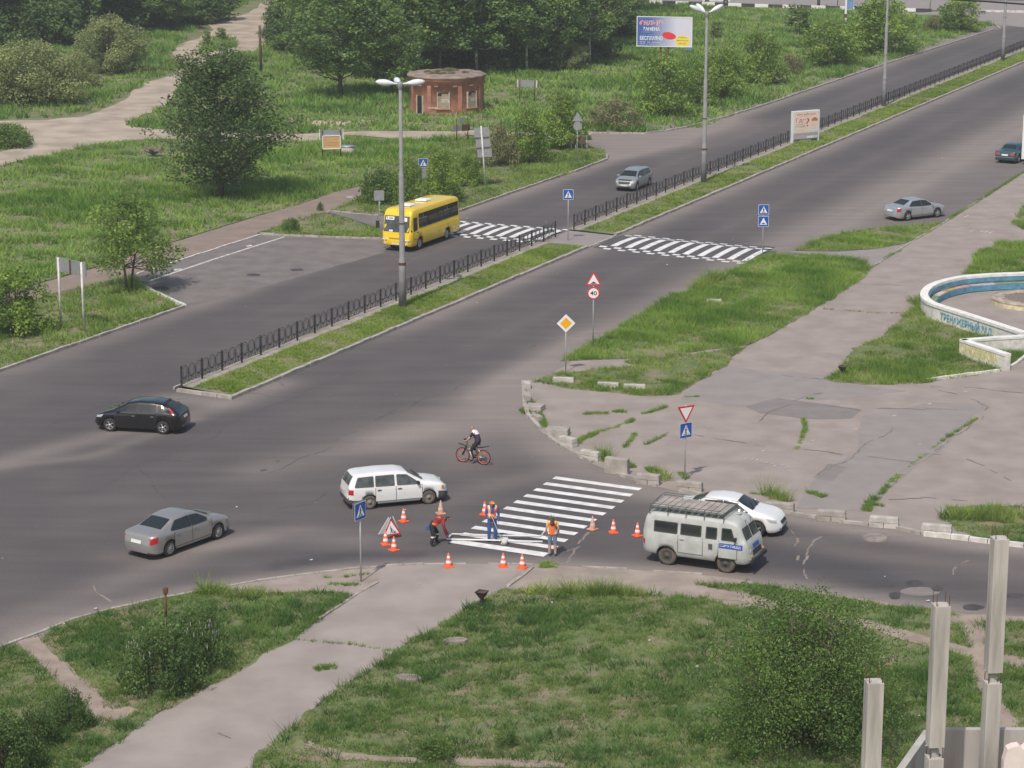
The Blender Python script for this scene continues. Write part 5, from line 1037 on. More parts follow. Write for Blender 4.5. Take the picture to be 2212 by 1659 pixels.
def plate(root, kind, z, rz=0.0, dy=0.0, back=False):
    mb = MB(); out = {'square': rsq(.35), 'tri': tri(.90), 'yield': tri(.90, inv=True), 'circle': circle(.35), 'diamond': [(.495, 0), (0, .495), (-.495, 0), (0, -.495)]}
    shape = {'ped': 'square', 'humpblue': 'square', 'warn': 'tri', 'dig': 'tri', 'limit': 'circle', 'priority': 'diamond'}.get(kind, kind)
    plate2d(mb, out[shape], -.018, .0); p = mb.build('sign_plate', M_BACK, root); p.location = (dy*math.sin(rz), -.035-dy, z); p.rotation_euler = (0, 0, rz)
    if back: return p
    if kind in ('ped', 'humpblue'):
        face_layers(p, [('white_border', M_SW, [rsq(.345)]), ('blue_field', M_SB, [rsq(.325)]), ('white_triangle', M_SW, [[(-.25, -.22), (.25, -.22), (0, .25)]]),
            ('symbol', M_SK, FIG+BARS if kind == 'ped' else sc(HUMP, 1.0, 0, -.15))])
    elif kind == 'warn': face_layers(p, [('red_border', M_SR, [tri(.89)]), ('white_field', M_SW, [tri(.64)]), ('symbol', M_SK, sc(HUMP, 1.2, 0, -.14))])
    elif kind == 'dig': face_layers(p, [('red_border', M_SR, [tri(.89)]), ('white_field', M_SW, [tri(.66)]), ('symbol', M_SK, sc(DIG, .82, 0, 0))])
    elif kind == 'yield': face_layers(p, [('red_border', M_SR, [tri(.89, inv=True)]), ('white_field', M_SW, [tri(.64, inv=True)])])
    elif kind == 'limit':
        face_layers(p, [('red_border', M_SR, [circle(.345)]), ('white_field', M_SW, [circle(.275)])]); text_mesh('40', .3, M_SK, (0, -.030, -.11), (1, 0, 0), (0, 0, 1), p, 'symbol', width=.36, height=.23, bold=.012, align='CENTER')
    elif kind == 'priority': face_layers(p, [('white_field', M_SW, [[(.488, 0), (0, .488), (-.488, 0), (0, -.488)]]), ('amber_field', M_SY, [[(.315, 0), (0, .315), (-.315, 0), (0, -.315)]])])
    return p
def sign(bx, by, plates, label, rz=0.0, top=None, lean=0.0, r=.032, m=M_POST):
    x, y = gp(bx, by); root = empty('road_sign', (x, y, 0), 0); tag(root, label, 'road sign', 'road signs on posts'); zs = [(k, height_at(bx, by, cy), a) for k, cy, a in plates]
    zt = max(z for _, z, _ in zs)+(.30 if top is None else top); MB().tube([(0, 0, -.1), (lean*zt, 0, zt)], r, 8).build('post', m, root)
    for k, z, a in zs:
        bk = k.startswith('back_'); plate(root, k[5:] if bk else k, z, a, back=bk)
    return root
s1 = sign(780, 1257, [('ped', 1103, math.radians(56))], 'double-sided blue pedestrian crossing sign nearest the camera at the side road')
p2 = plate(s1, 'ped', height_at(780, 1257, 1103), math.radians(56)+math.pi, back=False); p2.location.x -= .05; p2.location.y += .10
sign(1479, 1038, [('yield', 889, math.radians(30)), ('ped', 929, math.radians(36))], 'give way triangle above a blue pedestrian crossing sign on the square')
sign(1222, 805, [('priority', 698, .08)], 'yellow and white priority road diamond at the corner of the verge')
sign(1281, 754, [('warn', 606, 0), ('limit', 633, 0)], 'red speed hump triangle above a 40 speed limit disc')
sign(1647, 556, [('ped', 453, 0), ('humpblue', 478, 0)], 'blue crossing sign with a blue speed hump sign under it by the near carriageway')
sign(1227, 521, [('ped', 420, 0)], 'single blue crossing sign on the median gap between the railings', r=.026)
sg_ = sign(915, 432, [('ped', 352, 0), ('back_square', 375, 0)], 'blue crossing sign with a grey plate below it among the bushes behind the bus', r=.03, m=M_POSTW)
sign(820, 500, [('back_square', 422, .1)], 'grey back of a bus stop sign left of the yellow bus')
sign(1247, 352, [('back_tri', 255, 0), ('back_circle', 272, 0)], 'grey backs of a triangle and a round sign at the track mouth')
def board(bx0, by0, bx1, by1, top, bot, label, name='sign_board', over=0.25, m=M_BACK, post_m=M_POST, frame=None, t=.06, pr=.05, cat='sign board', bars=()):
    """panel on two posts; by are the feet, top and bot the panel edges at the first post"""
    A = Vector((*gp(bx0, by0), 0)); B_ = Vector((*gp(bx1, by1), 0)); d = B_-A; L = d.length; root = empty(name, A, math.atan2(d.y, d.x)); tag(root, label, cat)
    z1, z0 = height_at(bx0, by0, top), height_at(bx0, by0, bot); mb = MB(); mb.box((L/2, .04, (z0+z1)/2), (L+2*over, t, z1-z0)); mb.build('panel', m, root)
    for x in (0, L): MB().tube([(x, -.04, -.1), (x, -.04, z1)], pr, 8).build('post', post_m, root)
    if frame:
        mb = MB(); W = L+2*over
        for x in (-over, L+over): mb.box((x, -.02, (z0+z1)/2), (.09, t+.06, z1-z0+.12))
        if frame == 2:
            for z in (z0, z1): mb.box((L/2, -.02, z), (W-.1, t+.05, .08))
        mb.build('frame', M_POSTW, root)
    if bars:
        mb = MB(); [mb.box((L*b, -.02, (z0+z1)/2), (.05, t+.05, z1-z0)) for b in bars]; mb.build('rib', M_RUST, root)
    return root, L, z0, z1
M_SLAT = mat('orange_slats', (.60, .36, .16), .8, .15, 2, stretch=(.3, .3, 6))
board(133, 702, 183, 714, 556, 586, 'grey back of a wide direction board on two white posts at the left verge', over=.30, post_m=M_POSTW, bars=(.5,), pr=.065)
board(1123, 218, 1155, 219, 173, 187, 'small grey board with white side edges on rusty legs in the far grass', over=.22, post_m=M_RUST, frame=1)
rt, L_, z0_, z1_ = board(697, 342, 736, 341, 281, 300, 'grey board over a second panel of orange slats on thin legs', over=.22, post_m=M_RUST, frame=1)
mb = MB(); [mb.box((L_/2, -.03, .95+.26*k), (L_-.1, .05, .24)) for k in range(4)]; mb.build('slats', M_SLAT, rt)
mb = MB(); [mb.box((L_/2, -.05, z), (L_-.02, .08, .07)) for z in (.80, 1.88)]; [mb.box((x, -.05, 1.34), (.07, .08, 1.06)) for x in (0.02, L_-.02)]; mb.build('slat_frame', M_SW, rt)
rt, L_, z0_, z1_ = board(986, 306, 1010, 303, 256, 266, 'cluster of small weathered grey boards on rusty posts by the track', over=-.35, post_m=M_RUST)
small('lower_panel', M_BACK, rt, lambda b: b.box((.1, 0, z0_-.45), (1.1, .05, .55))); small('side_panel', M_RUST, rt, lambda b: b.box((1.15, .02, z0_-.5), (.9, .05, .55)))
# tall leaning board of three stacked panels
x, y = gp(1049, 404); root = empty('sign_board', (x, y, 0)); tag(root, 'tall leaning post with three stacked grey panel backs', 'sign board'); H_ = height_at(1049, 404, 272)
MB().tube([(0, 0, -.1), (-.34, 0, H_)], .065, 8).build('post', M_POSTW, root)
for k in range(3): small('panel', M_BACK, root, lambda b: b.box((-.30+.11*k, .07, H_-.50-.78*k), (1.12, .05, .74), M=Matrix.Rotation(-.07, 3, 'Y')))
small('rib', M_RUST, root, lambda b: [b.box((-.30+.11*k, -.0, H_-.90-.78*k), (1.14, .05, .04), M=Matrix.Rotation(-.07, 3, 'Y')) for k in range(3)])
# folding road works sign
x, y = gp(846, 1163); root = empty('road_works_sign', (x, y, 0)); tag(root, 'red and white triangular road works sign on a low folding stand', 'road sign')
p = plate(root, 'dig', .42, math.radians(28)); p.scale = (.92, 1, .92); p.rotation_euler = (math.radians(-10), 0, math.radians(28)); p.location = (0, 0, .38)
q = MB(); plate2d(q, tri(.90), -.01, .01); q = q.build('rear_plate', M_SW, root); q.scale = (.92, 1, .92); q.location = (-.16, .26, .38); q.rotation_euler = (math.radians(10), 0, math.radians(28))
small('stand', M_POST, root, lambda b: (b.tube([(.4, .22, 0), (0.05, .1, .9)], .018, 6), b.tube([(-.4, -.2, 0), (-.02, .02, .9)], .018, 6)))

# traffic cones
def cone_proto(worn):
    mo = mat('cone_orange', (.90, .13, .05), .5) if not worn else mat('dusty_cone', (.60, .30, .20), .8, .2, 5); mw = M_SW if not worn else mat('dusty_white', (.55, .51, .47), .8, .15, 6)
    r = empty('traffic_cone'); small('base', mo, r, lambda b: b.box((0, 0, .025), (.40, .40, .05)), bevel=.012)
    def R_(z): return .155-.205*(z-.05)*.95/.95*.62/.62*.9
    def band(z0, z1): return lambda b: b.lathe([(max(.02, .15-.20*(z0-.05)), z0), (max(.02, .15-.20*(z1-.05)), z1)], seg=16)
    small('body', mo, r, lambda b: b.lathe([(.15, .05), (.028, .64), (.001, .645)], seg=18))
    for z0, z1 in ((.20, .31), (.42, .52)): small('white_band', mw, r, lambda b: b.lathe([(.153-.2068*(z0-.05)+.001, z0), (.153-.2068*(z1-.05)+.001, z1)], seg=18))
    return r
def copy_tree(o, parent=None):
    c = o.copy(); COL.objects.link(c); c.parent = parent
    for ch in list(o.children): copy_tree(ch, c)
    return c
cp, cw = cone_proto(False), cone_proto(True); used = set()
for bx, by, worn, lab in ((872, 1130, 0, 'clean cone standing alone just above the road works sign'), (952, 1113, 1, 'dusty pale cone behind the front wheel of the white estate car'), (1047, 1115, 0, 'cone half hidden behind the worker in the orange cap'),
        (833, 1180, 0, 'cone in front of the left foot of the road works sign'), (851, 1192, 0, 'cone in front of the right foot of the road works sign'), (969, 1228, 0, 'cone at the road edge below the bending worker, leftmost of three'),
        (1087, 1228, 0, 'cone at the road edge below the white bucket, middle of three'), (1128, 1230, 0, 'cone at the road edge beside the weed tuft, rightmost of three'), (1280, 1147, 1, 'dusty pale cone at the right end of the zebra stripes'),
        (1325, 1154, 0, 'middle cone of the three between the zebra and the grey minibus'), (1377, 1161, 0, 'cone right behind the tail of the grey minibus')):
    pr_ = cw if worn else cp; o = pr_ if id(pr_) not in used else copy_tree(pr_); used.add(id(pr_)); o.location = (*gp(bx, by-3), .005); o.rotation_euler = (0, 0, bx*.37); o.scale = (.9, .9, .9); tag(o, lab, 'traffic cone', 'cones round the road painting')

# railing of the median
M_IRON = mat('railing_iron', (.035, .033, .036), .7, .25, 5)
def panel_mesh(Lp, seg=4):
    mb = MB(); r = .015; mb.tube([(0, 0, .17), (Lp, 0, .17)], r, seg); mb.tube([(0, 0, .42), (Lp, 0, .42)], r*.8, seg); w = Lp/3
    for k in range(3):
        c = w*(k+.5); mb.tube([(c+w*.47*math.cos(a), 0, .73+.33*math.sin(a)) for a in [6.2832*i/14 for i in range(14)]], r*1.25, seg, closed=True)
        mb.tube([(c+w*.28*math.cos(a), 0, .70+.26*math.sin(a)) for a in [6.2832*i/10 for i in range(10)]], r*.6, 3, closed=True)
        mb.tube([(c-w*.4+w*.8*i/6, 0, .17+.24*math.sin(math.pi*i/6)) for i in range(7)], r, seg); mb.tube([(c, 0, .17), (c, 0, .42)], r, seg)
        mb.tube([(w*k+.02, 0, .17), (w*k+.02, 0, .62)], r, seg)
    o = mb.build('railing_panel', M_IRON); me = o.data; bpy.data.objects.remove(o); return me
def post_mesh():
    o = MB().box((0, 0, .54), (.075, .075, 1.12)).build('post', M_IRON); me = o.data; bpy.data.objects.remove(o); return me
PM, QM = panel_mesh(1.97), post_mesh()
def railing(u0, u1, label):
    n = round((u1-u0)/1.97); st = (u1-u0)/n; r = empty('railing', UV(u0, -64.27, .13), RA); tag(r, label, 'railing')
    for k in range(n+1):
        q = link_mesh('post', QM, r); q.location = (st*k, 0, 0)
        if k < n: p = link_mesh('railing_panel', PM, r); p.location = (st*k, 0, 0); p.scale = (st/1.97, 1, 1)
railing(100.1, 147.5, 'dark wrought iron railing of the nearer median, ending at the zebra crossing'); railing(150.7, 328.0, 'dark wrought iron railing running from the zebra crossing to the upper right')

# lamp posts
M_LPOST = mat('lamp_concrete', (.235, .232, .238), .8, .12, 2.0); M_LHEAD = mat('lamp_white', (.70, .74, .76), .35)
for i, (bx, by, a0, lab) in enumerate(((870, 668, 0.05, 'tall grey lamp post in front of the yellow bus with three white heads'), (1520, 397, .35, 'tall grey lamp post in the median beside the silver-green minivan'), (1909, 232, .2, 'lamp post rising out of the top of the frame beyond the advertising box'), (2166, 134, .2, 'farthest lamp post near the upper right corner'))):
    r = empty('street_lamp', G(bx, by, 0)); tag(r, lab, 'street lamp', 'lamp posts of the median'); r.location.z = .1; Hh = 13.25
    MB().tube([(0, 0, -.1), (0, 0, 2.9), (0, 0, 2.95), (0, 0, 8.0), (0, 0, 8.05), (0, 0, Hh-.2)], [.235, .205, .165, .150, .115, .095], 12).build('post', M_LPOST, r)
    small('collar', M_RUST if i < 2 else M_LPOST, r, lambda b: (b.lathe([(.22, 2.55), (.225, 2.7)], seg=12), b.lathe([(.19, 5.0), (.19, 5.06)], seg=12)))
    small('hub', M_LPOST, r, lambda b: b.lathe([(.001, Hh+.02), (.16, Hh), (.18, Hh-.2), (.10, Hh-.45)], seg=12))
    for k in range(3):
        a = a0+(math.pi*0.02, math.pi*.98, math.pi*.56)[k]; d = Vector((math.cos(a), math.sin(a), 0)); mb = MB(); tilt = .10 if i == 0 else .45
        pts = [Vector((0, 0, Hh-.12))+d*q+Vector((0, 0, tilt*(q-.1))) for q in (.12, .35, .55, .80, 1.05, 1.30, 1.42)]
        mb.tube(pts, [.05, .06, .13, .19, .19, .13, .03], 10); h = mb.build('lamp_head', M_LHEAD, r); 

# round brick hut
bm_ = bpy.data.materials.new('hut_brick'); bm_.use_nodes = True; n = bm_.node_tree.nodes; l = bm_.node_tree.links; P_ = n['Principled BSDF']; P_.inputs['Roughness'].default_value = .9
tc = n.new('ShaderNodeTexCoord'); sx = n.new('ShaderNodeSeparateXYZ'); at = n.new('ShaderNodeMath'); at.operation = 'ARCTAN2'; mu = n.new('ShaderNodeMath'); mu.operation = 'MULTIPLY'; mu.inputs[1].default_value = 3.6; cx_ = n.new('ShaderNodeCombineXYZ'); bt = n.new('ShaderNodeTexBrick')
l.new(tc.outputs['Object'], sx.inputs[0]); l.new(sx.outputs[1], at.inputs[0]); l.new(sx.outputs[0], at.inputs[1]); l.new(at.outputs[0], mu.inputs[0]); l.new(mu.outputs[0], cx_.inputs[0]); l.new(sx.outputs[2], cx_.inputs[1]); l.new(cx_.outputs[0], bt.inputs['Vector'])
bt.inputs['Scale'].default_value = 1.0; bt.inputs['Brick Width'].default_value = .26; bt.inputs['Row Height'].default_value = .078; bt.inputs['Mortar Size'].default_value = .012
bt.inputs['Color1'].default_value = (.47, .195, .125, 1); bt.inputs['Color2'].default_value = (.36, .145, .10, 1); bt.inputs['Mortar'].default_value = (.40, .26, .20, 1)
no = n.new('ShaderNodeTexNoise'); no.inputs['Scale'].default_value = 1.1; no.inputs['Detail'].default_value = 8; l.new(tc.outputs['Object'], no.inputs['Vector']); cr = n.new('ShaderNodeValToRGB'); cr.color_ramp.elements[0].position = .35; cr.color_ramp.elements[1].position = .7; cr.color_ramp.elements[0].color = (.68, .66, .68, 1); cr.color_ramp.elements[1].color = (1.25, 1.15, 1.1, 1); l.new(no.outputs[0], cr.inputs[0])
mx = n.new('ShaderNodeMix'); mx.data_type = 'RGBA'; mx.blend_type = 'MULTIPLY'; mx.inputs[0].default_value = 1; l.new(bt.outputs[0], mx.inputs[6]); l.new(cr.outputs[0], mx.inputs[7]); l.new(mx.outputs[2], P_.inputs['Base Color'])
hx, hy = gp(963, 247); RH = 3.6; hut = empty('brick_hut', (hx, hy+RH, 0)); tag(hut, 'ruined round red brick hut with boarded windows and weeds on its flat roof', 'hut')
mb = MB(); mb.lathe([(RH, -.1), (RH, 2.72), (RH+.10, 2.76), (RH+.10, 3.05), (RH+.16, 3.08), (RH+.16, 3.30)], seg=64); mb.build('wall', bm_, hut)
mb = MB(); mb.lathe([(RH+.15, 3.295), (RH+.24, 3.32), (RH+.22, 3.50), (RH-.1, 3.56), (.001, 3.60)], seg=40)
for v in mb.bm.verts:
    if v.co.z > 3.4: v.co.z += random.Random(int(v.co.x*77+v.co.y*31)).uniform(-.05, .07)
mb.build('roof', mat('hut_roof', (.26, .20, .165), .95, .25, 1.2, detail=9), hut)
def onwall(deg, r): a = math.radians(-90+deg); return Vector((math.cos(a)*r, math.sin(a)*r, 0)), a+math.pi/2
for deg in (-64, -26, 22, 64):
    c, a = onwall(deg, RH+.02); small('pilaster', bm_, hut, lambda b: b.box((c.x, c.y, 1.35), (.42, .07, 2.72), a))
mb = MB(); 
for k in range(26):
    c, a = onwall(-180+k*13.85, RH+.10)
    if k % 2 == 0: mb.box((c.x, c.y, 2.66), (.42, .13, .12), a)
mb.build('cornice', bm_, hut)
M_PLY = mat('weathered_board', (.31, .26, .19), .85, .18, 2.0); M_DARK = mat('dark_inside', (.012, .012, .012), .9); M_LIME = mat('pale_plaster', (.50, .43, .34), .9, .2, 3)
c, a = onwall(-43, RH); T = Matrix.Rotation(a, 3, 'Z')
d_ = small('door', M_DARK, hut, lambda b: b.box((c.x, c.y, .80), (.66, .16, 1.66), a)); small('frame', M_LIME, d_, lambda b: [b.box(Vector((c.x, c.y, .82))+T @ Vector((x, -.03, 0)), (.10, .2, 1.75), a) for x in (-.38, .38)])
for deg, w, txt in ((-3.5, 1.14, 'ZЕЛЬ'), (43, 1.1, 'ZЕЛ')):
    c, a = onwall(deg, RH); T = Matrix.Rotation(a, 3, 'Z'); wd = small('window', M_PLY, hut, lambda b: b.box((c.x, c.y, 1.30), (w, .16, 1.5), a))
    small('frame', M_LIME, wd, lambda b: [b.box(Vector((c.x, c.y, 1.30))+T @ Vector((x, -.02, 0)), (.08, .2, 1.56), a) for x in (-w/2, w/2)])
    small('sill', bm_, wd, lambda b: b.box(Vector((c.x, c.y, .50))+T @ Vector((0, -.08, 0)), (w+.3, .2, .10), a))
    small('dark_gap', M_DARK, wd, lambda b: (b.box(Vector((c.x, c.y, 1.90))+T @ Vector((-w*.30, -.03, 0)), (w*.3, .16, .26), a), b.box(Vector((c.x, c.y, 2.02))+T @ Vector((.1, -.03, 0)), (w*.7, .15, .06), a)))
    text_mesh(txt, .3, M_SW, Vector((c.x, c.y, 1.16))+T @ Vector((-.2, -.10, 0)), T @ Vector((1, 0, 0)), (0, 0, 1), wd, 'graffiti', width=.80, height=.30)
c, a = onwall(-20, RH); small('sill_band', M_LIME, hut, lambda b: b.box((c.x, c.y, .58), (.85, .1, .12), a))
for k, (dx, dy, w, h) in enumerate(((-.8, -1.0, .8, .55), (.5, -1.2, .5, .35), (1.8, -.5, .4, .4), (.2, 1.2, .9, .5), (-1.8, .4, .5, .35))):
    put_plant('brownbush', 'bush', (hx+dx, hy+RH+dy, 3.45), w, h, ('tuft of weeds growing on the front of the hut roof, left of its middle', 'small weed on the hut roof above the middle window', 'small weed at the right side of the hut roof', 'broad weeds at the back of the hut roof', 'weed at the left rear of the hut roof')[k], 'weeds', 'weeds on the hut roof', k)

# billboard
BX, BY = gp(1434, 158); F_ = math.radians(-12); bb = empty('billboard', (BX, BY, 0), F_); tag(bb, 'large blue and white advertising billboard on two dark legs above the bushes', 'billboard')
zb, zt = height_at(1434, 158, 101), height_at(1434, 158, 36); W_b = 6.15; rx = Vector((1, 0, 0)); uz = Vector((0, 0, 1))
small('box', mat('billboard_edge', (.04, .04, .05), .6), bb, lambda b: b.box((0, .16, (zb+zt)/2), (W_b, .30, zt-zb)))
small('leg', M_RUST, bb, lambda b: b.box((-.42, .2, zb/2), (.20, .2, zb))); small('leg', M_RUST, bb, lambda b: b.box((.42, .2, zb/2), (.20, .2, zb))); small('brace', M_RUST, bb, lambda b: b.box((0, .2, zb*.55), (.64, .1, .1)))
pg = bpy.data.materials.new('poster_sky'); pg.use_nodes = True; n = pg.node_tree.nodes; l = pg.node_tree.links; tc = n.new('ShaderNodeTexCoord'); mp = n.new('ShaderNodeMapping'); gr = n.new('ShaderNodeTexGradient'); cr = n.new('ShaderNodeValToRGB')
mp.inputs['Location'].default_value = (.5, 0, 0); mp.inputs['Scale'].default_value = (1/W_b, 1, 1); l.new(tc.outputs['Object'], mp.inputs[0]); l.new(mp.outputs[0], gr.inputs[0]); l.new(gr.outputs[0], cr.inputs[0]); l.new(cr.outputs[0], n['Principled BSDF'].inputs['Base Color'])
cr.color_ramp.elements[0].color = (.05, .12, .38, 1); cr.color_ramp.elements[1].color = (.66, .66, .76, 1); cr.color_ramp.elements[0].position = .25; cr.color_ramp.elements[1].position = .72; n['Principled BSDF'].inputs['Roughness'].default_value = .6
po = small('poster', pg, bb, lambda b: b.box((0, -.005, (zb+zt)/2), (W_b-.16, .02, zt-zb-.16))); small('frame', M_SW, bb, lambda b: [b.box((0, -.01, z), (W_b, .06, .09)) for z in (zb+.03, zt-.03)]+[b.box((x, -.01, (zb+zt)/2), (.09, .06, zt-zb-.1)) for x in (-W_b/2+.04, W_b/2-.04)])
Hb = zt-zb
def bt_(s, fx, fz, w, h, m, d=-.022, **k): text_mesh(s, 1, m, (-W_b/2+W_b*fx, d, zb+Hb*fz), rx, uz, po, 'lettering', width=W_b*w, height=Hb*h, **k)
M_PALE = mat('poster_pale', (.30, .36, .58), .6); M_PRED = mat('poster_red', (.72, .04, .05), .6); M_PTEAL = mat('poster_teal', (.10, .30, .34), .6); M_PYEL = mat('poster_yellow', (.85, .68, .10), .6)
bt_('ФИЛЬТР', .05, .70, .42, .17, M_SW, bold=.045, shear=.2); bt_('ФИЛЬТР', .056, .713, .41, .145, M_PRED, -.026, bold=.0, shear=.2)
bt_('ЗАМЕНА', .115, .52, .30, .13, M_SW, bold=.03); bt_('моторного масла', .09, .44, .33, .065, M_PALE); bt_('и фильтра', .12, .365, .28, .06, M_PALE); bt_('БЕСПЛАТНО', .06, .21, .41, .14, M_SW, bold=.03)
bt_('• 400-600   750-т. магазинов', .04, .125, .40, .05, M_SW); bt_('• 600-500   ул. Рабочая, 8-10 до 21-00', .04, .055, .47, .05, M_SW); bt_('Только при покупке масла и фильтра', .03, .91, .46, .05, M_PALE)
mb = MB(); plate2d(mb, [(-W_b/2+W_b*.825+W_b*.135*math.cos(t*.2618), zb+Hb*.20+Hb*.185*math.sin(t*.2618)) for t in range(24)], -.024, -.02); mb.build('yellow_oval', M_PYEL, po)
bt_('теперь и', .745, .285, .15, .05, M_SK, -.030); bt_('европейские', .71, .19, .23, .055, M_SK, -.030); bt_('масла!!!', .76, .095, .13, .05, M_SK, -.030)
mb = MB(); plate2d(mb, [(-W_b/2+W_b*.575+W_b*.115*math.cos(t*.2618)*(1 if math.cos(t*.2618) < 0 else 1.15), zb+Hb*.37+Hb*.12*math.sin(t*.2618)-Hb*.03*math.cos(t*.2618)) for t in range(24)], -.024, -.02); mb.build('red_blob', M_PRED, po)
small('name_tab', mat('tab_blue', (.10, .22, .42), .6), bb, lambda b: b.box((W_b/2-.35, .02, zb-.14), (.62, .04, .26)))

# advertising box in the median
A_ = Vector((*gp(1711, 312), 0)); B2 = Vector((*gp(1774, 307), 0)); d = B2-A_; ab = empty('advertising_box', (*A_.xy, .1), math.atan2(d.y, d.x)); tag(ab, 'pale square advertising box with red lettering standing in the median railing line', 'advertising box')
LW = 2.85; z0_, z1_ = .30, height_at(1711, 312, 241)-.1
small('box', M_LHEAD, ab, lambda b: b.box((LW/2, .14, (z0_+z1_)/2), (LW, .28, z1_-z0_)), bevel=.02); small('foot', M_LHEAD, ab, lambda b: b.box((.06, .14, .14), (.12, .28, .36))); small('foot', M_LHEAD, ab, lambda b: b.box((LW-.06, .14, .14), (.12, .28, .36))); small('foot', M_BACK, ab, lambda b: b.box((LW*.5, .14, .14), (1.3, .2, .34)))
po = small('poster', mat('poster_cream', (.72, .62, .52), .6, .05, 1.2), ab, lambda b: b.box((LW/2, -.004, z0_+(z1_-z0_)*.60), (LW-.2, .012, (z1_-z0_)*.74))); small('grey_band', mat('poster_grey', (.40, .38, .40), .6), ab, lambda b: b.box((LW/2, -.004, z0_+(z1_-z0_)*.115), (LW-.2, .012, (z1_-z0_)*.21))); Ha = z1_-z0_
def at_(s, fx, fz, w, h, m, d=-.014, **k): text_mesh(s, 1, m, (LW*fx, d, z0_+Ha*fz), rx, uz, po, 'lettering', width=LW*w, height=Ha*h, **k)
M_ARED = mat('ad_red', (.62, .06, .045), .6); M_AGR = mat('ad_grey', (.30, .27, .26), .6)
at_('КИТАЙЧИК', .15, .835, .70, .085, M_ARED, bold=.01); at_('кухня Китая и Востока', .24, .775, .50, .035, M_AGR); at_('Где', .12, .575, .36, .175, M_ARED, bold=.008); at_('?', .50, .44, .12, .29, M_ARED, bold=.005)
at_('поужинать', .11, .50, .34, .055, M_AGR); at_('сегодня', .11, .41, .35, .07, M_AGR, bold=.01); at_('24-77-09', .15, .285, .22, .035, M_AGR); at_('АНГАРСК   КРАСНЫЕ РЯДЫ', .09, .135, .82, .042, M_ARED)
mb = MB(); plate2d(mb, [(LW*(.81+.115*math.cos(t*.3491)), z0_+Ha*(.53+.15*math.sin(t*.3491))) for t in range(18)], -.018, -.012); mb.build('face_shape', mat('ad_skin', (.74, .55, .46), .6), po)
mb = MB(); plate2d(mb, [(LW*(.81+.12*math.cos(t*.2618)), z0_+Ha*(.62+.13*math.sin(t*.2618))) for t in range(0, 13)], -.021, -.0185); mb.build('hair_shape', mat('ad_hair', (.50, .15, .06), .6), po)
mb = MB(); plate2d(mb, [(LW*.66, z0_+Ha*.235), (LW*.93, z0_+Ha*.235), (LW*.93, z0_+Ha*.36), (LW*.87, z0_+Ha*.40), (LW*.74, z0_+Ha*.40)], -.016, -.012); mb.build('shirt_shape', mat('ad_shirt', (.62, .60, .66), .6), po)
small('pale_panel', mat('ad_pale', (.62, .66, .74), .6), ab, lambda b: b.box((LW*.66, -.012, z0_+Ha*.06), (LW*.26, .012, Ha*.075))); small('green_panel', mat('ad_green', (.45, .58, .45), .6), ab, lambda b: b.box((LW*.87, -.012, z0_+Ha*.065), (LW*.14, .012, Ha*.07)))
x, y = gp(2209.5, 356); pl = empty('advertising_box', (x, y, 0), .9); tag(pl, 'pale green board edge at the right frame edge covering the teal saloon nose', 'advertising box'); small('box', mat('pale_green', (.42, .62, .44), .5), pl, lambda b: b.box((.8, 0, 2.3), (1.7, .2, 3.6))); small('edge', M_SW, pl, lambda b: b.box((-.07, 0, 2.3), (.05, .22, 3.64))); small('leg', M_POST, pl, lambda b: b.box((.8, 0, .3), (.2, .12, .8)))

# white wall with bench, bed
M_WALLW = mat('whitewashed_wall', (.74, .73, .70), .9, .10, 2.5, detail=9); M_WALLB = mat('wall_brick_white', (.66, .64, .60), .9, .16, 3, detail=9); M_BLUEP = mat('bench_blue', (.10, .27, .39), .7, .2, 3)
def off_path(P, d):
    out = []
    for i in range(len(P)):
        t = (P[min(i+1, len(P)-1)]-P[max(i-1, 0)]).normalized(); out.append(P[i]+Vector((-t.y, t.x))*d)
    return out
def strip_wall(mb, P, d0, d1, z0, z1):
    A, B_ = off_path(P, d0), off_path(P, d1); n = len(P)
    for i in range(n-1):
        a, b, c, e = A[i], A[i+1], B_[i+1], B_[i]
        mb.face([(a.x, a.y, z1), (b.x, b.y, z1), (c.x, c.y, z1), (e.x, e.y, z1)]); mb.face([(a.x, a.y, z0), (b.x, b.y, z0), (b.x, b.y, z1), (a.x, a.y, z1)]); mb.face([(e.x, e.y, z1), (c.x, c.y, z1), (c.x, c.y, z0), (e.x, e.y, z0)])
    for i in (0, n-1): mb.face([(A[i].x, A[i].y, z0), (B_[i].x, B_[i].y, z0), (B_[i].x, B_[i].y, z1), (A[i].x, A[i].y, z1)])
def smooth_path(pts, k=4):
    P = [Vector(p) for p in pts]; out = []
    for i in range(len(P)-1):
        a, b, c, d = P[max(i-1, 0)], P[i], P[i+1], P[min(i+2, len(P)-1)]
        for j in range(k):
            t = j/k; out.append(.5*((2*b)+(c-a)*t+(2*a-5*b+4*c-d)*t*t+(3*b-a-3*c+d)*t**3))
    return out+[P[-1]]
ZW = .92; WP = smooth_path([gp(x, y, ZW) for x, y in ((2400, 574), (2300, 580), (2212, 587), (2140, 590), (2079, 595), (2046, 601), (2018, 609), (1999, 619), (1989.5, 632), (1994, 644), (2012, 655), (2062, 671), (2140, 696), (2207, 718))])
wl = empty('low_wall', (0, 0, 0)); tag(wl, 'curved whitewashed low wall with blue lettering and a blue bench along its inside', 'wall')
mb = MB(); strip_wall(mb, WP, 0, .36, 0, ZW-.16); mb.build('brickwork', M_WALLB, wl); mb = MB(); strip_wall(mb, WP, -.05, .42, ZW-.158, ZW); mb.build('coping', M_WALLW, wl, bevel=0)
ib = [i for i, p in enumerate(WP) if p.y > gp(1996, 648, ZW)[1]]; BP = WP[:max(ib)+1]
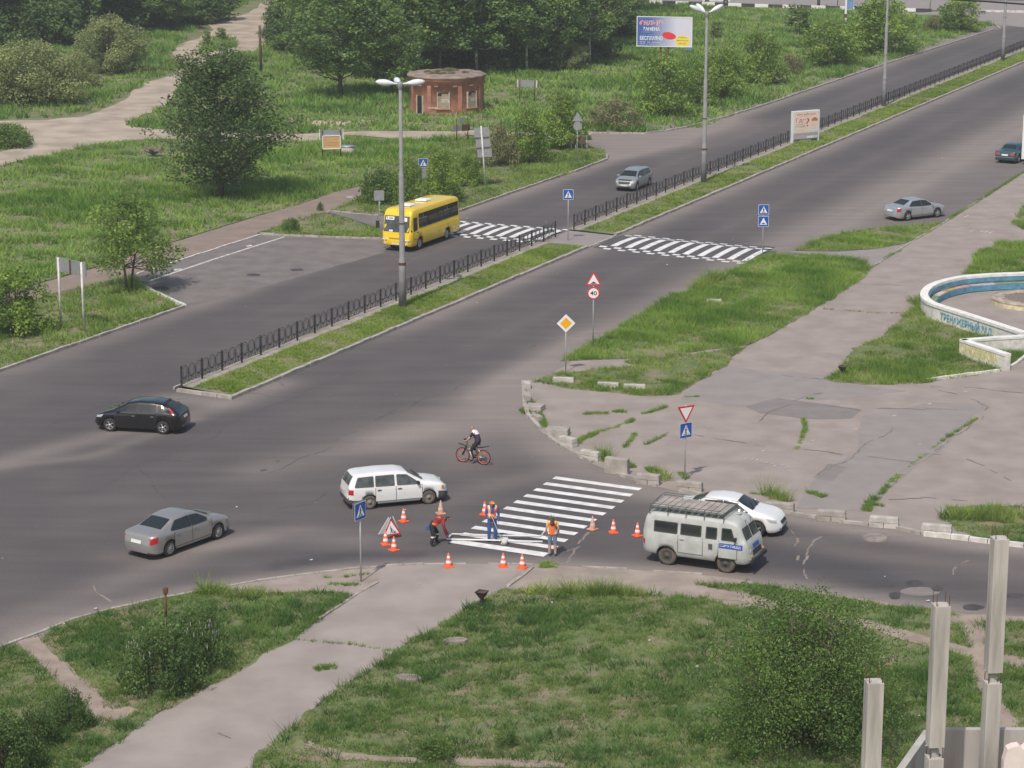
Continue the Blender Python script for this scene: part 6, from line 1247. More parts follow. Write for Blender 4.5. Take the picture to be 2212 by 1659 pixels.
mb = MB(); strip_wall(mb, BP[:-3], .44, .50, .52, .74); mb.build('bench_back', M_BLUEP, wl); mb = MB(); strip_wall(mb, BP, .86, .92, .05, .36); mb.build('bench_front', M_BLUEP, wl)
cols_ = [(.38, .30, .16), (.55, .45, .40), (.20, .26, .17), (.42, .42, .45), (.48, .30, .28)]; k0 = 0
for k in range(0, len(BP)-4, 4): mb = MB(); strip_wall(mb, BP[k:k+5], .44, .88, .37, .42); mb.build('bench_plank', mat('plank_%d' % (k//4 % 5), cols_[k//4 % 5], .8, .15, 3), wl)
M_BLUEL = mat('letter_blue', (.06, .36, .52), .8, .2, 5); M_YELL = mat('letter_yellow', (.66, .58, .14), .8, .25, 5)
a = Vector((*gp(2033, 662, ZW), 0)); b = Vector((*gp(2143, 697, ZW), 0)); d = (b-a).normalized(); nn = Vector((d.y, -d.x, 0)); text_mesh('ТРЕНАЖЕРНЫЙ ЗАЛ', 1, M_BLUEL, a+nn*.03+Vector((0, 0, .17)), d, (0, 0, 1), wl, 'lettering', width=(b-a).length, height=.54, bold=.016)
w2 = empty('low_wall', (0, 0, 0)); tag(w2, 'short angled white wall with faded yellow lettering ending at the path', 'wall')
P1 = [Vector(gp(2222, 722, ZW)), Vector(gp(2150, 726, ZW)), Vector(gp(2073, 732, ZW))]; P2 = [Vector(gp(2074, 733, ZW)), Vector(gp(2120, 748, ZW)), Vector(gp(2172, 765, ZW))]
for P in (P1, P2):
    mb = MB(); strip_wall(mb, P, 0.0, .34, 0, ZW-.13); mb.build('brickwork', M_WALLB, w2); mb = MB(); strip_wall(mb, P, -.03, .37, ZW-.128, ZW); mb.build('coping', M_WALLW, w2)
d = (P2[2]-P2[0]).normalized().to_3d(); nn = Vector((d.y, -d.x, 0)); text_mesh('САМООБОРОНА', 1, M_YELL, P2[0].to_3d()+d*.12+nn*.012+Vector((0, 0, .22)), d, (0, 0, 1), w2, 'lettering', width=(P2[2]-P2[0]).length*.80, height=.54, bold=.03)
bx_, by_ = gp(2232, 655); fb = empty('flower_bed', (bx_, by_, 0)); tag(fb, 'round raised flower bed with pale yellow rim at the right frame edge', 'flower bed')
small('rim', mat('bed_yellow', (.62, .56, .36), .9, .2, 3), fb, lambda b: b.lathe([(2.45, -.02), (2.45, .30)], seg=40)); small('coping', mat('bed_top', (.38, .32, .26), .9, .25, 3), fb, lambda b: b.lathe([(2.48, .29), (2.48, .36), (1.75, .38), (1.72, .30)], seg=40)); small('gravel', mat('bed_gravel', (.20, .16, .14), .95, .4, 9), fb, lambda b: b.lathe([(1.75, .31), (.001, .36)], seg=30))

# concrete columns and wall of the unfinished frame (near, lower right)
def ray(px, py, Y):
    dx, dy = px-1106.0, py-829.5; d = (dx, FPX*CT-dy*ST, -FPX*ST-dy*CT); k = Y/d[1]; return Vector((d[0]*k, Y, CAM_H+d[2]*k))
M_COL = mat('column_concrete', (.37, .34, .31), .85, .12, 1.0, col2=(.50, .46, .425), stretch=(3, 3, .35), detail=12, bump=.5)
for px, py, Y, js, lab in ((1891, 1477, 54.5, (), 'shortest square concrete column, left of the three'), (2036, 1311, 57.5, (1640,), 'middle square concrete column with bare reinforcing bars on top'), (2163, 1166, 59.5, (1478,), 'tallest square concrete column with a notched joint, right of the three')):
    t = ray(px, py, Y); c = empty('concrete_column', (t.x, Y+.2, 0), .12); tag(c, lab, 'column', 'columns of the unfinished frame'); cuts = [0]+sorted(ray(px, j, Y).z for j in js)+[t.z]
    for i, (a, b) in enumerate(zip(cuts, cuts[1:])):
        lo = a+(.30 if i > 0 else 0); small('shaft', M_COL, c, lambda q: q.box((0, 0, (lo+b)/2), (.40, .40, b-lo)), bevel=.012)
        if i > 0:
            small('neck', M_CONC, c, lambda q: (q.box((0, 0, a+.15), (.18, .18, .30)), q.lathe([(.09, .24+a), (.27, .31+a)], seg=4)))
        small('rebar', M_RUST, c, lambda q: [q.tube([(x, y, b-.03), (x*1.01, y*1.01, b+.31)], .011, 5) for x in (-.16, .16) for y in (-.16, .16)])
zw = ray(2043, 1577, 60.3).z; x0 = ray(2003, 1590, 60.3).x; cwall = empty('concrete_wall', (x0, 60.3, 0)); tag(cwall, 'stained grey concrete wall between the two taller columns', 'wall')
small('panel', mat('stained_concrete', (.40, .37, .345), .9, .10, .9, col2=(.44, .41, .385), stretch=(2, 2, .25), detail=9), cwall, lambda b: b.box((4, .1, zw/2), (8, .2, zw)))
e = Vector((*gp(1944, 1661, zw), 0)); f = Vector((x0, 60.3, 0)); dd = e-f; small('side_panel', M_CONC, cwall, lambda b: b.box((dd.x/2*1.5+.0, dd.y/2*1.5, zw/2-.01), (dd.length*1.5, .2, zw), math.atan2(dd.y, dd.x)))
t = ray(2206, 1610, 57); pk = empty('plaster_wall', (t.x, 57, 0)); tag(pk, 'pale pink plastered wall top with a jagged edge in the lower right corner', 'wall'); mb = MB(); rr = random.Random(3)
top_ = [(-.42, t.z-.45), (-.34, t.z-.12), (-.2, t.z-.05), (-.05, t.z-.03), (.06, t.z-.12), (.15, t.z-.02), (.3, t.z), (1.6, t.z+.05)]; plate2d(mb, [(-.45, 0), (1.6, 0)]+top_[::-1], 0, .3); mb.build('panel', mat('pink_plaster', (.74, .64, .60), .9, .05, 3), pk)

# concrete blocks along the square
M_BLOCK = mat('block_concrete', (.35, .32, .292), .9, .16, 2.2, detail=9, bump=.25); M_BLOCKW = mat('block_white', (.47, .445, .41), .9, .18, 2.5, detail=9, bump=.25)
def block(bx, by, L, W, H, ang, m, lab, two=True):
    x, y = gp(bx, by); r = empty('concrete_block', (x, y+W/2, 0), math.radians(ang+(bx*7 % 9)-4)); r.scale = (.96, .9, .9); tag(r, lab, 'concrete block', 'concrete blocks round the square')
    if two: small('lower_course', m, r, lambda b: (b.box((-L/4, 0, H*.24), (L/2-.02, W, H*.48)), b.box((L/4, 0, H*.24), (L/2-.02, W, H*.48))), bevel=.02); small('upper_course', m, r, lambda b: b.box((0, 0, H*.75), (L, W, H*.50), taper=.96), bevel=.03)
    else: small('slab', m, r, lambda b: b.box((0, 0, H/2), (L, W, H), taper=.97), bevel=.03)
for b_ in ((2025, 1160, 1.28, .42, .52, -13, M_BLOCKW, 'pale two-course block by the right grass patch, rightmost of the row'), (1911, 1142, 1.26, .42, .50, -14, M_BLOCKW, 'whitest block of the row, behind the manhole'), (1797, 1128, 1.26, .42, .50, -14, M_BLOCK, 'grey two-course block beside the white car bonnet'),
    (1685, 1110, 1.3, .42, .48, -17, M_BLOCK, 'block with tall grass behind the white car bonnet'), (1490, 1064, 1.2, .42, .48, -20, M_BLOCK, 'block at the foot of the give way sign'), (1401, 1049, 1.1, .42, .52, -21, M_BLOCK, 'block with tall grass left of the give way sign'),
    (1276, 995, 1.05, .42, .45, -35, M_BLOCKW, 'worn pale block left of the big upright slab'), (1227, 966, .95, .42, .48, -45, M_BLOCKW, 'pale block beside the flat grey slab')): block(*b_)
block(1333, 1026, 1.15, .38, .82, -26, M_BLOCK, 'big upright grey slab taller than its neighbours', False); block(1205, 944, 1.15, .8, .38, -10, M_BLOCK, 'broad flat grey slab on the kerb bend', False); block(1155, 890, .95, .8, .30, -20, M_BLOCK, 'flat grey slab at the top of the kerb bend', False)
block(1161, 911, .62, .35, .32, -60, M_BLOCK, 'small block below the top flat slab', False); block(1139, 868, .85, .40, .42, 88, M_BLOCK, 'upright stone at the left end of the square', False); block(1139, 840, .62, .38, .35, 88, M_BLOCKW, 'topmost stone of the kerb bend near the diamond sign', False)
block(1217, 827, 1.15, .34, .28, -8, M_BLOCKW, 'low pale block in the grass under the diamond sign', False); block(1314, 838, 1.15, .34, .28, -6, M_BLOCKW, 'low pale block in the grass, middle of three', False); block(1371, 842, 1.18, .34, .28, -6, M_BLOCKW, 'low pale block in the grass, right of three', False); block(1543, 652, .95, .3, .16, -4, M_BLOCKW, 'small white stone lying in the long grass strip', False)
# litter urns, posts, stumps, stones
def urn(bx, by, lab):
    r = empty('litter_bin', G(bx, by, 0), .35); tag(r, lab, 'litter bin', 'iron litter bins'); mb = MB()
    mb.lathe([(.12, .28), (.29, .52), (.265, .52), (.11, .31)], seg=4, smooth=False); mb.build('bowl', M_IRON, r); small('foot', M_IRON, r, lambda b: (b.box((0, 0, .16), (.12, .12, .32)), b.box((0, 0, .02), (.34, .34, .04)))); small('litter', M_RUST, r, lambda b: b.lathe([(.24, .48), (.001, .50)], seg=4))
urn(1041, 1306, 'square iron litter bin by the footpath in the foreground'); urn(1820, 812, 'square iron litter bin at the tip of the grass by the square')
r = empty('rusty_post', G(358, 1340, 0)); tag(r, 'short rusty post with a small box on top behind the lilac', 'post'); small('shaft', M_RUST, r, lambda b: b.tube([(0, 0, -.1), (.03, 0, 1.05)], .045, 8)); small('head', M_RUST, r, lambda b: b.box((.03, 0, 1.14), (.18, .16, .20)), bevel=.02)
r = empty('wooden_pole', G(564, 158, 0)); tag(r, 'bare brown wooden pole standing in the grass by the upper track', 'pole'); small('shaft', mat('pole_wood', (.10, .07, .05), .9, .3, 3), r, lambda b: b.tube([(0, 0, -.2), (-.03, 0, height_at(564, 158, 55))], [.17, .13], 8))
r = empty('tree_stump', G(332, 338, 0)); tag(r, 'uprooted grey stump with splayed roots in the grass', 'stump'); mb = MB(); rr = random.Random(9)
for k in range(9): a = k*.7; mb.tube([(0, 0, .3), (.5*math.cos(a), .4*math.sin(a), .45+.3*rr.random()), (1.0*math.cos(a)+.1, .7*math.sin(a), .3+.9*rr.random())], [.22, .13, .03], 6)
mb.build('roots', mat('dead_wood', (.16, .13, .11), .9, .3, 4), r)
r = empty('well_ring', G(751, 330, 0)); tag(r, 'low round concrete well ring in the grass beside the slatted board', 'well ring'); small('ring', M_CONC, r, lambda b: b.lathe([(.62, -.02), (.60, .55), (.50, .55), (.48, .1), (.001, .1)], seg=24)); small('lid', M_BACK, r, lambda b: b.lathe([(.64, .55), (.64, .62), (.001, .64)], seg=24))
for bx, by, a, lab in ((1243, 320, .3, 'white trestle at the track mouth, left one'), (1257, 321, -.2, 'white trestle at the track mouth, right one')):
    r = empty('trestle', G(bx, by, 0), a); tag(r, lab, 'trestle', 'white trestles at the track mouth'); small('frame', M_SW, r, lambda b: (b.tube([(-.5, -.35, 0), (-.4, 0, 1.1)], .04, 5), b.tube([(.5, -.35, 0), (.4, 0, 1.1)], .04, 5), b.tube([(-.4, 0, 1.1), (-.5, .35, 0)], .04, 5), b.tube([(.4, 0, 1.1), (.5, .35, 0)], .04, 5), b.box((0, 0, 1.1), (1.0, .08, .08)))); small('panel', mat('trestle_board', (.40, .28, .20), .8), r, lambda b: b.box((0, -.12, .75), (.75, .03, .6)))
for bx, by, L, W, H, a, m, lab in ((985, 1388, .95, .62, .12, .1, M_CONC if False else mat('slab_stone', (.27, .225, .20), .95, .2, 3), 'flat broken concrete slab in the foreground grass, upper one'), (880, 1468, .95, .65, .11, -.2, mat('slab_stone', (.27, .225, .20)), 'flat broken concrete slab in the foreground grass, lower one')):
    r = empty('stone_slab', G(bx, by, 0), a); tag(r, lab, 'slab'); mb = MB(); rr = random.Random(bx); mb.prism([(L/2*math.cos(t*.785)*rr.uniform(.8, 1.1), W/2*math.sin(t*.785)*rr.uniform(.8, 1.1)) for t in range(8)], 0, H); mb.build('slab', m, r)
M_MH = mat('manhole_concrete', (.25, .215, .19), .9, .2, 3)
mh = empty('manhole', G(1890, 1163, 0)); tag(mh, 'round manhole ring in front of the whitest block', 'manhole'); small('ring', M_MH, mh, lambda b: b.lathe([(.52, 0), (.50, .10), (.40, .11), (.001, .09)], seg=22))
mh = empty('drain_grate', G(641, 583, 0), .3); tag(mh, 'dark square drain grate in the bus bay', 'drain'); small('grate', M_TAR, mh, lambda b: b.box((0, 0, .012), (.75, .65, .012)))
mb = MB(); rr = random.Random(2)
for k in range(90):
    px = rr.choice(((625, 262), (650, 258), (690, 268), (730, 266), (760, 268), (785, 266))); c = gp(px[0]+rr.gauss(0, 14), px[1]+rr.gauss(0, 2.5)); s_ = rr.uniform(.15, .5); mb.box((c[0], c[1], s_*.2), (s_, s_*.8, s_*.5), rr.uniform(0, 3), taper=.7)
tag(mb.build('rubble', mat('pale_rubble', (.48, .40, .31), .95, .2, 3)), 'scattered pale rubble in the grass before the track', 'rubble', kind='stuff')
# striped kerb barrier and poles at the top
mb = MB(); SP = [Vector((*gp(x, y), 0)) for x, y in ((1376, 6), (1660, 16), (1846, 21), (2012, 26))]; tot = 0; flip = 0; bar = empty('striped_barrier', (0, 0, 0)); tag(bar, 'long black and white striped concrete kerb along the far side road', 'barrier'); M_BB = mat('barrier_black', (.05, .05, .055), .8, .3, 2)
for a, b in zip(SP, SP[1:]):
    n_ = max(1, round((b-a).length/2.05)); d = (b-a)/n_
    for k in range(n_): c = a+d*(k+.5); small('white_block' if flip % 2 else 'black_block', M_SW if flip % 2 else M_BB, bar, lambda q: q.box((c.x, c.y, .22), (d.length*.99, .35, .46), math.atan2(d.y, d.x))); flip += 1
kerb('kerb', [G(*q) for q in ((2105, 25.5), (2134, 26), (2330, 30))], w=.3, h=.3, m=M_KERBW, seed=30)
r = empty('pylon', G(1826, 50, 0)); tag(r, 'slim pylon with a blue banner and a red and white foot on the far grass', 'pylon'); small('post', M_SW, r, lambda b: b.box((0, 0, 3.5), (.28, .28, 7))); small('banner', mat('banner_blue', (.14, .28, .48), .6, .2, 1), r, lambda b: b.box((.55, 0, 4.4), (.80, .08, 5.0))); small('foot', M_RUST, r, lambda b: b.box((0, -.02, 1.0), (.30, .30, .5)))
for bx, by, w, m, a, lab in ((1768, 17, .22, M_LPOST, 0, 'thick grey post behind the striped barrier'), (1809, 17, .08, mat('yellow_pole', (.50, .44, .22), .7), 0, 'thin yellowish pole behind the striped barrier'), (2008, 26, .08, mat('yellow_pole', (.50, .44, .22), .7), .06, 'thin leaning pole at the right end of the striped barrier')):
    r = empty('pole', G(bx, by, 0)); tag(r, lab, 'pole', 'poles along the far side road'); small('shaft', m, r, lambda b: b.tube([(0, 0, -.1), (a*8, 0, 8)], w, 8))
# overhead cable
mb = MB(); pts = [ray(x, y, 42) for x, y in ((1700, -22), (1900, -10), (2050, -1.5), (2130, 3), (2212, 9), (2400, 24))]; mb.tube(pts, .016, 6); tag(mb.build('overhead_cable', M_BLK), 'black overhead cable crossing the upper right corner', 'cable')
# lettering of the minibus
Bm = MINIBUS_B
y = -(Bm.side_y(1.45, 1.08)+.03); text_mesh('СМЭУ ГИБДД', 1, M_SW, (1.04, y, 1.065), (1, 0, 0), (0, 0, 1), MINIBUS, 'lettering', width=.82, height=.11, bold=.02)
# ---------------------------------------------------------------- people, bicycle and tools
def skin_body(name, joints, bones, mats, seg_mat, root, fingers=()):
    """one continuous body grown round a skeleton. joints: name -> (x, y, z, radius); bones: pairs; seg_mat: bone -> material index"""
    bm = bmesh.new(); lay = bm.verts.layers.skin.verify(); V = {}
    for k, (x, y, z, r) in joints.items():
        v = bm.verts.new((x, y, z)); v[lay].radius = (r, r); V[k] = v
    V['pelvis'][lay].use_root = True
    for a, b in bones: bm.edges.new((V[a], V[b]))
    me = bpy.data.meshes.new(name); bm.to_mesh(me); bm.free(); o = bpy.data.objects.new(name, me); COL.objects.link(o)
    m = o.modifiers.new('skin', 'SKIN'); m.use_smooth_shade = True; s = o.modifiers.new('sub', 'SUBSURF'); s.levels = 2; s.render_levels = 2
    bpy.context.view_layer.update(); new = bpy.data.meshes.new_from_object(o.evaluated_get(bpy.context.evaluated_depsgraph_get())); bpy.data.objects.remove(o); new.name = name
    new.materials.clear(); [new.materials.append(q) for q in mats]
    C = np.empty(len(new.polygons)*3, np.float32); new.polygons.foreach_get('center', C); C = C.reshape(-1, 3); best = np.full(len(C), 1e9); idx = np.zeros(len(C), np.int32)
    for (a, b) in bones:
        A, Bq = np.array(joints[a][:3]), np.array(joints[b][:3]); ra, rb = joints[a][3], joints[b][3]; d = Bq-A; t = np.clip(((C-A)@d)/(d@d+1e-9), 0, 1); dist = np.linalg.norm(C-A-t[:, None]*d, axis=1)-(ra*(1-t)+rb*t)
        k = dist < best; best[k] = dist[k]; idx[k] = seg_mat(a, b)
    new.polygons.foreach_set('material_index', idx); return link_mesh(name, new, root), C, idx
def shell(name, body, test, off, m, root):
    """a garment: the faces of the body that pass the test, lifted off the skin"""
    me = body.data; bm = bmesh.new(); bm.from_mesh(me); bm.normal_update(); kill = [f for f in bm.faces if not test(f.calc_center_median(), f.material_index)]
    nv = {v.index: v.normal.copy() for v in bm.verts}; bm.verts.ensure_lookup_table()
    for v in bm.verts: v.co = v.co+v.normal*off
    bmesh.ops.delete(bm, geom=kill, context='FACES')
    for f in bm.faces: f.material_index = 0; f.smooth = True
    me2 = bpy.data.meshes.new(name); bm.to_mesh(me2); bm.free(); me2.materials.append(m); return link_mesh(name, me2, root)
SKINM = mat('skin', (.50, .28, .20), .6, .05, 8); M_BOOT = mat('boot', (.03, .028, .027), .7); M_GLOVE = mat('glove', (.62, .60, .55), .9)
def hand(J, Bn, s, w, d, side, curl):
    """palm and five fingers at the end of the arm; w wrist, d direction of the hand, side towards the thumb, curl the way fingers bend"""
    w, d, side, curl = Vector(w), Vector(d).normalized(), Vector(side).normalized(), Vector(curl).normalized(); p = w+d*.075
    J['palm'+s] = (*p, .030); Bn.append(('wr'+s, 'palm'+s))
    for k, (o, l) in enumerate(((.026, .072), (.009, .082), (-.009, .077), (-.025, .060))):
        a = p+side*o+d*.03; b = a+d*l*.45+curl*l*.28; c = b+d*l*.10+curl*l*.42
        for q, pt, r in (('a', a, .0105), ('b', b, .0095), ('c', c, .008)): J['f%d%s%s' % (k, q, s)] = (*pt, r)
        Bn += [('palm'+s, 'f%da%s' % (k, s)), ('f%da%s' % (k, s), 'f%db%s' % (k, s)), ('f%db%s' % (k, s), 'f%dc%s' % (k, s))]
    a = w+d*.045+side*.036; b = a+side*.022+d*.03+curl*.012; J['th1'+s] = (*a, .0125); J['th2'+s] = (*b, .010); Bn += [('palm'+s, 'th1'+s), ('th1'+s, 'th2'+s)]
BASE = [('pelvis', 'waist'), ('waist', 'chest'), ('chest', 'nb'), ('nb', 'neck'), ('neck', 'head'), ('head', 'crown'), ('head', 'nose')]+[b for s in 'LR' for b in (('nb', 'sh'+s), ('sh'+s, 'el'+s), ('el'+s, 'wr'+s), ('pelvis', 'hip'+s), ('hip'+s, 'kn'+s), ('kn'+s, 'an'+s), ('an'+s, 'toe'+s))]
def mid(a, b, t, r): return tuple(a[i]*(1-t)+b[i]*t for i in range(3))+(r,)
def face(root, head, fwd, right, up=(0, 0, 1)):
    h, f, r, u = Vector(head), Vector(fwd).normalized(), Vector(right).normalized(), Vector(up)
    for s in (-1, 1):
        small('eye', M_SK, root, lambda b: b.lathe([(.001, -.012), (.011, 0), (.001, .012)], h+f*.088+r*s*.033+u*.005, seg=8)); small('ear', SKINM, root, lambda b: b.box(h-f*.0+r*s*.098+u*-.005, (.03, .035, .06)), bevel=.01)
    small('mouth', mat('lip', (.36, .12, .10), .6), root, lambda b: b.box(h+f*.090-u*.055, (.045, .012, .012), math.atan2(r.y, r.x)))

# worker in blue overalls, standing, facing the camera, pushing a roller pole
x, y = gp(1063, 1169); w2p = empty('person', (x, y, .005), .15); tag(w2p, 'worker in blue overalls, orange vest and orange cap holding a roller pole', 'person')
J = dict(pelvis=(0, 0, .93, .150), waist=(0, 0, 1.10, .140), chest=(0, -.01, 1.30, .160), nb=(0, 0, 1.45, .085), neck=(0, -.015, 1.52, .056), head=(0, -.03, 1.615, .094), crown=(0, -.02, 1.675, .080), nose=(0, -.115, 1.600, .022),
    shL=(.20, 0, 1.41, .070), elL=(.27, .02, 1.12, .058), wrL=(.25, -.08, .90, .040), shR=(-.20, 0, 1.41, .070), elR=(-.26, -.04, 1.14, .058), wrR=(-.09, -.24, 1.14, .040),
    hipL=(.10, 0, .88, .112), knL=(.13, -.02, .48, .085), anL=(.15, .02, .10, .070), toeL=(.17, -.13, .045, .045), hipR=(-.10, 0, .88, .112), knR=(-.12, -.02, .48, .085), anR=(-.12, .02, .10, .070), toeR=(-.13, -.13, .045, .045))
Bn = list(BASE); hand(J, Bn, 'L', J['wrL'][:3], (0, -.1, -1), (0, -1, 0), (-1, 0, 0)); hand(J, Bn, 'R', J['wrR'][:3], (.9, -.4, .1), (0, 0, 1), (0, .6, -.8))
def sm(a, b):
    if a.startswith(('palm', 'f', 'th')) : return 3
    if a in ('neck', 'head') or b in ('neck', 'nose', 'crown'): return 1
    if b.startswith('toe'): return 2
    return 0
M_BLUEO = mat('overall_blue', (.035, .095, .27), .85, .15, 6); M_VEST = mat('vest_orange', (.85, .17, .03), .7, .1, 8)
bd, C_, ix = skin_body('body', J, Bn, [M_BLUEO, SKINM, M_BOOT, M_GLOVE], sm, w2p)
shell('vest', bd, lambda c, i: i == 0 and .98 < c.z < 1.49 and abs(c.x) < .20 and not (abs(c.x) < .05+.10*(c.z-1.2) and c.y < 0 and c.z > 1.22), .022, M_VEST, w2p)
shell('reflective_strip', bd, lambda c, i: i == 0 and 1.0 < c.z < 1.49 and .10 < abs(c.x) < .155, .030, mat('reflective', (.72, .72, .70), .4), w2p)
shell('cap', bd, lambda c, i: i == 1 and c.z > 1.64-.2*(c.y+.03), .020, mat('cap_orange', (.86, .27, .02), .7), w2p); small('cap_peak', mat('cap_orange', (.86, .27, .02), .7), w2p, lambda b: b.box((0, -.15, 1.635), (.15, .12, .015), M=Matrix.Rotation(.25, 3, 'X')), bevel=.006); face(w2p, (0, -.035, 1.60), (0, -1, 0), (1, 0, 0))
rp = empty('paint_roller', (x, y, 0), .15); tag(rp, 'long pale paint roller pole held by the worker in the orange cap', 'roller'); small('pole', M_KERBW, rp, lambda b: b.tube([(-.13, -.27, 1.20), (-.03, -.31, 1.08), (.36, -.52, .06)], .016, 6)); small('roller_head', M_SW, rp, lambda b: b.tube([(.30, -.56, .06), (.48, -.48, .06)], .045, 10))
# young woman seen from behind
x, y = gp(1193, 1201); w3 = empty('person', (x, y, .005), math.pi-.1); tag(w3, 'young woman seen from behind in an orange vest, denim shorts and a green cap', 'person')
J = dict(pelvis=(0, 0, .93, .150), waist=(0, 0, 1.09, .125), chest=(0, 0, 1.28, .140), nb=(0, 0, 1.42, .075), neck=(0, -.015, 1.49, .046), head=(0, -.03, 1.59, .090), crown=(0, -.02, 1.65, .078), nose=(0, -.11, 1.575, .02),
    shL=(.175, 0, 1.385, .058), elL=(.235, .05, 1.12, .044), wrL=(.24, -.03, .90, .030), shR=(-.175, 0, 1.385, .058), elR=(-.25, .03, 1.13, .044), wrR=(-.235, -.10, .95, .030),
    hipL=(.09, 0, .87, .115), knL=(.105, -.01, .48, .075), anL=(.11, .02, .09, .046), toeL=(.12, -.13, .04, .040), hipR=(-.09, 0, .87, .115), knR=(-.11, -.01, .48, .075), anR=(-.12, .02, .09, .046), toeR=(-.14, -.12, .04, .040))
Bn = list(BASE); hand(J, Bn, 'L', J['wrL'][:3], (.1, -.2, -1), (0, -1, 0), (-1, 0, 0)); hand(J, Bn, 'R', J['wrR'][:3], (0, -.4, -1), (0, -1, 0), (1, 0, 0))
def sm(a, b):
    if a.startswith('hip') or a == 'pelvis': return 0
    if a.startswith('sh') or b.startswith('sh'): return 3
    if a in ('waist', 'chest'): return 3
    if b.startswith('toe'): return 2
    return 1
M_JEAN = mat('denim', (.17, .24, .32), .9, .15, 7); M_LIMEY = mat('shirt_lime', (.62, .66, .12), .8)
J2 = dict(J); J2['slL'] = mid(J['shL'], J['elL'], .45, .054); J2['slR'] = mid(J['shR'], J['elR'], .45, .054); Bn = [b for b in Bn if b not in (('shL', 'elL'), ('shR', 'elR'))]+[('shL', 'slL'), ('slL', 'elL'), ('shR', 'slR'), ('slR', 'elR')]
bd, C_, ix = skin_body('body', J2, Bn, [M_JEAN, SKINM, M_BOOT, M_LIMEY], sm, w3)
shell('vest', bd, lambda c, i: i in (0, 3) and .93 < c.z < 1.43 and abs(c.x) < .175, .024, M_VEST, w3); shell('reflective_strip', bd, lambda c, i: i in (0, 3) and .95 < c.z < 1.43 and .10 < abs(c.x) < .135, .031, mat('reflective', (.72, .72, .70), .4), w3)
shell('cap', bd, lambda c, i: i == 1 and c.z > 1.60, .022, mat('cap_green', (.16, .62, .22), .7), w3); small('cap_peak', mat('cap_green', (.16, .62, .22), .7), w3, lambda b: b.box((0, -.15, 1.62), (.14, .12, .015), M=Matrix.Rotation(.25, 3, 'X')), bevel=.006)
M_HAIR = mat('hair_brown', (.10, .055, .035), .7, .2, 12); small('hair', M_HAIR, w3, lambda b: b.tube([(0, .05, 1.63), (0, .085, 1.55), (0, .105, 1.44), (0, .14, 1.34), (0, .15, 1.28)], [.085, .088, .075, .085, .02], 10)); shell('socks', bd, lambda c, i: i == 1 and c.z < .22, .008, mat('sock_grey', (.35, .35, .36), .9), w3); face(w3, (0, -.035, 1.58), (0, -1, 0), (1, 0, 0))
st_ = empty('brush_handle', (x, y, 0), math.pi-.1); tag(st_, 'thin dark stick resting against the back of the young woman', 'stick'); small('stick', M_IRON, st_, lambda b: b.tube([(-.22, -.0, .98), (-.12, .155, 1.30), (.045, .20, 1.76)], .012, 6))
# bending worker, facing right
x, y = gp(940, 1178); w1 = empty('person', (x, y, .005), 0.10); w1.scale = (1.06, 1.06, .97); tag(w1, 'worker in a dark red and orange vest bending down to the stencil frame', 'person')
J = dict(pelvis=(-.12, .06, .86, .155), waist=(-.02, .06, .98, .145), chest=(.18, .05, 1.07, .160), nb=(.33, .04, 1.09, .085), neck=(.41, .03, 1.12, .058), head=(.51, .01, 1.13, .100), crown=(.52, .02, 1.20, .086), nose=(.60, -.03, 1.10, .024),
    shL=(.32, .20, 1.02, .066), elL=(.34, .24, .74, .054), wrL=(.45, .22, .50, .038), shR=(.30, -.16, 1.0, .068), elR=(.34, -.19, .72, .056), wrR=(.42, -.14, .46, .038),
    hipL=(-.10, .16, .82, .112), knL=(.10, .24, .47, .085), anL=(.06, .28, .10, .062), toeL=(.22, .27, .045, .045), hipR=(-.14, -.05, .82, .112), knR=(-.06, -.12, .46, .088), anR=(-.16, -.14, .10, .064), toeR=(0.0, -.17, .045, .045))
Bn = list(BASE); hand(J, Bn, 'L', J['wrL'][:3], (.4, 0, -.9), (.7, 0, .3), (0, -1, 0)); hand(J, Bn, 'R', J['wrR'][:3], (.5, .05, -.85), (.7, 0, .4), (0, 1, 0))
def sm(a, b):
    if a.startswith(('palm', 'f', 'th')): return 4
    if a in ('neck', 'head') or b in ('neck', 'nose', 'crown'): return 1
    if a.startswith('hip') or a == 'pelvis' and b.startswith('hip') or a.startswith('kn'): return 2
    if b.startswith('toe'): return 2
    if a == 'pelvis': return 2
    return 0
M_DKRED = mat('jacket_red', (.24, .022, .028), .8, .15, 6); M_DKT = mat('trousers_black', (.020, .021, .024), .85, .2, 6); M_GLB = mat('glove_blue', (.04, .12, .35), .8)
bd, C_, ix = skin_body('body', J, Bn, [M_DKRED, SKINM, M_DKT, M_BOOT, M_GLB], sm, w1)
shell('vest_panel', bd, lambda c, i: i in (0, 2) and ((.02 < c.x < .20 and c.z > 1.17) or (-.10 < c.x < .24 and c.y < -.03 and .90 < c.z < 1.0)), .018, M_VEST, w1);
shell('reflective_band', bd, lambda c, i: i == 2 and .38 < c.z < .45, .012, mat('reflective', (.72, .72, .70), .4), w1); shell('hair', bd, lambda c, i: i == 1 and (c.z > 1.17 or (c.x < .49 and c.z > 1.09)), .016, mat('hair_dark', (.022, .015, .012), .7), w1); small('hanging_glove', M_GLB, w1, lambda b: b.box((-.30, -.10, .80), (.12, .10, .20)), bevel=.03); face(w1, (.51, .0, 1.13), (.9, -.4, -.2), (.4, .9, 0))

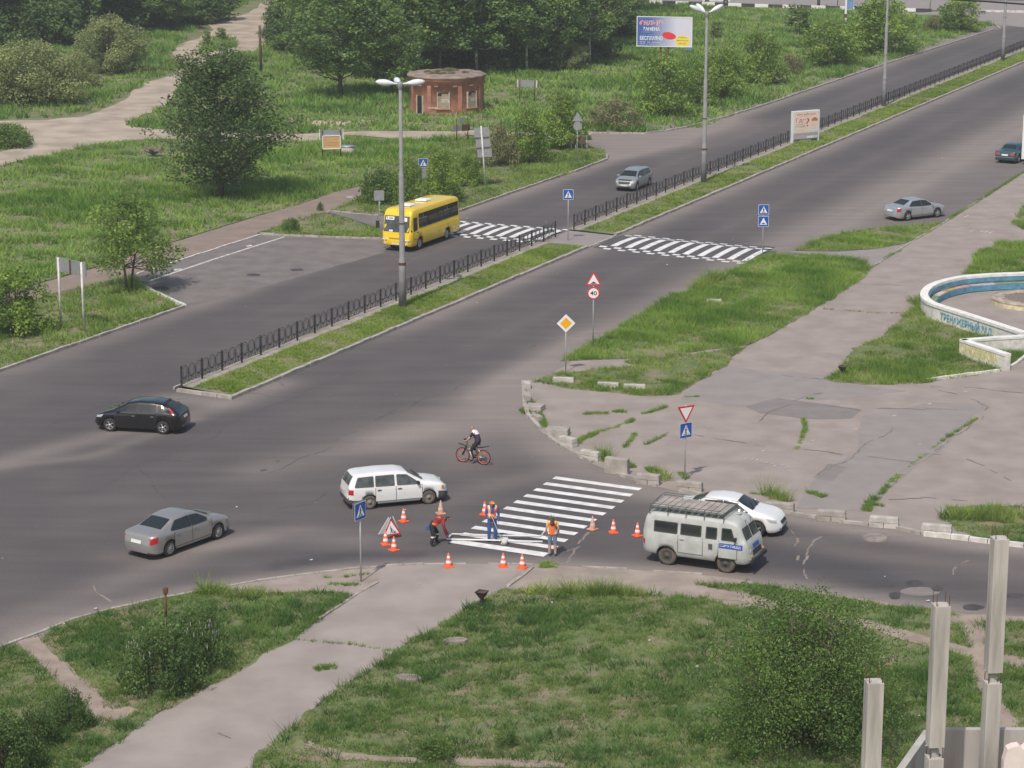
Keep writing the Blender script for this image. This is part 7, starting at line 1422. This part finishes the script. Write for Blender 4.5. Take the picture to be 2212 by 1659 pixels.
# stencil frame, bucket
fr = empty('stencil_frame', (0, 0, 0)); tag(fr, 'long white wooden stencil frame lying over the last zebra stripes', 'stencil frame')
def rail(a, b, z0, z1): A = G(*a); Bq = G(*b); return [(A.x, A.y, z0), (Bq.x, Bq.y, z1)]
small('rail', M_SW, fr, lambda b: b.tube(rail((976, 1158.5), (1168, 1167), .10, .16)+[tuple(G(1183, 1186, 0)+Vector((0, .0, .92)))], .034, 6)); small('rail', M_SW, fr, lambda b: b.tube(rail((966, 1168.5), (1172, 1175), .08, .10), .034, 6)); small('end_rail', M_SW, fr, lambda b: b.tube(rail((976, 1158.5), (966, 1168.5), .10, .08), .034, 6))
bk = empty('bucket', G(1090, 1177, 0)); tag(bk, 'paint-smeared white bucket beside the stencil frame', 'bucket'); small('pail', M_KERBW, bk, lambda b: b.lathe([(.001, .01), (.11, .01), (.14, .28), (.13, .28), (.105, .03), (.001, .03)], seg=20)); small('paint', M_SW, bk, lambda b: b.lathe([(.128, .22), (.001, .22)], seg=20)); small('bail', M_POST, bk, lambda b: b.tube([(.14*math.cos(t*.314), .03, .28+.10*math.sin(t*.314)) for t in range(11)], .006, 5))

# bicycle and rider (riding towards the left)
Fw, Rw = Vector(gp(998, 998)), Vector(gp(1046.5, 1004.5)); d = (Fw-Rw).normalized(); wb = 1.06; midp = (Fw+Rw)/2; bike = empty('bicycle', (midp.x, midp.y, .004), math.atan2(d.y, d.x)); tag(bike, 'mountain bicycle with red rims and black mudguards', 'bicycle')
R_w = .345; M_RIMR = mat('rim_red', (.62, .10, .09), .4); M_FRAME = mat('bike_frame', (.45, .40, .24), .35, metal=.5); M_SPK = mat('spoke', (.5, .5, .5), .4, metal=.6)
for X in (wb/2, -wb/2):
    h = small('wheel', M_SPK, bike, lambda b: [b.tube([(X, 0, R_w), (X+.30*math.cos(k*.3927), 0, R_w+.30*math.sin(k*.3927))], .0022, 3) for k in range(16)]+[b.tube([(X, -.05, R_w), (X, .05, R_w)], .022, 8)])
    small('tyre', M_RUB, h, lambda b: b.tube([(X+R_w*.955*math.cos(k*.1963), 0, R_w+R_w*.955*math.sin(k*.1963)) for k in range(32)], .026, 7, closed=True)); small('rim', M_RIMR, h, lambda b: b.tube([(X+.295*math.cos(k*.1963), 0, R_w+.295*math.sin(k*.1963)) for k in range(32)], .020, 6, closed=True)); small('reflector', M_ORG, h, lambda b: [b.box((X+.19*math.cos(t), 0, R_w+.19*math.sin(t)), (.03, .02, .10), M=Matrix.Rotation(-t, 3, 'Y')) for t in (1.9, 4.8)])
HT, BB, ST_ = (wb/2-.20, 0, .78), (-.06, 0, .33), (-.20, 0, .78)
small('frame', M_FRAME, bike, lambda b: (b.tube([HT, (.05, 0, .55), BB], .028, 8), b.tube([(wb/2-.22, 0, .84), ST_], .024, 8), b.tube([ST_, BB], .02, 8), b.tube([BB, (-wb/2, .05, R_w)], .014, 6), b.tube([BB, (-wb/2, -.05, R_w)], .014, 6), b.tube([ST_, (-wb/2, .05, R_w)], .012, 6), b.tube([ST_, (-wb/2, -.05, R_w)], .012, 6)))
small('fork', M_BLK, bike, lambda b: [b.tube([(wb/2-.23, 0, .90), (wb/2-.17, s*.05, .72), (wb/2, s*.06, R_w)], .022, 7) for s in (-1, 1)])
small('handlebar', M_BLK, bike, lambda b: (b.tube([(wb/2-.23, 0, .88), (wb/2-.22, 0, 1.02)], .018, 7), b.tube([(wb/2-.28, -.29, 1.06), (wb/2-.22, 0, 1.02), (wb/2-.28, .29, 1.06)], .015, 7), b.box((wb/2-.15, 0, 1.08), (.14, .10, .06)))); small('saddle', M_BLK, bike, lambda b: (b.box((-.24, 0, .93), (.26, .15, .06), taper=.8), b.tube([ST_, (-.23, 0, .92)], .015, 7)), bevel=.02)
for pts in (((wb/2-.20, 0, .74), (wb/2-.05, 0, .82), (wb/2+.22, 0, .85)), ((-.22, 0, .76), (-.45, 0, .81), (-.80, 0, .90))): small('mudguard', M_BLK, bike, lambda b: b.tube(pts, [.02, .035, .02], 6))
small('crank', M_BLK, bike, lambda b: (b.lathe([(.001, -.045), (.09, -.04), (.09, -.035)], BB, 'Y', 16), b.tube([(-.06, .07, .33), (.02, .09, .18)], .012, 6), b.box((.03, .13, .17), (.09, .09, .02)), b.tube([(-.06, -.07, .33), (-.14, -.09, .47)], .012, 6), b.box((-.15, -.13, .48), (.09, .09, .02))))
rd = empty('person', (midp.x, midp.y, .004), math.atan2(d.y, d.x)); tag(rd, 'cyclist in a dark shirt with white shoulders and black trousers riding left', 'person')
J = dict(pelvis=(-.26, 0, 1.03, .150), waist=(-.25, 0, 1.16, .142), chest=(-.16, 0, 1.36, .150), nb=(-.07, 0, 1.50, .082), neck=(-.03, 0, 1.565, .054), head=(.02, 0, 1.665, .092), crown=(.0, 0, 1.725, .078), nose=(.105, 0, 1.645, .022),
    shL=(-.08, .19, 1.45, .066), elL=(.06, .26, 1.22, .046), wrL=(.20, .285, 1.10, .032), shR=(-.08, -.19, 1.45, .066), elR=(.06, -.26, 1.22, .046), wrR=(.20, -.285, 1.10, .032),
    hipL=(-.22, .10, .98, .108), knL=(.06, .12, .62, .080), anL=(-.05, .12, .26, .052), toeL=(.09, .13, .21, .042), hipR=(-.22, -.10, .98, .108), knR=(.13, -.12, .74, .078), anR=(-.14, -.12, .56, .050), toeR=(-.04, -.13, .51, .042))
Bn = [b for b in BASE if b not in (('shL', 'elL'), ('shR', 'elR'))]; J['slL'] = mid(J['shL'], J['elL'], .62, .055); J['slR'] = mid(J['shR'], J['elR'], .62, .055); Bn += [('shL', 'slL'), ('slL', 'elL'), ('shR', 'slR'), ('slR', 'elR')]
hand(J, Bn, 'L', J['wrL'][:3], (.95, 0, -.2), (0, -1, 0), (-.2, 0, -1)); hand(J, Bn, 'R', J['wrR'][:3], (.95, 0, -.2), (0, 1, 0), (-.2, 0, -1))
def sm(a, b):
    if a.startswith('hip') or a.startswith('kn') or (a == 'pelvis' and b.startswith('hip')): return 2
    if b.startswith('toe'): return 3
    if a in ('pelvis', 'waist', 'chest') or a.startswith('sh') or b.startswith('sh'): return 0
    return 1
bd, C_, ix = skin_body('body', J, Bn, [mat('shirt_navy', (.045, .032, .075), .85, .15, 7), SKINM, M_DKT, mat('shoe_tan', (.34, .20, .10), .7)], sm, rd)
shell('white_yoke', bd, lambda c, i: i == 0 and c.z > 1.40 and abs(c.y) < .20, .010, mat('shirt_white', (.74, .70, .76), .85), rd); shell('sleeve', bd, lambda c, i: i == 0 and abs(c.y) > .215, .010, M_DKT, rd); shell('hair', bd, lambda c, i: i == 1 and c.z > 1.66 and (c.x < .0 or c.z > 1.735), .012, mat('hair_ginger', (.20, .11, .07), .8), rd); small('trouser_stripe', mat('stripe_white', (.60, .62, .68), .8), rd, lambda b: b.tube([(.06, .196, .60), (.01, .186, .44), (-.045, .168, .28)], [.022, .024, .018], 6)); face(rd, (.025, 0, 1.655), (1, 0, 0), (0, -1, 0))
HAZE = 0.0003
# ---------------------------------------------------------------- the thin summer air
hz = bpy.data.materials.new('haze'); hz.use_nodes = True; n = hz.node_tree.nodes; n.remove(n['Principled BSDF']); pv = n.new('ShaderNodeVolumePrincipled'); pv.inputs['Color'].default_value = (.86, .90, .95, 1); pv.inputs['Density'].default_value = HAZE; pv.inputs['Anisotropy'].default_value = 0.0
hz.node_tree.links.new(pv.outputs[0], n['Material Output'].inputs['Volume'])
tag(MB().box((0, 625, 15.5), (1420, 1780, 33.2)).build('haze', hz), kind='stuff')
